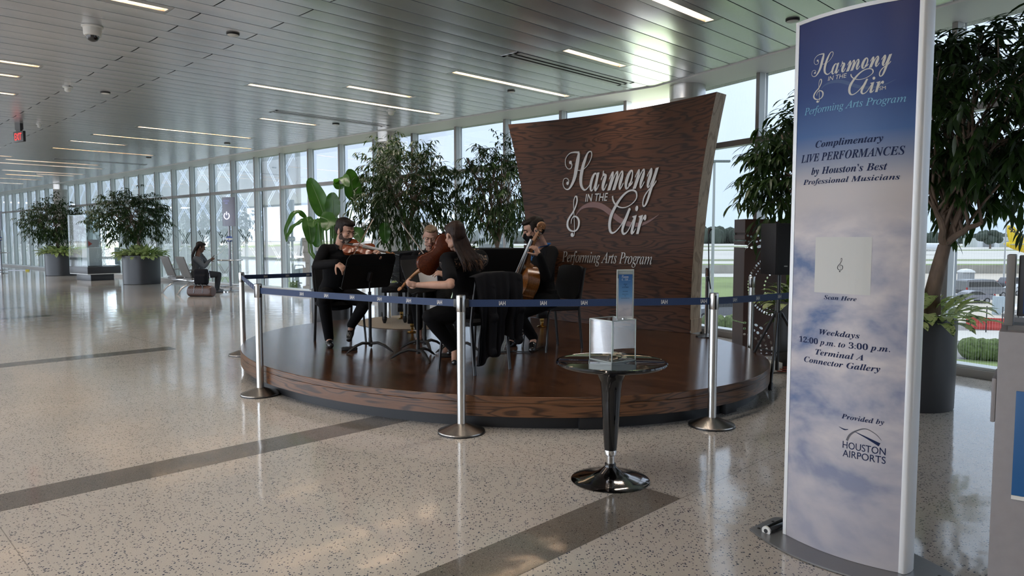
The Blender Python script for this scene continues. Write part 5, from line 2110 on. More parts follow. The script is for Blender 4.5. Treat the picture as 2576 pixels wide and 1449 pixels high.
    return root, Mh, dict(hip=hip, nb=nb, fwd=fwd, right=right, up=upv, shirt=sh, body=body)

SHORT = [((0, -0.030, 0.052), (0.081, 0.096, 0.079)), ((0, -0.060, 0.010), (0.074, 0.058, 0.072)), ((0, 0.020, 0.088), (0.066, 0.070, 0.034)),
         ((0.066, 0.008, 0.022), (0.014, 0.026, 0.036)), ((-0.066, 0.008, 0.022), (0.014, 0.026, 0.036))]
PULLED = [((0, -0.028, 0.046), (0.079, 0.094, 0.078)), ((0, -0.055, 0.0), (0.070, 0.060, 0.066)), ((0.0, 0.030, 0.090), (0.055, 0.05, 0.025)), ((0, -0.115, 0.02), (0.035, 0.03, 0.035))]

# ================================================================ CHAIRS AND MUSIC STANDS
M['chair_black'] = mat('chair_vinyl', (0.008, 0.008, 0.009), 0.6, spec=0.25, bump=0.1, bscale=120)
M['chair_steel'] = mat('chair_steel', (0.016, 0.016, 0.018), 0.3, spec=0.6)
def chair(label, c, face):
    """c = centre of the four feet on the deck, face = direction the sitter looks"""
    f = Vector((face[0], face[1], 0)).normalized()
    t = thing('musician_chair', label, 'chair', (c[0], c[1], DECK), math.atan2(f.y, f.x) - PI / 2, 'black padded musician chairs')
    b = MB()
    b.grid(lambda u, v: Vector(((u - .5) * (0.44 - .03 * v) * (1 - 0.12 * (2 * abs(u - .5)) ** 6 * (2 * abs(v - .5)) ** 6), -0.205 + 0.42 * v, 0.470 + 0.014 * math.sin(PI * u) * math.sin(PI * v) - 0.03 * max(0, (v - .85) / .15) ** 2 - 0.022 * (1 - v))), 14, 14)
    b.grid(lambda u, v: Vector(((u - .5) * (0.44 - .03 * v), -0.205 + 0.42 * v, 0.436 - 0.016 * (1 - v))), 2, 2, flip=True)
    for u0 in (0, 1):
        b.grid(lambda u, v: Vector(((u0 - .5) * (0.44 - .03 * u), -0.205 + 0.42 * u, (0.436 - 0.016 * (1 - u)) * (1 - v) + (0.470 - 0.03 * max(0, (u - .85) / .15) ** 2 - 0.022 * (1 - u)) * v)), 14, 2, flip=(u0 == 1))
    for v0 in (0, 1):
        b.grid(lambda u, v: Vector(((u - .5) * (0.44 - .03 * v0), -0.205 + 0.42 * v0, (0.436 - .016 * (1 - v0)) * (1 - v) + (0.470 - 0.03 * v0 - 0.022 * (1 - v0)) * v)), 4, 2, flip=(v0 == 0))
    b.build('seat', M['chair_black'], t)
    b = MB()
    Mb = Matrix.Translation((0, -0.235, 0.70)) @ Matrix.Rotation(math.radians(13), 4, 'X')
    pr = []
    for i in range(32):
        a = 2 * PI * i / 32
        ca, sa = math.cos(a), math.sin(a)
        pr.append((0.205 * (abs(ca) ** 0.35) * (1 if ca > 0 else -1), 0.185 * (abs(sa) ** 0.35) * (1 if sa > 0 else -1)))
    R_ = Mb @ Matrix.Rotation(PI / 2, 4, 'X')
    b.prism(pr, 0.042, M=R_, z0=-0.021)
    b.build('backrest', M['chair_black'], t, angle=0.9)
    for sx in (-1, 1):
        b = MB()
        b.tube([(sx * 0.215, 0.225, 0.0), (sx * 0.20, 0.185, 0.39), (sx * 0.198, 0.165, 0.43), (sx * 0.195, 0.12, 0.440)], 0.0125, 10)
        b.build('leg', M['chair_steel'], t)
        b = MB()
        b.tube([(sx * 0.215, -0.245, 0.0), (sx * 0.212, -0.205, 0.38), (sx * 0.212, -0.20, 0.44), (sx * 0.214, -0.225, 0.60), (sx * 0.214, -0.275, 0.86)], 0.0125, 10, flat=1.4)
        b.build('leg', M['chair_steel'], t)
        b = MB()
        b.tube([(sx * 0.198, 0.16, 0.432), (sx * 0.208, -0.20, 0.424)], 0.011, 8)
        b.build('seat_rail', M['chair_steel'], t)
    return t
M['stand_black'] = mat('stand_black', (0.008, 0.008, 0.009), 0.55, spec=0.3, bump=0.1, bscale=200)
def music_stand(label, base, face, top_z, tilt=0.3, w=0.50, hgt=0.32, desk_off=(0, 0)):
    """face = direction from the stand towards its reader"""
    f = Vector((face[0], face[1], 0)).normalized()
    t = thing('music_stand', label, 'music stand', (base.x, base.y, DECK), math.atan2(f.y, f.x) + PI / 2, 'black music stands')
    # local: reader is at -y
    for i in range(3):
        a = PI / 2 + i * 2 * PI / 3 + 0.35
        b = MB()
        ca, sa = math.cos(a), math.sin(a)
        b.tube([(0.012 * ca, 0.012 * sa, 0.085), (0.09 * ca, 0.09 * sa, 0.095), (0.17 * ca, 0.17 * sa, 0.070), (0.24 * ca, 0.24 * sa, 0.026), (0.272 * ca, 0.272 * sa, 0.006)], [0.022, 0.021, 0.019, 0.015, 0.006], 10, flat=0.7, up=(0, 0, 1))
        b.build('leg', M['stand_black'], t)
    b = MB()
    b.tube([(0, 0, 0.055), (0, 0, 0.14), (0, 0, 0.15)], [0.020, 0.019, 0.014], 14)
    b.tube([(0, 0, 0.14), (0, 0, 0.60)], 0.0165, 14)
    b.build('pole', M['stand_black'], t)
    zt = top_z - DECK
    b = MB()
    b.tube([(0, 0, 0.58), (0, 0, zt - hgt * 0.62)], 0.009, 12)
    b.tube([(0, 0, 0.57), (0, 0, 0.62)], 0.017, 12)
    b.build('upper_pole', M['stand_black'], t)
    Md = Matrix.Translation((0, 0.0, zt - hgt * 0.5)) @ Matrix.Rotation(-tilt, 4, 'X')
    b = MB()
    b.prism([(-w * .46, -hgt / 2), (w * .46, -hgt / 2), (w / 2, -hgt / 2 + .02), (w / 2, hgt / 2 - .05), (w * .44, hgt / 2), (-w * .44, hgt / 2), (-w / 2, hgt / 2 - .05), (-w / 2, -hgt / 2 + .02)], 0.004, M=Md @ Matrix.Rotation(PI / 2, 4, 'X'), z0=-0.002)
    b.box((0, 0.008, hgt * .18), (w * .96, 0.010, 0.010), Md)
    dk = b.build('desk', M['stand_black'], t, smooth=False)
    b = MB()
    b.box((0, -0.030, -hgt / 2 + 0.003), (w * .94, 0.060, 0.004), Md)
    b.build('lip', M['stand_black'], dk, smooth=False)
    b = MB()
    b.box((0, 0.022, -0.05), (0.035, 0.04, 0.10), Md, bev=0.006)
    b.lathe([(0.013, 0), (0.013, 0.016), (0.008, 0.02)], (0, 0, 0), 14, M=Md @ Matrix.Translation((0.0, 0.04, -0.10)) @ Matrix.Rotation(-PI / 2, 4, 'X'))
    b.build('bracket', M['chair_steel'], dk)
    return t
# ================================================================ INSTRUMENTS
def varnish(name, dark, light, rough=0.25):
    m, nt, b = _principled(name)
    oc = obj_coord(nt)
    mp = nt.nodes.new('ShaderNodeMapping')
    mp.inputs['Scale'].default_value = (30, 4, 30)
    nt.links.new(oc, mp.inputs[0])
    n = noise(nt, mp.outputs[0], 3, 4)
    nt.links.new(ramp(nt, n, [(0.3, dark), (0.7, light)]), b.inputs['Base Color'])
    b.inputs['Roughness'].default_value = rough
    b.inputs['Coat Weight'].default_value = 0.3
    b.inputs['Coat Roughness'].default_value = 0.15
    return m
M['violin_red'] = varnish('violin_varnish', (0.13, 0.026, 0.008), (0.22, 0.050, 0.014))
M['viola_red'] = varnish('viola_varnish', (0.085, 0.019, 0.008), (0.15, 0.034, 0.012))
M['cello_gold'] = varnish('cello_varnish', (0.16, 0.055, 0.012), (0.30, 0.115, 0.028))
M['maple_neck'] = varnish('maple_neck', (0.26, 0.115, 0.045), (0.36, 0.17, 0.07), 0.35)
M['ebony'] = mat('ebony', (0.012, 0.009, 0.008), 0.35)
M['string_m'] = mat('string_steel', (0.5, 0.48, 0.45), 0.3, metal=1.0)
M['horn_hair'] = mat('bow_hair', (0.55, 0.50, 0.42), 0.6)
M['bow_wood'] = varnish('bow_wood', (0.10, 0.035, 0.014), (0.17, 0.065, 0.028), 0.3)
OUTL = [(0.0, 0.02), (0.004, 0.085), (0.025, 0.165), (0.07, 0.235), (0.13, 0.278), (0.20, 0.292), (0.27, 0.282), (0.33, 0.250), (0.37, 0.214), (0.395, 0.212), (0.41, 0.186), (0.45, 0.163), (0.50, 0.154), (0.56, 0.157),
        (0.61, 0.176), (0.64, 0.198), (0.66, 0.192), (0.70, 0.207), (0.75, 0.228), (0.80, 0.238), (0.86, 0.232), (0.91, 0.206), (0.95, 0.160), (0.98, 0.100), (0.996, 0.05), (1.0, 0.02)]
def halfw(t):
    for (a, wa), (c, wc) in zip(OUTL, OUTL[1:]):
        if t <= c:
            return wa + (wc - wa) * (t - a) / (c - a) if c > a else wc
    return 0.02
def fiddle(name, label, cat, P0, d, n, L, rib, body_mat, neck_mat, chin=True, endpin=0.0, wide=1.0):
    d = Vector(d).normalized()
    n = Vector(n)
    n = (n - d * n.dot(d)).normalized()
    x = d.cross(n)
    Mx = Matrix.Translation(Vector(P0)) @ Matrix((x, d, n)).transposed().to_4x4()
    t = thing(name, label, cat, P0)
    ts = [c for c, w in OUTL]
    fine = []
    for a, c in zip(ts, ts[1:]):
        fine += [a, (a + c) / 2]
    fine.append(1.0)
    W = lambda q: halfw(q) * L * wide
    rb = rib
    b = MB()
    pts = [(W(q) * 0.97, q * L) for q in fine] + [(-W(q) * 0.97, q * L) for q in fine[::-1]]
    b.prism(pts, rb, M=Mx)
    b.build('ribs', M[body_mat], t, world=True, angle=0.5)
    def plate(z0, sg):
        b = MB()
        nsec = 12
        vs, fs = [], []
        for q in fine:
            w = W(q) * 1.02
            env = min(1.0, (math.sin(PI * min(max(q, 0.0), 1.0)) * 1.6)) ** 0.7 if 0 < q < 1 else 0.0
            for i in range(nsec + 1):
                s = -1 + 2 * i / nsec
                arch = 0.052 * L * env * max(0.0, 1 - abs(s) ** 2.2) ** 1.3 * min(1.0, W(q) / (0.2 * L))
                vs.append((s * w, q * L, z0 + sg * (0.006 * L + arch)))
        k = nsec + 1
        for r in range(len(fine) - 1):
            for i in range(nsec):
                a = r * k + i
                fc = (a, a + 1, a + k + 1, a + k)
                fs.append(fc if sg > 0 else fc[::-1])
        o = len(vs)
        for q in fine:
            w = W(q) * 1.02
            vs += [(-w, q * L, z0 - sg * 0.004 * L), (w, q * L, z0 - sg * 0.004 * L)]
        for r in range(len(fine) - 1):
            for j, col in ((0, 0), (1, nsec)):
                a, a2 = r * k + col, (r + 1) * k + col
                e, e2 = o + 2 * r + j, o + 2 * r + 2 + j
                fs.append((a, a2, e2, e) if (j == 0) == (sg > 0) else (a, e, e2, a2))
        b.add(vs, fs, M=Mx)
        return b
    top = plate(rb, 1).build('top_plate', M[body_mat], t, world=True, angle=0.8)
    plate(0.0, -1).build('back_plate', M[body_mat], t, world=True, angle=0.8)
    za = rb + 0.058 * L
    for s in (-1, 1):
        b = MB()
        pt = [(s * 0.095, 0.40), (s * 0.118, 0.415), (s * 0.112, 0.455), (s * 0.085, 0.515), (s * 0.070, 0.57), (s * 0.075, 0.60), (s * 0.090, 0.592)]
        b.tube([(px * L * wide, py * L, rb + L * (0.006 + 0.052 * max(0, 1 - (abs(px) / halfw(py)) ** 2.2) ** 1.3 * min(1, halfw(py) / .2)) + 0.0004) for px, py in pt], [0.008 * L, 0.004 * L, 0.006 * L, 0.008 * L, 0.006 * L, 0.004 * L, 0.008 * L], 6, M=Mx, flat=0.25, up=Mx.to_3x3().col[2] if False else (0, 0, 1))
        b.build('sound_hole', M['ebony'], top, world=True)
    nut = 1.365 * L
    b = MB()
    b.tube([(0, 0.985 * L, rb * 0.60), (0, 1.03 * L, rb + 0.0 * L), (0, 1.15 * L, rb + 0.018 * L), (0, nut, rb + 0.012 * L)], [0.050 * L, 0.042 * L, 0.034 * L, 0.030 * L], 12, M=Mx)
    b.build('neck', M[neck_mat], t, world=True)
    b = MB()
    b.tube([(0, nut - 0.01 * L, rb + 0.010 * L), (0, nut + 0.07 * L, rb - 0.005 * L), (0, nut + 0.16 * L, rb - 0.035 * L)], [0.032 * L, 0.031 * L, 0.022 * L], 10, M=Mx)
    cy, cz = nut + 0.205 * L, rb - 0.015 * L
    sp = []
    rs = []
    for i in range(40):
        a = -2.2 + i * 0.30
        r = (0.052 - 0.00105 * i) * L
        sp.append((0, cy + r * math.cos(a), cz + r * math.sin(a)))
        rs.append((0.020 - 0.0001 * i) * L)
    b.tube(sp, rs, 8, M=Mx, flat=1.0)
    b.ball((0, cy, cz), (0.034 * L, 0.014 * L, 0.014 * L), 10, M=Mx)
    b.build('scroll', M[neck_mat], t, world=True)
    for i in range(4):
        s = 1 if i % 2 else -1
        y = nut + (0.03 + 0.036 * i) * L
        b = MB()
        b.tube([(-s * 0.03 * L, y, rb - 0.008 * L), (s * 0.055 * L, y, rb - 0.008 * L)], 0.008 * L, 8, M=Mx)
        b.ball((s * 0.078 * L, y, rb - 0.008 * L), (0.030 * L, 0.008 * L, 0.020 * L), 10, M=Mx)
        b.build('peg', M['ebony'], t, world=True)
    b = MB()
    vs = []
    for yy, w, z in ((0.64 * L, 0.060 * L, rb + 0.082 * L), (nut, 0.034 * L, rb + 0.046 * L)):
        vs += [(-w, yy, z - .012 * L), (w, yy, z - .012 * L), (w, yy, z), (w * .5, yy, z + 0.010 * L), (-w * .5, yy, z + 0.010 * L), (-w, yy, z)]
    fs = [(i, (i + 1) % 6, 6 + (i + 1) % 6, 6 + i) for i in range(6)] + [(5, 4, 3, 2, 1, 0), (6, 7, 8, 9, 10, 11)]
    b.add(vs, fs, M=Mx)
    b.build('fingerboard', M['ebony'], t, world=True, angle=0.4)
    b = MB()
    zb = rb + 0.05 * L
    b.prism([(-0.055 * L, 0), (-0.035 * L, 0.0), (-0.02 * L, 0.02 * L), (0.02 * L, 0.02 * L), (0.035 * L, 0), (0.055 * L, 0), (0.052 * L, 0.05 * L), (0.03 * L, 0.088 * L), (0, 0.098 * L), (-0.03 * L, 0.088 * L), (-0.052 * L, 0.05 * L)], 0.010 * L,
            M=Mx @ Matrix.Translation((0, 0.505 * L, zb)) @ Matrix.Rotation(PI / 2, 4, 'X'), z0=-0.005 * L)
    b.build('bridge', M['maple_neck'], t, world=True, smooth=False)
    b = MB()
    b.tube([(0, 0.0, rb * 0.9), (0, 0.05 * L, rb + 0.055 * L), (0, 0.18 * L, rb + 0.085 * L), (0, 0.325 * L, rb + 0.092 * L)], [0.016 * L, 0.026 * L, 0.040 * L, 0.055 * L], 10, M=Mx, flat=0.28, up=(0, 0, 1))
    b.build('tailpiece', M['ebony'], t, world=True)
    zt = zb + 0.100 * L
    for i in range(4):
        s = (i - 1.5)
        b = MB()
        b.tube([(s * 0.022 * L, 0.32 * L, rb + 0.10 * L), (s * 0.030 * L, 0.505 * L, zt - 0.006 * L * s * s), (s * 0.013 * L, nut, rb + 0.062 * L)], 0.0011 * (1 if L < .5 else 1.3), 5, M=Mx)
        b.build('string', M['string_m'], t, world=True)
    if chin:
        b = MB()
        b.ball((-0.14 * L, 0.075 * L, rb + 0.06 * L), (0.12 * L, 0.085 * L, 0.028 * L), 14, M=Mx)
        b.build('chin_rest', M['ebony'], t, world=True)
    if endpin:
        b = MB()
        b.tube([(0, 0.03, rb / 2), (0, -0.03, rb / 2), (0, -endpin, rb / 2)], [0.012, 0.010, 0.004], 10, M=Mx)
        b.build('endpin', M['string_m'], t, world=True)
    return t, Mx
def bow(label, frog, tip, n, hair_gap=0.016):
    frog, tip = Vector(frog), Vector(tip)
    d = (tip - frog)
    L = d.length
    d = d / L
    n = Vector(n)
    n = (n - d * n.dot(d)).normalized()     # away from the hair
    t = thing('violin_bow', label, 'bow', frog, 0, 'string instrument bows')
    b = MB()
    pts = [frog + d * (L * i / 14) + n * (hair_gap - 0.007 * math.sin(PI * i / 14)) for i in range(15)]
    b.tube(pts + [tip + d * .012 - n * .002], [0.0043 - 0.0014 * i / 15 for i in range(16)], 8)
    b.build('stick', M['bow_wood'], t, world=True)
    b = MB()
    b.tube([frog + d * 0.045, tip], 0.005, 6, flat=0.15, up=n)
    b.build('hair', M['horn_hair'], t, world=True)
    b = MB()
    b.box((0, 0, 0), (0.045, 0.012, 0.022), Matrix.Translation(frog + d * 0.035 + n * 0.006) @ Matrix((d, n.cross(d), n)).transposed().to_4x4(), bev=0.003)
    b.build('frog', M['ebony'], t, world=True)
    return t

# ================================================================ THE QUARTET
GZ = DECK
def V(x, y, z):
    return Vector((x, y, z))

# ---- bearded violinist at the left
f1 = V(0.55, -0.83, 0)
person('man with short dark hair and beard in black shirt, playing a violin at the left', dict(
    ground=V(0, 0, GZ),
    hipL=V(-1.90, 8.06, .80), hipR=V(-2.06, 7.96, .80),
    shL=at(892, 627, 7.86), shR=at(818, 629, 7.72),
    elL=at(905, 685, 7.62), wrL=at(949, 652, 7.45),
    elR=at(797, 668, 7.55), wrR=at(848, 661, 7.36),
    knL=at(922, 757, 7.62), anL=at(884, 818, 7.95), toL=at(878, 853, 7.86),
    knR=at(815, 752, 7.45), anR=at(828, 852, 7.72), toR=at(832, 869, 7.56)),
    (at(869, 582, 7.72), (0.76, -0.58, -0.30), (0.10, -0.05, 1)), 'skin_light', 'cloth_black', 'cloth_black2', ('hair_dark', SHORT), 'string quartet players', beard=True, scale=1.12,
    hands={'R': ((0.72, -0.35, -0.55), (-0.35, 0.60, -0.75), (0.5, 0.6, 0.7, 0.7), 0.6), 'L': ((0.25, -0.45, 0.85), (-0.5, -0.85, 0.1), (1.0, 1.0, 1.1, 1.1), 0.3)}, bulk=1.06, hem=0.12)
vP0 = at(866, 621, 7.66)
fiddle('violin', 'reddish violin held under the chin of the bearded man', 'violin', vP0, (0.965, -0.20, -0.16), (-0.05, -0.70, 0.70), 0.356, 0.032, 'violin_red', 'maple_neck')
bow('violin bow in the right hand of the bearded man, tip pointing up right', at(864, 686, 7.30), at(939, 552, 7.62), (-0.3, -0.8, -0.3))
# ---- woman facing the viewer
person('woman with pulled back blond hair, in black, looking down behind the viola', dict(
    ground=V(0, 0, GZ),
    hipL=V(-0.80, 8.42, .80), hipR=V(-0.98, 8.40, .80),
    shL=at(1118, 641, 8.28), shR=at(1049, 643, 8.24),
    elL=at(1142, 700, 8.02), wrL=at(1165, 655, 7.75),
    elR=at(1030, 695, 8.02), wrR=at(1062, 641, 7.82),
    knL=at(1114, 755, 7.95), anL=at(1121, 852, 8.02), toL=at(1127, 869, 7.86),
    knR=at(1047, 754, 7.95), anR=at(1055, 848, 8.05), toR=at(1045, 866, 7.90)),
    (at(1083, 596, 8.16), (0.05, -0.92, -0.38), (0.06, 0, 1)), 'skin_pale', 'cloth_black', 'cloth_black2', ('hair_blond', PULLED), 'string quartet players', female=True, scale=1.06, shoes='shoe', legs_bare=0.28, brows='hair_blond',
    hands={'R': ((0.85, -0.35, -0.25), (0.0, 0.35, -0.95), (0.5, 0.6, 0.7, 0.7), 0.5), 'L': ((0.3, -0.5, 0.8), (-0.5, -0.8, 0.1), (1.0, 1.0, 1.1, 1.1), 0.3)}, voxel=0.0045)
fiddle('violin', 'violin of the blond woman, mostly hidden behind the viola', 'violin', at(1092, 622, 8.06), (0.90, -0.38, -0.10), (-0.05, -0.55, 0.80), 0.356, 0.032, 'violin_red', 'maple_neck')
bow('violin bow of the blond woman, held above the viola', at(1080, 641, 7.68), at(1172, 597, 8.05), (-0.2, -0.6, 0.75))
# ---- violist seen from behind
pr3, Mh3, in3 = person('woman with long brown hair seen from behind, in black lace top, playing a viola', dict(
    ground=V(0, 0, GZ),
    hipL=V(-0.46, 6.32, .79), hipR=V(-0.30, 6.47, .79),
    shL=at(1126, 652, 6.22), shR=at(1206, 645, 6.52),
    elL=at(1134, 717, 5.98), wrL=at(1051, 717, 6.10),
    elR=at(1178, 712, 6.78), wrR=at(1122, 694, 6.66),
    knL=at(1080, 797, 6.15), anL=at(1145, 880, 6.35), toL=at(1143, 912, 6.18),
    knR=at(1105, 785, 6.75), anR=at(1150, 872, 6.85), toR=at(1130, 888, 6.75)),
    (at(1143, 594, 6.28), (-0.62, 0.74, -0.28), (-0.05, 0.05, 1)), 'skin_light', 'cloth_black', 'cloth_black2', ('hair_brown', SHORT), 'string quartet players', female=True, sleeves=0.72, scale=1.0, collar=False, bulk=1.12,
    hands={'L': ((-0.90, 0.10, 0.10), (0.10, 0.75, 0.65), (0.9, 1.0, 1.1, 1.1), 0.3), 'R': ((-0.7, -0.2, 0.3), (-0.3, 0.5, -0.8), (0.6, 0.6, 0.7, 0.7), 0.5)}, legs_bare=0.10)
def hair_strands():
    """long hair falling down the back: a hanging sheet with strands"""
    root = pr3
    rng = random.Random(4)
    back = Vector((0.55, -0.62, 0))
    sidev = Vector((0.62, 0.55, 0)).normalized()
    hc = at(1146, 594, 6.28)
    for tip, cnt, nm in ((False, 120, 'long_hair'), (True, 44, 'hair_tips')):
        mb = MB()
        for i in range(cnt):
            s = rng.uniform(-1, 1)
            a0 = hc + sidev * (0.062 * s) + back.normalized() * (0.070 * math.sqrt(max(0, 1 - s * s * .8))) + Vector((0, 0, 0.04))
            dd = 0.135 + 0.012 * rng.uniform(-1, 1)
            ln = rng.uniform(0.22, 0.30)
            sp = 0.105 * s + 0.035
            p1 = hc + sidev * (0.078 * s + .008) + back.normalized() * (0.090) + Vector((0, 0, -0.09))
            p2 = hc + sidev * (sp * 0.92 + .02) + back.normalized() * dd + Vector((0, 0, -0.19))
            p3 = hc + sidev * (sp * 1.12 + .035) + back.normalized() * (dd + 0.028) + Vector((0, 0, -ln))
            if tip:
                mb.tube([p2 + Vector((0, 0, .0)), (p2 + p3) / 2 + back.normalized() * .006, p3 + Vector((0, 0, -0.012))], [0.004, 0.009, 0.002], 6, flat=0.5, up=back)
            else:
                mb.tube([a0, p1, p2, p3], [0.014, 0.019, 0.018, 0.004], 7, flat=0.6, up=back)
        mb.build(nm, M['hair_tip' if tip else 'hair_brown'], root, world=True)
hair_strands()
b = MB()
b.ball((0.066, -0.050, 0.075), (0.012, 0.012, 0.012), 10, M=Mh3)
b.build('hair_pin', M['white_plastic'], pr3, world=True)
# lace with skin-coloured openings across the shoulders
def lace():
    m, nt, bb = _principled('lace')
    oc = obj_coord(nt)
    n_ = noise(nt, oc, 34, 2, 0.5, 1.5)
    nt.links.new(ramp(nt, n_, [(0.565, (0.010, 0.010, 0.012)), (0.585, (0.40, 0.26, 0.17))]), bb.inputs['Base Color'])
    bb.inputs['Roughness'].default_value = 0.7
    return m
mb = MB()
nb, rt, up3 = in3['nb'], in3['right'], in3['up']
limb(mb, [nb + rt * 0.02 - up3 * 0.035, nb + rt * 0.20 - up3 * 0.050], [0.083, 0.081], 14)
limb(mb, [nb - rt * 0.02 - up3 * 0.035, nb - rt * 0.20 - up3 * 0.050], [0.083, 0.081], 14)
fused(mb, 0.007, 4).build('lace_yoke', lace(), pr3, world=True, angle=1.2)
vd = (at(997, 738, 6.06) - at(1141, 604, 6.24)).normalized()
fiddle('viola', 'dark red viola seen from its back, scroll pointing down left', 'viola', at(1143, 604, 6.36), vd, (-0.28, 0.88, 0.36), 0.41, 0.038, 'viola_red', 'maple_neck', wide=1.02)
bow('viola bow rising up left behind the viola', at(1098, 684, 6.62), at(1010, 562, 6.40), (0.1, 0.6, 0.3))
# ---- cellist
pr4, Mh4, in4 = person('man with short dark hair, black face mask and blue lanyard, playing the cello', dict(
    ground=V(0, 0, GZ),
    hipL=V(0.38, 7.40, .80), hipR=V(0.27, 7.58, .80),
    shL=at(1388, 634, 7.32), shR=at(1350, 628, 7.66),
    elL=at(1374, 697, 7.08), wrL=at(1357, 643, 6.98),
    elR=at(1318, 700, 7.80), wrR=at(1296, 716, 7.55),
    knL=at(1301, 790, 7.02), anL=at(1342, 850, 7.25), toL=at(1338, 880, 7.08),
    knR=at(1268, 780, 7.62), anR=at(1290, 852, 7.75), toR=at(1276, 872, 7.65)),
    (at(1341, 580, 7.36), (-0.93, -0.22, -0.28), (-0.05, 0.0, 1)), 'skin_light', 'cloth_black', 'cloth_black2', ('hair_dark', SHORT), 'string quartet players', scale=1.10,
    hands={'L': ((-0.42, -0.18, 0.80), (-0.75, 0.55, -0.25), (0.85, 0.95, 1.0, 1.1), 0.4), 'R': ((-0.85, -0.30, 0.1), (0.1, 0.4, -0.9), (0.5, 0.6, 0.7, 0.7), 0.5)}, bulk=1.04, hem=0.08)
mb = MB()
kk = 1.10
for c, r in (((0, 0.046, -0.052), (0.058, 0.055, 0.050)), ((0, 0.080, -0.035), (0.030, 0.034, 0.034)), ((0, 0.060, -0.085), (0.036, 0.034, 0.026))):
    mb.ball([q * kk for q in c], [q * kk for q in r], 16, M=Mh4)
mk = fused(mb, 0.004, 3).build('face_mask', M['cloth_black'], pr4, world=True, angle=1.2)
for s in (-1, 1):
    for z0, z1 in ((-0.020, 0.020), (-0.075, -0.030)):
        b = MB()
        b.tube([Mh4 @ (Vector(q) * kk) for q in ((s * 0.052, 0.055, z0), (s * 0.068, 0.025, (z0 + z1) / 2), (s * 0.078, -0.008, z1))], 0.0022, 6)
        b.build('ear_loop', M['cloth_black'], mk, world=True)
M['lanyard'] = mat('lanyard_blue', (0.015, 0.16, 0.50), 0.6)
b = MB()
nb4, fw4, rt4 = in4['nb'], in4['fwd'], in4['right']
lp = [nb4 - fw4 * 0.075 + Vector((0, 0, 0.055)), nb4 - rt4 * 0.085 + Vector((0, 0, 0.045)) - fw4 * .02, at(1356, 622, 7.20), at(1345, 640, 7.17), at(1336, 655, 7.20)]
b.tube(lp, 0.011, 8, flat=0.15, up=(-0.5, -0.8, 0.3))
b.tube([nb4 - fw4 * 0.075 + Vector((0, 0, 0.055)), nb4 + rt4 * 0.085 + Vector((0, 0, 0.045)), nb4 + rt4 * 0.05 + fw4 * 0.12 - Vector((0, 0, 0.08)), at(1336, 655, 7.24)], 0.011, 8, flat=0.15, up=fw4)
b.build('lanyard', M['lanyard'], pr4, world=True)
cP0, cP1 = at(1284, 838, 7.34), at(1374, 572, 6.98)
cd = (cP1 - cP0).normalized()
fiddle('cello', 'golden brown cello leaning against the masked cellist', 'cello', cP0 + V(0.05, 0.05, 0), cd, (-0.84, -0.38, 0.36), 0.755, 0.118, 'cello_gold', 'maple_neck', chin=False, endpin=0.22, wide=0.98)
bow('cello bow in the right hand of the masked cellist', at(1276, 712, 7.25), at(1212, 700, 7.85), (-0.6, -0.4, 0.3))

chair('black padded chair under the bearded violinist at the left', (-1.94, 8.03), f1)
chair('black padded chair with a dark jacket over its back, nearest to the viewer', (-0.345, 6.36), (-0.72, 0.69))
chair('black padded chair of the cellist, in front of the wooden backdrop', (0.42, 7.57), (-0.84, -0.55))
chair('black padded chair of the blond woman, hidden behind the players', (-0.89, 8.42), (0.05, -1))

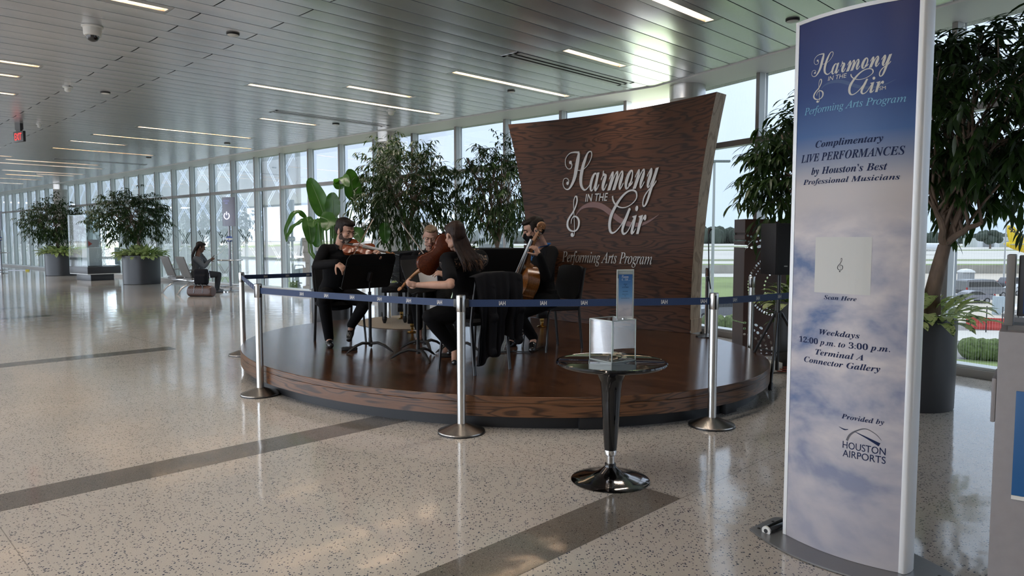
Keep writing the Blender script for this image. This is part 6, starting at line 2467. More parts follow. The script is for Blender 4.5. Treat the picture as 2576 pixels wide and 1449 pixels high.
# jacket over the chair back
def jacket():
    t = thing('jacket', 'dark jacket hanging over the back of the chair nearest the viewer', 'jacket', (-0.20, 6.22, DECK))
    f = Vector((-0.72, 0.69, 0)).normalized()
    r = Vector((f.y, -f.x, 0))
    c0 = Vector((-0.345, 6.36, 0)) - f * 0.275
    rng = random.Random(8)
    b = MB()
    nu, nv = 60, 40
    def q(u, v):
        # over the back: v 0 inside the seat side, up and over, down outside
        w = 0.27 + 0.02 * math.sin(v * 6)
        x = (u - .5) * 2 * w
        if v < 0.18:
            tt = v / 0.18
            z = DECK + 0.72 + (0.165) * tt
            off = 0.030 - 0.02 * tt
        else:
            tt = (v - 0.18) / 0.82
            drop = 0.66 + 0.10 * math.sin(u * 5.0 + .5) + 0.04 * math.sin(u * 17)
            z = DECK + 0.885 - drop * tt + (0.03 * math.sin(PI * min(1, tt * 6)) if tt < .17 else 0)
            off = -0.045 - 0.04 * math.sin(PI * min(1, tt * 1.4)) - (0.024 * math.sin(u * 23 + tt * 2) + 0.018 * math.sin(u * 41 + 1.3)) * min(1, tt * 1.6)
        z -= 0.035 * abs(2 * u - 1) ** 3
        p = c0 + r * x + f * off
        return Vector((p.x, p.y, z))
    b.grid(q, nu, nv)
    b.grid(lambda u, v: q(u, v) + f * 0.014, nu, nv, flip=True)
    b.build('jacket_body', M['cloth_jacket'], t, world=True, angle=1.5)
    mb = MB()
    s0 = c0 + r * 0.235 - f * 0.02
    limb(mb, [Vector((s0.x, s0.y, DECK + .80)), Vector((s0.x, s0.y, DECK + .55)) - f * 0.03 + r * .02, Vector((s0.x, s0.y, DECK + .27)) - f * .02 + r * .02], [0.060, 0.056, 0.046], 14, 0.55, f)
    fused(mb, 0.008, 4).build('sleeve', M['cloth_jacket'], t, world=True, angle=1.2)
    mb = MB()
    s0 = c0 - r * 0.10 - f * 0.045
    limb(mb, [Vector((s0.x, s0.y, DECK + .76)), Vector((s0.x, s0.y, DECK + .50)) - f * 0.03, Vector((s0.x, s0.y, DECK + .20)) - f * .02], [0.045, 0.052, 0.045], 14, 0.5, f)
    fused(mb, 0.008, 4).build('sleeve', M['cloth_jacket'], t, world=True, angle=1.2)
    for i in range(3):
        b = MB()
        p = Vector((s0.x, s0.y, DECK + .24 + .03 * i)) - f * 0.055
        p = c0 + r * 0.27 - f * 0.075 + Vector((0, 0, DECK + .30 + .028 * i))
        b.ball(p, 0.007, 8)
        b.build('button', M['chair_steel'], t, world=True)
M['cloth_jacket'] = mat('cloth_jacket', (0.012, 0.012, 0.0145), 0.9, spec=0.1, bump=0.2, bscale=60)
jacket()

# stands: base points on the deck, desks at the height the photo shows
def deck(px, py):
    return fl(px, py, DECK)
b1 = deck(932, 884)
music_stand('black music stand in front of the bearded violinist', b1, (-0.72, 0.62), at(932, 636, b1.y).z, 0.35, 0.62, 0.38)
b2 = deck(1052, 904)
st2 = music_stand('black music stand with open sheet music in front of the violist', b2, (0.55, -0.20), at(1052, 650, b2.y).z, 0.35, 0.50, 0.34)
b3 = deck(1069, 880)
music_stand('black music stand standing between the blond woman and the violist', b3, (0.0, 1.0), at(1020, 640, b3.y).z, 0.40, 0.50, 0.32)
b4 = deck(1158, 884)
music_stand('black music stand of the cellist, hidden behind the violist', b4, (0.9, 0.1), at(1158, 652, b4.y).z, 0.4, 0.48, 0.30)
# sheet music in a blue folder
M['paper'] = mat('sheet_paper', (0.62, 0.62, 0.64), 0.7)
M['folder'] = mat('folder_blue', (0.012, 0.020, 0.10), 0.5)
t = thing('music_folder', 'blue folder with white sheet music leaning on a music stand', 'sheet music', at(1062, 700, b2.y + .02))
o_ = at(1062, 692, b2.y + 0.04)
fxd = Vector((0.97, 0.25, 0)).normalized()
upd = Vector((-0.10, 0.38, 0.92)).normalized()
Mf = Matrix.Translation(o_) @ frame(fxd.cross(upd), fxd).to_4x4()
b = MB()
b.box((0, 0, 0), (0.30, 0.26, 0.006), Mf, bev=0.002)
fo = b.build('cover', M['folder'], t, world=True)
b = MB()
b.box((0.012, 0.006, 0.006), (0.26, 0.235, 0.004), Mf)
b.build('sheet', M['paper'], t, world=True, smooth=False)
# page turn pedals on the deck
for (px, py), lab in (((879, 881), 'small black page turner pedal on the deck at the foot of the bearded violinist'), ((1128, 898), 'small black page turner pedal on the deck between the music stand and the violist')):
    p = deck(px, py)
    t = thing('page_pedal', lab, 'pedal', p, 0.25, 'page turner pedals')
    b = MB()
    b.box((0, 0, 0.016), (0.165, 0.09, 0.030), bev=0.008)
    b.build('case', M['black_plastic'], t)
    for s in (-1, 1):
        b = MB()
        b.box((s * 0.042, 0.0, 0.033), (0.06, 0.06, 0.008), bev=0.003)
        b.build('switch', M['chair_steel'], t)
# cable on the deck near the cellist
b = MB()
b.tube([deck(1240, 889) + V(0, 0, .008), deck(1290, 886) + V(0, 0, .008), deck(1335, 888) + V(0, 0, .008), deck(1366, 872) + V(0, 0, .008)], 0.006, 6)
b.ball(deck(1294, 886) + V(0, 0, .014), (0.02, 0.012, 0.012), 10)
o = b.build('cable', M['black_plastic'], origin=deck(1290, 886))
tag(o, 'black cable on the deck at the feet of the cellist', 'cable')

# ---- grand piano under a black cover, bench and rug
M['piano_black'] = mat('piano_black', (0.006, 0.006, 0.007), 0.25)
M['cover_black'] = mat('piano_cover', (0.006, 0.006, 0.007), 0.9, spec=0.1, bump=0.25, bscale=5)
M['brass'] = mat('brass', (0.72, 0.46, 0.14), 0.25, metal=1.0)
pk = Vector((-1.42, 9.02, DECK))
pdv = Vector((0.97, 0.24, 0)).normalized()
t = thing('grand_piano', 'grand piano under a black cover behind the quartet', 'piano', pk, math.atan2(pdv.y, pdv.x))
prof = [(0, 0), (0.35, 0.0), (0.80, -0.04), (1.20, 0.05), (1.55, 0.30), (1.82, 0.62), (1.92, 0.95), (1.85, 1.22), (1.65, 1.40), (1.2, 1.46), (0, 1.46)]
prof = [(0, 0), (0.40, 0.0), (0.95, 0.02), (1.45, 0.04), (1.80, 0.14), (1.98, 0.40), (2.02, 0.80), (1.90, 1.18), (1.65, 1.40), (1.2, 1.46), (0, 1.46)]
b = MB()
b.prism(prof, 0.30, z0=0.66)
b.build('case', M['piano_black'], t, angle=0.5)
b = MB()
grow = [(x + (0.012 if x > 1.0 else 0.0), y + (0.012 if y > .7 else -0.012)) for x, y in prof]
ztop = at(1180, 627, 9.2).z - DECK
nb_ = len(grow)
rings = []
for k, (sc_, z) in enumerate(((1.0, 0.60), (1.0, 0.80), (1.0, ztop - 0.025), (0.985, ztop), (0.0, ztop + 0.004))):
    cx, cy = 0.9, 0.7
    rings.append([Vector((cx + (x - cx) * sc_, cy + (y - cy) * sc_, z - (0.02 * math.sin(i * 2.3) if k == 0 else 0) - (0.05 if (x < 0.05 and k >= 2) else 0))) for i, (x, y) in enumerate(grow)])
vs = [p for r in rings for p in r]
fs = [(k * nb_ + i, k * nb_ + (i + 1) % nb_, (k + 1) * nb_ + (i + 1) % nb_, (k + 1) * nb_ + i) for k in range(len(rings) - 1) for i in range(nb_)]
b.add(vs, fs)
b.build('cover', M['cover_black'], t, angle=0.7)
inv = root_matrix(t).inverted()
for p in (deck(1037, 836), deck(1363, 822), Vector((-1.60, 10.30, DECK))):
    q = inv @ p
    b = MB()
    b.box((q.x, q.y, 0.115 + 0.28), (0.10, 0.10, 0.56), bev=0.006)
    b.box((q.x, q.y, 0.17), (0.12, 0.12, 0.11), bev=0.006)
    lg = b.build('leg', M['piano_black'], t)
    b = MB()
    b.lathe([(0.062, 0.0), (0.066, 0.006), (0.05, 0.016), (0.03, 0.022)], (q.x, q.y, 0), 24)
    b.tube([(q.x - .014, q.y, 0.058), (q.x + .014, q.y, 0.058)], 0.034, 20)
    b.box((q.x, q.y, 0.095), (0.05, 0.045, 0.05), bev=0.008)
    b.build('caster', M['brass'], lg)
# bench
pb_ = deck(990, 815)
t = thing('piano_bench', 'black piano bench with turned legs behind the music stands', 'bench', (pb_.x - 0.05, pb_.y + .35, DECK), 0.2)
b = MB()
b.box((0, 0, 0.465), (0.36, 0.72, 0.07), bev=0.012)
b.build('seat', M['piano_black'], t)
b = MB()
b.box((0, 0, 0.508), (0.34, 0.70, 0.03), bev=0.014)
b.build('cushion', M['chair_black'], t)
for sx in (-1, 1):
    for sy in (-1, 1):
        b = MB()
        b.lathe([(0.014, 0), (0.034, 0.055), (0.036, 0.09), (0.024, 0.10), (0.027, 0.2), (0.036, 0.43)], (sx * .14, sy * .31, 0), 8)
        b.build('leg', M['piano_black'], t, angle=0.4)
# rug
b = MB()
ctr = Vector((-1.30, 10.02, DECK))
b.lathe([(0.86, 0.0), (0.87, 0.004), (0.855, 0.009), (0.0, 0.009)], (0, 0, 0), 72, cap=False)
o = b.build('rug', mat('rug_beige', (0.36, 0.30, 0.23), 0.95, var=0.15, vscale=90, bump=0.5, bscale=220), origin=None)
o.location = ctr
tag(o, 'round beige rug on the deck under the piano bench', 'rug')

# ================================================================ BESIDE THE STAGE
pm_ = deck(1777, 847)
t = thing('microphone_stand', 'thin black microphone stand on the deck right of the wooden backdrop', 'microphone stand', pm_)
b = MB()
b.lathe([(0.125, 0), (0.125, 0.012), (0.05, 0.028), (0.016, 0.04)], n=32)
b.build('base', M['black_plastic'], t)
ztm = at(1779, 585, pm_.y).z - DECK
b = MB()
b.tube([(0, 0, 0.03), (0.0, 0, ztm * .55)], 0.010, 12)
b.tube([(0.0, 0, ztm * .53), (0.0, 0, ztm * .58)], 0.016, 12)
b.build('pole', M['black_plastic'], t)
b = MB()
b.tube([(0.045, 0.02, ztm * .46), (0.018, 0, ztm * .57), (0.0, -0.005, ztm)], 0.007, 10)
b.build('boom', M['black_plastic'], t)
b = MB()
b.tube([(0.0, -0.005, ztm - .02), (0.008, 0, ztm + 0.02), (0.03, 0, ztm + .045)], [0.011, 0.016, 0.018], 12)
b.build('clip', M['black_plastic'], t)
# loudspeaker on its tripod
sp0 = Vector((2.64, 7.06, 0))
t = thing('speaker_tripod', 'black tripod stand carrying the loudspeaker beside the tall sign', 'speaker stand', sp0)
b = MB()
b.tube([(0, 0, 0.12), (0, 0, 1.16)], 0.0175, 14)
b.build('pole', M['chair_steel'], t)
zc_h = at(1955, 788, 7.0).z
for i, a in enumerate((math.radians(-118), math.radians(2), math.radians(122))):
    ca, sa = math.cos(a), math.sin(a)
    b = MB()
    b.tube([(0.03 * ca, 0.03 * sa, zc_h), (0.42 * ca, 0.42 * sa, 0.012)], 0.0145, 10)
    lg = b.build('leg', M['chair_steel'], t)
    b = MB()
    b.tube([(0.39 * ca, 0.39 * sa, 0.06), (0.43 * ca, 0.43 * sa, 0.0)], 0.020, 10)
    b.build('rubber_foot', M['black_plastic'], lg)
    b = MB()
    b.tube([(0.018 * ca, 0.018 * sa, 0.30), (0.235 * ca, 0.235 * sa, 0.31)], 0.008, 8)
    b.build('brace', M['chair_steel'], t)
b = MB()
b.tube([(0, 0, zc_h - .05), (0, 0, zc_h + .02)], 0.030, 14)
b.build('collar', M['black_plastic'], t)
z0s, z1s = at(1960, 690, 7.06).z, at(1960, 562, 7.06).z
t = thing('loudspeaker', 'black loudspeaker box on a tripod left of the tall sign', 'loudspeaker', (sp0.x, sp0.y, z0s), 0.20)
b = MB()
b.box((0, 0, (z1s - z0s) / 2), (0.26, 0.27, z1s - z0s), bev=0.008)
b.build('cabinet', mat('speaker_case', (0.012, 0.011, 0.013), 0.5, bump=0.2, bscale=150), t)
b = MB()
b.box((-0.02, -0.136, (z1s - z0s) / 2), (0.19, 0.006, (z1s - z0s) * .96), bev=0.002)
b.build('grille', mat('speaker_grille', (0.006, 0.006, 0.008), 0.6), t)
b = MB()
b.box((-0.02, -0.140, 0.085), (0.035, 0.003, 0.010))
b.build('badge', M['letter_metal'], t)

# perforated brown screens
def perforated():
    m = bpy.data.materials.new('perforated_brown')
    m.use_nodes = True
    nt = m.node_tree
    bb = nt.nodes['Principled BSDF']
    bb.inputs['Base Color'].default_value = (0.050, 0.024, 0.018, 1)
    bb.inputs['Roughness'].default_value = 0.45
    out = nt.nodes['Material Output']
    sp = nt.nodes.new('ShaderNodeSeparateXYZ')
    nt.links.new(obj_coord(nt), sp.inputs[0])
    tot = None
    # rings of holes: centre (x, z), radius, count, half size along, half size across
    for cx, cz, R_, cnt, da, dr in ((0.42, 0.86, 0.36, 64, 0.32, 0.016), (0.42, 0.86, 0.30, 46, 0.2, 0.008), (0.46, 0.84, 0.20, 26, 0.25, 0.012), (0.10, 1.62, 0.17, 24, 0.33, 0.013), (0.10, 1.62, 0.235, 30, 0.33, 0.012), (0.10, 1.62, 0.30, 22, 0.36, 0.018),
                                     (0.02, 0.05, 0.22, 26, 0.33, 0.014), (0.02, 0.05, 0.29, 30, 0.34, 0.016), (0.02, 0.05, 0.36, 30, 0.33, 0.015)):
        dx = math_node(nt, 'SUBTRACT', sp.outputs['X'], cx)
        dz = math_node(nt, 'SUBTRACT', sp.outputs['Z'], cz)
        r = math_node(nt, 'SQRT', math_node(nt, 'ADD', math_node(nt, 'MULTIPLY', dx, dx), math_node(nt, 'MULTIPLY', dz, dz)))
        a = math_node(nt, 'ARCTAN2', dz, dx)
        fr = math_node(nt, 'FRACT', math_node(nt, 'ADD', math_node(nt, 'MULTIPLY', a, cnt / (2 * PI)), 10.0))
        u = math_node(nt, 'DIVIDE', math_node(nt, 'SUBTRACT', fr, 0.5), da)
        v = math_node(nt, 'DIVIDE', math_node(nt, 'SUBTRACT', r, R_), dr)
        e = math_node(nt, 'ADD', math_node(nt, 'MULTIPLY', u, u), math_node(nt, 'MULTIPLY', v, v))
        h_ = math_node(nt, 'LESS_THAN', e, 1.0)
        tot = h_ if tot is None else math_node(nt, 'MAXIMUM', tot, h_)
    tr = nt.nodes.new('ShaderNodeBsdfTransparent')
    mx = nt.nodes.new('ShaderNodeMixShader')
    nt.links.new(tot, mx.inputs[0])
    nt.links.new(bb.outputs[0], mx.inputs[1])
    nt.links.new(tr.outputs[0], mx.inputs[2])
    nt.links.new(mx.outputs[0], out.inputs[0])
    return m
M['perforated'] = perforated()
for (x, y), rz, lab, wd, hg in (((2.80, 8.62), 0.12, 'tall brown perforated metal screen behind the loudspeaker', 0.62, at(1900, 551, 8.62).z), ((0.20, 12.0), -0.1, 'brown perforated metal screen left of the wooden backdrop, behind the cellist', 0.5, at(1310, 573, 12.0).z)):
    t = thing('perforated_screen', lab, 'screen', (x, y, 0), rz, 'perforated brown screens')
    b = MB()
    b.box((wd / 2, 0, hg / 2), (wd, 0.004, hg))
    b.build('panel', M['perforated'], t, smooth=False)
    b = MB()
    b.box((0.008, 0.15, hg / 2), (0.02, 0.30, hg))
    b.build('side_post', M['perforated'], t, smooth=False)
    b = MB()
    b.box((wd / 2, 0.15, 0.012), (wd, 0.30, 0.024))
    b.build('foot', mat('screen_foot', (0.05, 0.025, 0.02), 0.5), t, smooth=False)
# small white power box and coiled lead behind the stage
p = fl(1942, 912, 0.10)
t = thing('power_box', 'small white box with a red lead on the floor behind the stage', 'power box', (p.x, p.y, 0), 0.2)
b = MB()
b.box((0, 0, 0.06), (0.14, 0.18, 0.10), bev=0.006)
b.build('case', M['white_plastic'], t)
b = MB()
b.tube([(0.05 * math.cos(i * .7) + .03 + .004 * i, 0.05 * math.sin(i * .7) - .12, 0.02 + 0.002 * i) for i in range(24)], 0.006, 6)
b.build('lead', mat('lead_red', (0.16, 0.03, 0.02), 0.5), t)
# ================================================================ THE FAR LEFT
M['seat_grey'] = mat('seat_grey', (0.16, 0.155, 0.15), 0.5)
M['seat_alu'] = mat('seat_aluminium', (0.58, 0.58, 0.58), 0.25, metal=0.9)
FW = -NA                                   # towards the glass
ROW = UA                                   # along the glass, to the left
hp = at(497, 690, 18.56)
def beam_seat(c, label, right_arm):
    t = thing('lounge_seat', label, 'seat', (c.x, c.y, 0), math.atan2(FW.y, FW.x) - PI / 2, 'beam mounted lounge seats')
    b = MB()
    b.box((0, 0.02, 0.40), (0.52, 0.50, 0.05), Matrix.Rotation(math.radians(4), 4, 'X'), bev=0.02)
    b.build('seat', M['seat_grey'], t)
    b = MB()
    b.box((0, 0, 0.30), (0.50, 0.035, 0.56), Matrix.Translation((0, -0.24, 0.42)) @ Matrix.Rotation(math.radians(20), 4, 'X') , bev=0.015)
    b.build('backrest', M['seat_grey'], t)
    b = MB()
    b.box((0, -0.02, 0.335), (0.95, 0.10, 0.06), bev=0.01)
    b.build('beam', M['seat_alu'], t)
    b = MB()
    b.tube([(0.0, -0.52, 0.0), (0.0, -0.40, 0.15), (0.0, -0.20, 0.27), (0.0, 0.0, 0.305), (0.0, 0.2, 0.27), (0.0, 0.40, 0.15), (0.0, 0.52, 0.0)], 0.022, 10)
    b.build('leg', M['seat_alu'], t)
    for s in ((-1, 1) if right_arm else (-1,)):
        b = MB()
        b.tube([(s * 0.29, -0.20, 0.38), (s * 0.29, -0.12, 0.60), (s * 0.29, 0.16, 0.61), (s * 0.29, 0.20, 0.40)], 0.018, 8, flat=1.5)
        b.build('armrest', M['seat_alu'], t)
    return t
c2 = Vector((hp.x, hp.y, 0)) - FW * 0.02
beam_seat(c2, 'grey lounge seat occupied by the man with the phone', True)
beam_seat(c2 + ROW * 0.92, 'empty grey lounge seat left of the man with the phone', False)
RT = Vector((FW.y, -FW.x, 0))              # the sitter's right
pr5, Mh5, in5 = person('man with long dark dreadlocks in slate long-sleeved shirt, sitting and looking at his phone', dict(
    ground=V(0, 0, 0), hipL=hp - RT * 0.09 + V(0, 0, 0.0), hipR=hp + RT * 0.09,
    shL=at(499, 649, 18.75), shR=at(492, 651, 18.40), elL=at(520, 660, 18.98), wrL=at(505, 638, 19.00), elR=at(514, 671, 18.35), wrR=at(528, 655, 18.55),
    knL=at(551, 690, 19.25), anL=at(547, 726, 19.20), toL=at(560, 730, 19.42), knR=at(548, 691, 18.85), anR=at(545, 729, 18.80), toR=at(559, 734, 19.0)),
    (at(505, 622, 18.66), (0.86, 0.36, -0.32), (0.15, 0, 1)), 'skin_dark', 'cloth_grey', 'cloth_char', ('hair_dark', SHORT), scale=1.12, bulk=1.15,
    hands={'R': ((0.7, 0.4, 0.45), (-0.5, 0.75, 0.1), (0.7, 0.7, 0.8, 0.8), 0.5), 'L': ((-0.1, -0.15, 0.9), (-0.6, -0.3, 0.0), (0.9, 0.9, 1, 1), 0.5)}, collar=False, voxel=0.008, hem=0.08)
mb = MB()
bk = -Vector((0.86, 0.36, 0)).normalized()
h0 = at(505, 620, 18.66)
for i in range(26):
    s = (i - 12.5) / 13
    sd = Vector((-0.36, 0.86, 0)) * (0.09 * s)
    mb.tube([h0 + sd + Vector((0, 0, .08)) + bk * 0.04, h0 + sd * 1.2 + bk * 0.13 + Vector((0, 0, -0.06)), h0 + sd * 1.5 + bk * 0.20 + Vector((0, 0, -0.22)), h0 + sd * 1.5 + bk * (0.20 + .01 * math.sin(i)) + Vector((0, 0, -0.46 + .05 * math.sin(i * 2.1)))], [0.03, 0.035, 0.034, 0.02], 8)
mb.build('dreadlocks', M['hair_dark'], pr5, world=True)
ph = at(534, 648, 18.62)
t = thing('phone', 'black phone in the hand of the seated man', 'phone', ph)
b = MB()
b.box((0, 0, 0), (0.075, 0.010, 0.15), Matrix.Translation(ph) @ frame((0.55, 0.35, 0.70), (-0.5, 0.8, 0)).to_4x4(), bev=0.004)
b.build('case', M['black_plastic'], t, world=True)
# bags
pdf = fl(507, 746, 0)
t = thing('duffel_bag', 'brown checked duffel bag on the floor in front of the seated man', 'bag', pdf, math.atan2(-ROW.y, -ROW.x) + 0.55)
def checked():
    m, nt, bb = _principled('checked_brown')
    ch = nt.nodes.new('ShaderNodeTexChecker')
    ch.inputs['Scale'].default_value = 36
    ch.inputs['Color1'].default_value = (0.085, 0.042, 0.030, 1)
    ch.inputs['Color2'].default_value = (0.055, 0.027, 0.020, 1)
    nt.links.new(obj_coord(nt), ch.inputs['Vector'])
    nt.links.new(ch.outputs[0], bb.inputs['Base Color'])
    bb.inputs['Roughness'].default_value = 0.45
    return m
mb = MB()
mb.box((0, 0, 0.13), (0.62, 0.26, 0.22), bev=0.05)
mb.tube([(-0.33, 0, 0.125), (0.33, 0, 0.125)], 0.125, 18)
mb.tube([(-0.30, 0, 0.17), (0.30, 0, 0.17)], 0.105, 18)
fused(mb, 0.014, 8).build('bag_body', checked(), t, angle=1.2)
for s in (-1, 1):
    b = MB()
    b.tube([(-0.12, s * 0.132, 0.10), (-0.11, s * 0.11, 0.26), (0, s * 0.05, 0.34), (0.11, s * 0.11, 0.26), (0.12, s * 0.132, 0.10)], 0.011, 8)
    b.build('strap', M['shoe'], t)
t = thing('backpack', 'black backpack standing on the brown duffel bag', 'bag', (pdf.x, pdf.y + 0.02, 0.275), math.atan2(-ROW.y, -ROW.x) + 0.75)
mb = MB()
mb.box((0, 0, 0.21), (0.33, 0.17, 0.40), bev=0.06)
mb.box((0, -0.09, 0.15), (0.26, 0.07, 0.22), bev=0.03)
fused(mb, 0.012, 6).build('pack_body', M['cloth_jacket'], t, angle=1.2)
for s in (-1, 1):
    b = MB()
    b.tube([(s * 0.09, 0.085, 0.36), (s * 0.12, 0.15, 0.30), (s * 0.12, 0.13, 0.15), (s * 0.13, 0.085, 0.05)], 0.022, 8, flat=0.35)
    b.build('strap', M['shoe'], t)
b = MB()
b.tube([(-0.05, 0.02, 0.40), (-0.04, 0.02, 0.45), (0.04, 0.02, 0.45), (0.05, 0.02, 0.40)], 0.009, 8)
b.build('handle', M['shoe'], t)

# charging posts
M['post_grey'] = mat('post_grey', (0.25, 0.25, 0.27), 0.35, metal=0.6)
M['sign_grey'] = mat('charge_sign', (0.22, 0.23, 0.30), 0.35)
M['glow_white'] = mat('glow_white', (0.8, 0.82, 0.95), 0.4, emit=(0.80, 0.84, 1.0), estr=0.5)
M['glow_blue'] = mat('glow_blue', (0.3, 0.32, 0.6), 0.4, emit=(0.25, 0.28, 0.7), estr=0.25)
M['ring_blue'] = mat('ring_blue', (0.03, 0.08, 0.33), 0.35)
def charging_post(p, yaw, label):
    t = thing('charging_post', label, 'charging station', p, yaw, 'charging posts')
    b = MB()
    b.lathe([(0.23, 0), (0.23, 0.02), (0.20, 0.035), (0.04, 0.045)], n=40)
    b.build('base', M['seat_alu'], t)
    b = MB()
    b.lathe([(0.035, 0.04), (0.035, 1.80)], n=20)
    b.build('pole', M['post_grey'], t)
    b = MB()
    b.lathe([(0.0, 0.835), (0.32, 0.835), (0.335, 0.85), (0.32, 0.868), (0.0, 0.868)], n=48, cap=False)
    b.build('table_top', M['seat_alu'], t)
    b = MB()
    b.tube([(0.25 * math.cos(i * PI / 16), 0.25 * math.sin(i * PI / 16), 0.14) for i in range(32)], 0.014, 8, closed=True)
    for i in range(3):
        b.tube([(0, 0, 0.14), (0.25 * math.cos(i * 2.1), 0.25 * math.sin(i * 2.1), 0.14)], 0.010, 6)
    b.build('foot_ring', M['seat_alu'], t)
    b = MB()
    b.lathe([(0.036, 1.34), (0.075, 1.36), (0.085, 1.38)], n=24, cap=False)
    b.lathe([(0.085, 1.44), (0.075, 1.47), (0.036, 1.49)], n=24, cap=False)
    hb = b.build('hub', M['ring_blue'], t)
    b = MB()
    b.lathe([(0.085, 1.38), (0.088, 1.41), (0.085, 1.44)], n=24, cap=False)
    b.build('socket_ring', M['white_plastic'], hb)
    for i in range(4):
        b = MB()
        b.box((0.088, 0, 1.41), (0.004, 0.025, 0.025), Matrix.Rotation(i * PI / 2 + .4, 4, 'Z'))
        b.build('socket', M['black_plastic'], hb)
    b = MB()
    for y, r in ((0.0, 1), ):
        prof = [(-0.215, 0.0), (-0.15, -0.055), (0, -0.075), (0.15, -0.055), (0.215, 0), (0.15, 0.055), (0, 0.075), (-0.15, 0.055)]
        b.prism(prof, 0.77, z0=1.76)
    sg = b.build('sign_box', M['sign_grey'], t, angle=0.9)
    b = MB()
    b.tube([(0.0 + 0.085 * math.sin(a), -0.081, 2.03 - 0.0 + 0.085 * math.cos(a)) for a in [0.62 + i * (2 * PI - 1.24) / 24 for i in range(25)]], 0.013, 8)
    b.tube([(0, -0.081, 2.05), (0, -0.081, 2.145)], 0.013, 8)
    b.build('power_symbol', M['glow_white'], sg)
    for tx, z, w in (('RECHARGE', 2.41, 0.19), ('HERE', 2.345, 0.095)):
        vs, fs = text_mesh(tx, width=w, height=0.042)
        b = MB()
        b.add([Vector((v.x - w / 2, -0.082, v.y + z)) for v in vs], fs)
        b.build('lettering', M['glow_blue'], sg, smooth=False)
    return t
p = fl(579, 734, 0)
charging_post(Vector((p.x - 0.02, p.y + .1, 0)), -0.35, 'charging post with a round table and lit power symbol beside the seated man')
p = fl(4, 688, 0)
charging_post(Vector((p.x, p.y, 0)), -0.65, 'charging post with a lit power symbol cut by the left edge')
# charging lead from the post to the phone
a_, c_ = at(579, 603, 18.95), ph
b = MB()
b.tube([a_, a_.lerp(c_, .4) - V(0, 0, .10), a_.lerp(c_, .8) - V(0, 0, .05), c_], 0.0035, 5)
o = b.build('charging_cable', M['white_plastic'], origin=a_)
tag(o, 'thin white charging cable running from the post to the phone', 'cable')

# glass display case
near = fl(229, 706.5, 0)
d1 = Vector((0.60, 0.80, 0)).normalized()
d2 = Vector((-d1.y, d1.x, 0))
t = thing('display_case', 'glass display case on a dark double plinth between the far potted trees', 'display case', near, math.atan2(d1.y, d1.x))
M['plinth'] = mat('plinth_dark', (0.030, 0.030, 0.034), 0.4)
LW, DW = 0.75, 1.10
b = MB()
b.box((LW / 2, DW / 2, 0.105), (LW, DW, 0.21), bev=0.006)
b.build('lower_plinth', M['plinth'], t)
b = MB()
b.box((LW / 2, DW / 2, 0.355), (LW + .32, DW + .32, 0.23), bev=0.006)
b.build('upper_plinth', M['plinth'], t)
b = MB()
b.box((LW / 2, DW / 2, 0.225), (LW + .30, DW + .30, 0.025))
b.build('white_strip', M['white_plastic'], t)
zt = 2.22
M['case_glass'] = glass_pane('case_glass', tint=(0.90, 0.95, 0.96), refl=0.10)
e = 0.15
for q in (((-e, -e), (LW + e, -e)), ((LW + e, -e), (LW + e, DW + e)), ((LW + e, DW + e), (-e, DW + e)), ((-e, DW + e), (-e, -e))):
    b = MB()
    b.quad(V(q[0][0], q[0][1], .47), V(q[1][0], q[1][1], .47), V(q[1][0], q[1][1], zt), V(q[0][0], q[0][1], zt))
    b.build('glass_side', M['case_glass'], t, smooth=False)
b = MB()
for x, y in ((-e, -e), (LW + e, -e), (LW + e, DW + e), (-e, DW + e)):
    b.box((x, y, (.47 + zt) / 2), (0.008, 0.008, zt - .47))
for y in (-e, DW + e):
    b.box((LW / 2, y, zt), (LW + .3, 0.008, 0.008))
for x in (-e, LW + e):
    b.box((x, DW / 2, zt), (0.008, DW + .3, 0.008))
b.build('glass_edge', mat('glass_edge', (0.35, 0.5, 0.52), 0.2), t, smooth=False)
b = MB()
b.box((0.36, 0.70, 0.47 + 0.33), (0.42, 0.55, 0.62), bev=0.004)
o = b.build('block', M['white_paint'], None)
o.data.transform(root_matrix(t))
tag(o, 'white block standing inside the glass display case', 'block')
og = root_matrix(t) @ V(.36, .70, .49)
o.data.transform(Matrix.Translation(-og))
o.location = og
o.name = 'white_block'
Mt = root_matrix(t)
tb = thing('small_board', 'small white board with a red arrow on the block in the display case', 'board', Mt @ V(0.40, 0.62, 1.115), math.atan2(d1.y, d1.x))
b = MB()
b.box((-.05, 0.0, 0.14), (0.44, 0.03, 0.27), bev=0.004)
b.build('board', mat('board_grey', (0.45, 0.46, 0.48), 0.5), tb)
b = MB()
b.prism([(-0.19, 0.04), (-0.06, 0.13), (-0.19, 0.23)], 0.004, M=Matrix.Rotation(PI / 2, 4, 'X'), z0=0.016)
b.build('red_arrow', mat('arrow_red', (0.45, 0.06, 0.04), 0.5), tb, smooth=False)
rng = random.Random(2)
b = MB()
for i in range(900):
    z = rng.uniform(0, 1) ** 1.3
    rr = 0.03 + 0.30 * (1 - z)
    a = rng.uniform(0, 2 * PI)
    q = rr * math.sqrt(rng.random())
    b.ball((0.56 + q * math.cos(a) * .9, 0.28 + q * math.sin(a), 0.50 + 1.25 * z), rng.uniform(0.005, 0.010), 5)
o = b.build('hanging_beads', mat('bead_white', (0.8, 0.82, 0.82), 0.2), None)
o.data.transform(Mt)
og = Mt @ V(.56, .28, .5)
o.data.transform(Matrix.Translation(-og))
o.location = og
tag(o, 'cone of tiny white beads hanging inside the glass display case', 'beads', kind='stuff')

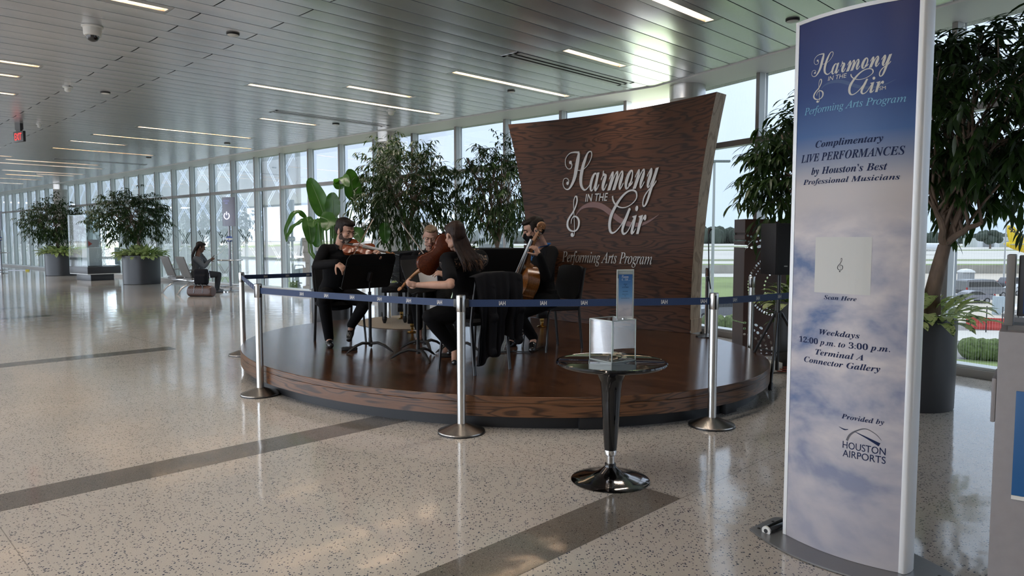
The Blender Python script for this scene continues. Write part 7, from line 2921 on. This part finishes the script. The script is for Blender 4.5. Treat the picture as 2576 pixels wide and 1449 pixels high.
# traveller walking out of the picture at the left edge
pw = fl(-38, 728, 0)
def W(dx, dy, z):
    return pw + V(dx, dy, z)
person('person in dark shirt and jeans walking, partly cut by the left edge', dict(
    ground=V(0, 0, 0), hipL=W(-.06, .12, .92), hipR=W(-.02, -.06, .92), shL=W(-.02, .22, 1.40), shR=W(.02, -.16, 1.40),
    elL=W(-.12, .28, 1.12), wrL=W(-.02, .30, .88), elR=W(.17, -.20, 1.12), wrR=W(.24, -.18, .85),
    knL=W(-.22, .10, .50), anL=W(-.20, .10, .10), toL=W(-.38, .12, .03), knR=W(.06, -.06, .50), anR=W(.22, -.06, .14), toR=W(.10, -.08, .03)),
    (W(-.06, .03, 1.63), (-0.95, 0.1, -0.1), (0, 0, 1)), 'skin_brown', 'cloth_black', 'jean', ('hair_dark', SHORT), sleeves=0.75, collar=False, voxel=0.009,
    hands={'R': ((0.15, 0.05, -1), (-1, 0.1, 0), (0.5, 0.6, 0.6, 0.6), 0.4), 'L': ((0.1, 0, -1), (1, 0, 0), (0.5, 0.6, 0.6, 0.6), 0.4)}, hem=0.06)
# cable with yellow plugs on the floor by the window
b = MB()
p0, p1 = fl(8, 679, 0.01), fl(64, 680, 0.01)
b.tube([p0, p0.lerp(p1, .35) + V(0, -.12, 0), p0.lerp(p1, .7) + V(0, -.05, 0), p1], 0.018, 6)
o = b.build('floor_cable', M['post_grey'], origin=p0)
tag(o, 'grey cable lying on the floor along the window at far left', 'cable')
b = MB()
for i in range(2):
    q = fl(67 + 4.5 * i, 680, 0.03)
    b.box(q, (0.07, 0.07, 0.07), bev=0.01)
o = b.build('yellow_plug', mat('plug_yellow', (0.60, 0.48, 0.03), 0.5), origin=fl(69, 680, 0))
tag(o, 'yellow plug at the end of the grey cable at far left', 'plug')
# ================================================================ OUTSIDE THE GLASS
GR = -6.0
def gp(px, py):
    return fl(px, py, GR)
def gy(py):
    return fl(1288, py, GR).y
M['concrete_out'] = mat('apron_concrete', (0.58, 0.56, 0.51), 0.9, var=0.08, vscale=0.05)
M['lot_out'] = mat('lot_surface', (0.56, 0.50, 0.42), 0.9, var=0.08, vscale=0.08)
M['grass_out'] = mat('grass_field', (0.20, 0.26, 0.09), 0.95, var=0.25, vscale=0.15)
M['grass_far'] = mat('grass_far', (0.24, 0.27, 0.15), 0.95, var=0.2, vscale=0.02)
M['road_out'] = mat('road_asphalt', (0.25, 0.24, 0.23), 0.9, var=0.1, vscale=0.2)
b = MB()
b.box((0, 1100, GR - 0.5), (4400, 2600, 0.98))
structure(b.build('ground', M['road_out'], smooth=False))
def strip(nm, y0, y1, mt, x0=-1500, x1=1500, z=0.0):
    b = MB()
    ya, yb = (gy(y0), gy(y1))
    b.add([V(x0, yb, GR + z), V(x1, yb, GR + z), V(x1, ya, GR + z), V(x0, ya, GR + z)], [(3, 2, 1, 0)])
    o = b.build(nm, M[mt], smooth=False)
    return structure(o)
# bands of the airfield, from the trees to the building
k = 1
for y0, y1, mt, x0, x1 in ((613, 618.5, 'concrete_out', -1500, 1500), (618.5, 622, 'grass_far', -1500, 1500), (622, 628, 'concrete_out', -1500, 1500), (628, 631, 'grass_far', -1500, 1500), (631, 652, 'concrete_out', -1500, 1500), (652, 657, 'grass_far', -1500, 1500),
                           (657, 664, 'concrete_out', -1500, 1500), (664, 680, 'grass_out', -1500, 1500)):
    strip('trim_%d' % (20 + k), y0, y1, mt, x0, x1, 0.02)
    k += 1
ysp = 0.43
def wedge(nm, y0, y1, left, mt, z):
    ya, yb = gy(y0), gy(y1)
    b = MB()
    if left:
        b.add([V(-300, yb, GR + z), V(ysp * yb, yb, GR + z), V(ysp * ya, ya, GR + z), V(-300, ya, GR + z)], [(3, 2, 1, 0)])
    else:
        b.add([V(ysp * yb, yb, GR + z), V(500, yb, GR + z), V(500, ya, GR + z), V(ysp * ya, ya, GR + z)], [(3, 2, 1, 0)])
    structure(b.build(nm, M[mt], smooth=False))
wedge('trim_40', 680, 697, True, 'concrete_out', 0.02)
wedge('trim_41', 697, 768, True, 'grass_out', 0.02)
wedge('trim_42', 680, 812, False, 'lot_out', 0.02)
wedge('trim_43', 832, 858, False, 'concrete_out', 0.02)
wedge('trim_44', 768, 800, True, 'concrete_out', 0.02)
strip('trim_45', 905, 1300, 'grass_out', -60, 60, 0.02)
# low concrete wall of the airfield
b = MB()
yw = gy(688)
b.box((0, yw, GR + 0.9), (900, 0.3, 1.8))
structure(b.build('wall_airfield', mat('wall_out', (0.36, 0.34, 0.30), 0.9, var=0.15, vscale=0.3), smooth=False))
# far trees
M['tree_out'] = mat('tree_far', (0.050, 0.068, 0.050), 0.95, var=0.35, vscale=0.06)
rng = random.Random(12)
b = MB()
for i in range(520):
    x = rng.uniform(-700, 900)
    y = 1010 + rng.uniform(0, 70)
    hgt = rng.uniform(11, 17) * (1.25 if 270 < x < 420 else 1.0) * (0.75 if x > 430 else 1.0)
    b.ball((x, y, GR + hgt * 0.55), (rng.uniform(7, 13), 8, hgt * 0.55 + rng.uniform(0, 5)), 9)
o = b.build('treeline', M['tree_out'])
tag(o, 'dark wooded treeline on the horizon beyond the airfield', 'trees', kind='stuff')
# hedges
M['hedge'] = mat('hedge_green', (0.11, 0.15, 0.05), 0.95, var=0.5, vscale=5, bump=0.8, bscale=6)
def hedge(a, c, hgt, wd, label, seed):
    rg = random.Random(seed)
    t = MB()
    L = (c - a).length
    n = int(L / 0.35)
    for i in range(n):
        p = a.lerp(c, (i + .5) / n)
        t.ball((p.x + rg.uniform(-.1, .1), p.y + rg.uniform(-.2, .2), GR + hgt * .5), (0.42, wd / 2, hgt * rg.uniform(.50, .60)), 9)
    o = t.build('hedge', M['hedge'], origin=V(a.x, a.y, GR))
    return tag(o, label, 'hedge', None, 'stuff')
hedge(gp(1775, 842), gp(1905, 842), 1.5, 1.6, 'clipped green hedge outside below the grey pickup', 1)
hedge(gp(2425, 903), gp(2580, 912), 1.3, 1.6, 'clipped grey-green hedge outside right of the large planter', 2)
hedge(gp(735, 742), gp(800, 742), 2.2, 1.6, 'dark green hedge outside left of the violinist', 3)
# vehicles
M['tyre'] = mat('tyre', (0.02, 0.02, 0.022), 0.8)
M['car_glass'] = mat('car_glass', (0.03, 0.035, 0.04), 0.08, spec=0.7)
M['rim'] = mat('wheel_rim', (0.35, 0.35, 0.36), 0.35, metal=0.8)
M['lamp_red'] = mat('tail_lamp', (0.42, 0.02, 0.02), 0.3)
PROF = {
    'pickup': (5.8, 1.95, [(0.0, .55), (.0, 1.0), (.25, 1.12), (1.35, 1.22), (2.0, 1.85), (2.35, 1.93), (3.45, 1.92), (3.75, 1.80), (3.85, 1.30), (5.75, 1.32), (5.8, .75), (5.6, .50)], [(1.6, 1.28), (2.08, 1.78), (2.4, 1.85), (3.4, 1.84), (3.68, 1.74), (3.72, 1.30)], (0.98, 4.55), .40),
    'van': (6.2, 2.05, [(0.0, .45), (.0, .95), (.20, 1.15), (.95, 1.32), (1.75, 2.05), (2.3, 2.28), (6.0, 2.28), (6.2, 2.1), (6.2, .5)], [(1.1, 1.38), (1.78, 1.95), (2.2, 2.02), (5.9, 2.02), (5.9, 1.38)], (1.0, 4.95), .36),
    'sedan': (4.7, 1.8, [(0.0, .40), (.0, .70), (.25, .82), (1.15, .95), (1.95, 1.38), (2.4, 1.45), (3.1, 1.43), (3.9, 1.05), (4.6, .98), (4.7, .80), (4.7, .42)], [(1.42, .98), (2.02, 1.32), (2.4, 1.38), (3.05, 1.36), (3.7, 1.02)], (0.9, 3.75), .33),
    'suv': (4.8, 1.9, [(0.0, .45), (.0, .85), (.25, 1.0), (1.25, 1.12), (1.95, 1.65), (2.4, 1.74), (4.3, 1.70), (4.72, 1.15), (4.8, .9), (4.8, .48)], [(1.5, 1.15), (2.0, 1.56), (2.4, 1.64), (4.1, 1.61), (4.45, 1.15)], (0.95, 3.85), .37)}
def vehicle(kind, p, yaw, col, label, group=None):
    L, Wd, prof, win, axles, wr = PROF[kind]
    t = thing({'pickup': 'pickup_truck', 'van': 'van', 'sedan': 'car', 'suv': 'car'}[kind], label, {'pickup': 'truck', 'van': 'van'}.get(kind, 'car'), (p.x, p.y, GR), yaw)
    m = mat('paint_' + kind, col, 0.25, coat=0.4)
    Rx = Matrix.Rotation(PI / 2, 4, 'X')
    C = Matrix.Translation((-L / 2, 0, 0))
    b = MB()
    pr = prof[:]
    b.prism(pr, Wd * 0.86, M=C @ Rx, z0=-Wd * 0.43)
    low = [(x, min(z, 1.0 if kind != 'pickup' else 1.2)) for x, z in pr]
    b.prism(low, Wd, M=C @ Rx, z0=-Wd / 2)
    b.build('body', m, t, angle=0.5)
    for s in (-1, 1):
        b = MB()
        b.prism(win, 0.02, M=C @ Rx, z0=s * Wd * 0.43 - 0.01)
        b.build('window', M['car_glass'], t, smooth=False)
        for ax in axles:
            b = MB()
            b.tube([(ax - L / 2, s * (Wd / 2 - .22), wr), (ax - L / 2, s * (Wd / 2 + .01), wr)], wr, 24)
            w_ = b.build('wheel', M['tyre'], t, angle=0.5)
            b = MB()
            b.tube([(ax - L / 2, s * (Wd / 2 + .005), wr), (ax - L / 2, s * (Wd / 2 + .02), wr)], wr * .62, 20)
            b.build('rim', M['rim'], w_, angle=0.5)
        b = MB()
        b.box((L / 2 - .02, s * (Wd / 2 - .12), prof[-2][1] + .15 if kind != 'van' else 1.2), (0.08, 0.2, 0.28))
        b.build('tail_lamp', M['lamp_red'], t, smooth=False)
    b = MB()
    xw = [q for q in prof if q[1] > 1.0 or kind == 'sedan']
    i0 = 3
    (xa, za), (xb, zb) = prof[i0], prof[i0 + 1]
    nx, nz = -(zb - za), (xb - xa)
    ln = math.hypot(nx, nz)
    nx, nz = nx / ln * .015, nz / ln * .015
    b.add([V(xa + .08 - L / 2 + nx, -Wd * .38, za + .05 + nz), V(xb - L / 2 + nx, -Wd * .36, zb - .03 + nz), V(xb - L / 2 + nx, Wd * .36, zb - .03 + nz), V(xa + .08 - L / 2 + nx, Wd * .38, za + .05 + nz)], [(0, 1, 2, 3)])
    b.build('windscreen', M['car_glass'], t, smooth=False)
    return t
def facing(yaw):
    return yaw
vehicle('pickup', gp(1812, 806) , 0.12, (0.19, 0.195, 0.21), 'grey pickup truck parked outside, seen between backdrop and perforated screen')
vehicle('van', gp(2470, 748), PI + 0.18, (0.20, 0.205, 0.22), 'grey passenger van parked outside, seen right of the large fig tree trunk')
vehicle('sedan', gp(2440, 762), 0.05, (0.22, 0.22, 0.25), 'grey car parked in front of the grey van')
vehicle('suv', gp(2556, 727), PI + 0.1, (0.10, 0.10, 0.12), 'dark car parked behind the nose of the grey van')
vehicle('sedan', gp(2562, 742), PI + 0.3, (0.55, 0.57, 0.60), 'white car parked at the nose of the grey van')
vehicle('pickup', gp(800, 716), -0.1 , (0.48, 0.045, 0.05), 'red pickup truck outside left of the violinist')
vehicle('sedan', gp(795, 732), -0.25, (0.62, 0.66, 0.68), 'white car outside left of the violinist, below the red truck')
vehicle('sedan', gp(2575, 806), 0.6, (0.55, 0.52, 0.48), 'pale car behind the red barrier at the right edge')
# red barrier, cabinet, toilet, poles
b = MB()
p0, p1 = gp(2430, 826), gp(2600, 834)
bx = (p1 - p0)
for i in range(8):
    q0, q1 = p0 + bx * (i / 8), p0 + bx * ((i + .97) / 8)
    b = MB()
    dv = (q1 - q0).normalized()
    nv = V(-dv.y, dv.x, 0)
    pr = [(-.30, 0), (.30, 0), (.28, .2), (.12, .45), (.10, .95), (-.10, .95), (-.12, .45), (-.28, .2)]
    M4 = Matrix.Translation((q0.x, q0.y, GR)) @ Matrix((nv, V(0, 0, 1), dv)).transposed().to_4x4()
    b.prism(pr, (q1 - q0).length, M=M4)
    o = b.build('barrier', mat('barrier_red', (0.52, 0.06, 0.045), 0.6) if i == 0 else bpy.data.materials['barrier_red'], smooth=False)
    o.data.transform(Matrix.Translation((-q0.x, -q0.y, -GR)))
    o.location = (q0.x, q0.y, GR)
    tag(o, 'red plastic road barrier section in the row right of the large planter', 'barrier', 'row of red barriers')
p = gp(2512, 792)
t = thing('utility_cabinet', 'pale blue-grey utility cabinet standing outside near the red barriers', 'cabinet', p)
b = MB()
b.box((0, 0, 0.9), (0.95, 0.6, 1.8), bev=0.02)
b.build('case', mat('cabinet_blue', (0.42, 0.50, 0.54), 0.5), t)
b = MB()
b.box((0, -0.305, 0.95), (0.85, 0.02, 1.5))
b.build('door', mat('cabinet_door', (0.46, 0.54, 0.58), 0.5), t)
p = gp(2429, 716)
t = thing('portable_toilet', 'grey portable toilet with a white domed roof behind the van', 'toilet', p)
b = MB()
b.box((0, 0, 1.0), (1.9, 1.4, 2.0))
b.build('cabin', mat('toilet_grey', (0.36, 0.38, 0.40), 0.6), t)
b = MB()
b.lathe([(1.35, 2.0), (1.2, 2.25), (0.7, 2.5), (0, 2.58)], n=4, M=Matrix.Rotation(PI / 4, 4, 'Z'))
b.build('roof', M['white_plastic'], t)
b = MB()
b.box((0.55, -0.71, 1.0), (0.6, 0.02, 1.7))
b.build('door', mat('toilet_door', (0.30, 0.32, 0.34), 0.6), t)
def lamp_pole(px, py_base, top_z, label, arm=0.0):
    p = gp(px, py_base)
    t = thing('lamp_pole', label, 'light pole', p)
    b = MB()
    b.tube([(0, 0, 0), (0, 0, top_z - GR)], [0.12, 0.07], 10)
    b.build('pole', mat('pole_grey', (0.45, 0.46, 0.46), 0.5), t)
    b = MB()
    b.box((arm / 2, 0, top_z - GR), (0.9 + abs(arm), 0.25, 0.14), bev=0.03)
    b.build('lamp_head', mat('pole_head', (0.20, 0.22, 0.22), 0.5), t)
lamp_pole(2524, 722, 9.0, 'tall pale light pole in front of the yellow aircraft tail')
lamp_pole(1788, 900, 6.15, 'light pole outside, its head just right of the wooden backdrop', 0.5)
# chain fence posts by the barrier
for i in range(4):
    p = gp(2440 + 40 * i, 834 + 2.5 * i)
    b = MB()
    b.tube([(0, 0, 0), (0, 0, 2.1)], 0.04, 8)
    o = b.build('fence_post', M['tyre'])
    o.location = p
    tag(o, 'dark fence post standing in front of the red barriers', 'fence post', 'fence posts at the red barriers')
# aircraft
def px3(px, py, y):
    return at(px, py, y)
D = 150.0
t = thing('yellow_aircraft', 'yellow airliner tail with dark lettering at the right edge', 'aircraft', V(at(2570, 620, D).x, D, GR))
M['plane_yellow'] = mat('plane_yellow', (0.82, 0.58, 0.01), 0.35)
b = MB()
poly = [at(x, y, D) for x, y in ((2530, 567), (2547, 567), (2581, 606), (2600, 614), (2541, 613))]
nP = len(poly)
vs = [p + V(0, 0.2, 0) for p in poly] + [p - V(0, 0.2, 0) for p in poly]
fs = [tuple(range(nP)), tuple(range(2 * nP - 1, nP - 1, -1))] + [(i, nP + i, nP + (i + 1) % nP, (i + 1) % nP) for i in range(nP)]
b.add(vs, fs)
fin = b.build('tail_fin', M['plane_yellow'], t, world=True, smooth=False)
b = MB()
b.tube([at(2526, 613, D), at(2533, 614, D), at(2552, 617.5, D), at(2590, 622, D), at(2680, 624, D), at(2900, 624, D), at(2960, 627, D)], [0.15, 0.45, 0.85, 1.5, 1.97, 1.97, 0.6], 20)
b.build('fuselage', M['plane_yellow'], t, world=True)
b = MB()
w0 = at(2558, 615.5, D)
b.tube([w0 + V(-.7, -0.2, 0), w0 + V(-.2, -5.5, .3)], [1.2, 0.6], 10, flat=0.12, up=(0, 0, 1))
b.build('tailplane', mat('plane_grey', (0.45, 0.44, 0.40), 0.4), t, world=True)
for s_, q in ((-1, 2760), ):
    b = MB()
    b.tube([at(q, 633, D) + V(0, -6, 0), at(q + 30, 633, D) + V(0, -6, 0)], [0.9, 1.0], 16)
    b.build('engine', M['plane_yellow'], t, world=True)
for q in (2720, 2930):
    b = MB()
    g = at(q, 640, D)
    b.tube([V(g.x, D, at(q, 624, D).z), V(g.x, D, GR + .5)], 0.18, 8)
    b.tube([V(g.x, D - .4, GR + .5), V(g.x, D + .4, GR + .5)], 0.5, 14)
    b.build('landing_gear', M['tyre'], t, world=True)
vs, fs = text_mesh('spirit', width=1.0, bold=0.03)
a0, a1 = at(2534, 575, D), at(2571, 604, D)
dv = (a1 - a0)
L_ = dv.length
dv.normalize()
upn = V(-dv.z, 0, dv.x) if dv.x > 0 else V(dv.z, 0, -dv.x)
hmax = max(v.y for v in vs)
b = MB()
b.add([a0 + dv * (v.x * L_) + upn * (v.y / hmax * 1.15 - .25) - V(0, 0.23, 0) for v in vs], fs)
b.build('lettering', M['sign_black'], fin, world=True, smooth=False)
D2 = 330.0
t = thing('white_aircraft', 'white airliner parked far out behind the trunk of the large fig tree', 'aircraft', V(at(2350, 625, D2).x, D2, GR))
b = MB()
b.tube([at(2402, 628, D2), at(2392, 624, D2), at(2375, 622, D2), at(2240, 621, D2), at(2210, 618, D2)], [0.3, 1.3, 1.9, 1.9, 0.4], 16)
b.build('fuselage', mat('plane_white', (0.72, 0.74, 0.76), 0.35), t, world=True)
b = MB()
b.add([at(x, y, D2) + V(0, o_, 0) for o_ in (-.2, .2) for x, y in ((2208, 590), (2222, 590), (2252, 612), (2214, 614))], [(0, 1, 2, 3), (7, 6, 5, 4), (0, 4, 5, 1), (1, 5, 6, 2), (2, 6, 7, 3), (3, 7, 4, 0)])
b.build('tail_fin', mat('plane_blue', (0.03, 0.07, 0.25), 0.4), t, world=True, smooth=False)
b = MB()
b.tube([at(2300, 625, D2), at(2320, 628, D2) + V(0, -14, 0)], [2.6, 1.0], 10, flat=0.12, up=(0, 0, 1))
b.build('wing', bpy.data.materials['plane_grey'], t, world=True)
for q in (2310, 2380):
    b = MB()
    g = at(q, 640, D2)
    b.tube([V(g.x, D2, at(q, 623, D2).z), V(g.x, D2, GR)], 0.3, 8)
    b.build('landing_gear', M['tyre'], t, world=True)
# far hangars and a tree
for (xa, xb, ya, yb, dd, lab) in ((2440, 2495, 599, 616, 620, 'long pale hangar on the far side of the airfield, left one'), (2492, 2560, 596, 608, 640, 'white hangar on the far side of the airfield behind the yellow tail')):
    a0, a1 = at(xa, yb, dd), at(xb, ya, dd)
    t = thing('hangar', lab, 'building', V((a0.x + a1.x) / 2, dd, GR))
    hh_ = a1.z - GR
    b = MB()
    b.box((0, 0, hh_ / 2), (a1.x - a0.x, 20, hh_))
    b.build('walls', mat('hangar_white', (0.66, 0.68, 0.68), 0.7), t, smooth=False)
    b = MB()
    b.box((0, -10.2, hh_ * .3), ((a1.x - a0.x) * .5, 0.3, hh_ * .5))
    b.build('door', mat('hangar_door', (0.25, 0.26, 0.27), 0.7), t, smooth=False)
c = at(2492, 596, 520)
t = thing('broad_tree', 'single dark broad tree far out left of the yellow tail', 'tree', V(c.x, 520, GR))
b = MB()
rng = random.Random(6)
for i in range(18):
    b.ball((rng.uniform(-7, 7), rng.uniform(-3, 3), c.z - GR + rng.uniform(-3, 3)), rng.uniform(2, 3.4), 8)
b.build('crown', M['tree_out'], t)
b = MB()
b.tube([(0, 0, 0), (0, 0, c.z - GR)], [0.7, 0.4], 8)
b.build('trunk', M['bark'], t)

# beige terminal building beyond the plant
D3 = 62.0
M['beige_wall'] = mat('beige_wall', (0.50, 0.42, 0.34), 0.85, var=0.06, vscale=0.6)
xl, xr_ = at(754, 600, D3).x, at(1100, 600, D3).x
zt_ = at(760, 559, D3).z
t = thing('beige_building', 'beige stone-clad building outside behind the bird of paradise plant', 'building', V((xl + xr_) / 2, D3 + 6, GR))
b = MB()
b.box((0, 0, (zt_ - GR + 2.2) / 2), (xr_ - xl, 12, zt_ - GR - 2.2))
b.build('walls', M['beige_wall'], t, smooth=False)
b = MB()
b.box((0, 0, 1.2), (xr_ - xl - 1.5, 11, 2.4))
b.build('ground_floor', mat('ground_floor_pale', (0.46, 0.46, 0.42), 0.8), t, smooth=False)
b = MB()
b.box((0, -6.3, 2.6), (xr_ - xl + .4, 0.8, 0.35))
b.build('canopy', M['white_plastic'], t, smooth=False)
for i in range(5):
    b = MB()
    b.box((-(xr_ - xl) / 2 + 1.5 + 2.4 * i, -6.02, 5.6), (1.0, 0.08, 1.5))
    w_ = b.build('window', M['car_glass'], t, smooth=False)
for i in range(6):
    b = MB()
    b.box((0, -6.01, 3.4 + i * .95), (xr_ - xl, 0.03, 0.025))
    b.build('joint', mat('joint_grey', (0.34, 0.29, 0.24), 0.9) if i == 0 else bpy.data.materials['joint_grey'], t, smooth=False)
# direction sign for the parking
D4 = 34.0
a0, a1 = at(1204, 629, D4), at(1292, 572, D4)
t = thing('parking_sign', 'grey parking sign with white words outside behind the right fig tree', 'sign', V((a0.x + a1.x) / 2, D4, GR))
b = MB()
wS, hS = a1.x - a0.x, a1.z - a0.z
b.box((0, 0, (a0.z + a1.z) / 2 - GR), (wS, 0.12, hS), bev=0.02)
pn = b.build('panel', mat('sign_panel_grey', (0.26, 0.28, 0.31), 0.5), t)
for tx, x0, x1, yb, hh_ in (('Employee Contract', 1208, 1290, 600, 10), ('Parking - N', 1213, 1262, 616, 9)):
    q0, q1 = at(x0, yb, D4), at(x1, yb - hh_, D4)
    vs, fs = text_mesh(tx, width=q1.x - q0.x, height=q1.z - q0.z, bold=0.015)
    b = MB()
    b.add([V(q0.x + v.x, D4 - .065, q0.z + v.y) for v in vs], fs)
    b.build('lettering', M['white_plastic'], pn, world=True, smooth=False)
for s in (-1, 1):
    b = MB()
    b.tube([(s * wS * .35, 0.1, 0), (s * wS * .35, 0.1, a1.z - GR)], 0.07, 10)
    b.build('post', mat('sign_post', (0.35, 0.36, 0.37), 0.5, metal=.5), t)

# white patterned screen outside the left windows: translucent skin with raised double ribs in diamonds
def skin_out(name, U, u_ref, z_ref):
    """perforated white sheet with see-through double slots in a diamond net"""
    m = bpy.data.materials.new(name)
    m.use_nodes = True
    nt = m.node_tree
    bb = nt.nodes['Principled BSDF']
    out = nt.nodes['Material Output']
    bb.inputs['Base Color'].default_value = (0.72, 0.75, 0.76, 1)
    bb.inputs['Roughness'].default_value = 0.7
    tl = nt.nodes.new('ShaderNodeBsdfTranslucent')
    tl.inputs[0].default_value = (0.80, 0.84, 0.86, 1)
    tr = nt.nodes.new('ShaderNodeBsdfTransparent')
    tr.inputs[0].default_value = (0.94, 0.97, 0.99, 1)
    m1 = nt.nodes.new('ShaderNodeMixShader')
    m1.inputs[0].default_value = 0.75
    nt.links.new(bb.outputs[0], m1.inputs[1])
    nt.links.new(tl.outputs[0], m1.inputs[2])
    sp = nt.nodes.new('ShaderNodeSeparateXYZ')
    nt.links.new(obj_coord(nt), sp.inputs[0])
    u = math_node(nt, 'ADD', math_node(nt, 'MULTIPLY', sp.outputs['X'], U.x), math_node(nt, 'MULTIPLY', sp.outputs['Y'], U.y))
    uu = math_node(nt, 'DIVIDE', math_node(nt, 'SUBTRACT', u, u_ref), PU)
    zz = math_node(nt, 'DIVIDE', math_node(nt, 'SUBTRACT', sp.outputs['Z'], z_ref), PV)
    tot = None
    for op in ('ADD', 'SUBTRACT'):
        q = math_node(nt, op, uu, zz)
        d = math_node(nt, 'PINGPONG', math_node(nt, 'ADD', q, 40.0), 0.5)
        slot = math_node(nt, 'LESS_THAN', math_node(nt, 'ABSOLUTE', math_node(nt, 'SUBTRACT', d, 0.046)), 0.026)
        tot = slot if tot is None else math_node(nt, 'MAXIMUM', tot, slot)
    fac = math_node(nt, 'MULTIPLY_ADD', tot, 0.85, 0.10)
    m2 = nt.nodes.new('ShaderNodeMixShader')
    nt.links.new(fac, m2.inputs[0])
    nt.links.new(m1.outputs[0], m2.inputs[1])
    nt.links.new(tr.outputs[0], m2.inputs[2])
    nt.links.new(m2.outputs[0], out.inputs[0])
    return m
OFF = -0.62
def on_wall(px, off):
    """distance along wall A where the sight line of px meets the line parallel to the glass"""
    m_ = (px - 1288) / FPX
    P = CORNER + NA * off
    # P.x + UA.x t = m (P.y + UA.y t)
    return (m_ * P.y - P.x) / (UA.x - m_ * UA.y)
tc1 = on_wall(670, OFF)
S0 = CORNER + NA * OFF + UA * tc1
SE = CORNER + NA * OFF + UA * 51
S1_ = V(-6.97, 23.5, 0)
ZB, ZTp = 0.06, 6.2
PU, PV = 1.385, 1.09
uc = on_wall(514.8, OFF) - tc1
zc0 = at(514.8, 603.5, (CORNER + NA * OFF + UA * (uc + tc1)).y).z
t = thing('patterned_screen', 'white translucent exterior screen with diamond pattern outside the left windows', 'screen', (S0.x, S0.y, ZB))
ud = (S1_ - S0)
b = MB()
b.quad(V(S0.x, S0.y, ZB), V(SE.x, SE.y, ZB), V(SE.x, SE.y, ZTp), V(S0.x, S0.y, ZTp))
b.build('skin_panel', skin_out('screen_skin', UA, uc, zc0 - ZB), t, world=True, smooth=False)
b = MB()
b.quad(V(S0.x, S0.y, ZB), V(S1_.x, S1_.y, ZB), V(S1_.x, S1_.y, ZTp), V(S0.x, S0.y, ZTp))
b.build('skin_panel', skin_out('screen_skin_return', ud.normalized(), (-uc) % PU, zc0 - ZB), t, world=True, smooth=False)
b = MB()
for p in (S0, S1_, S0 + UA * 9, S0 + UA * 18, S0 + UA * 27):
    b.tube([V(p.x, p.y, GR), V(p.x, p.y, ZTp)], 0.09, 10)
b.build('frame_post', M['mullion'], t, world=True)
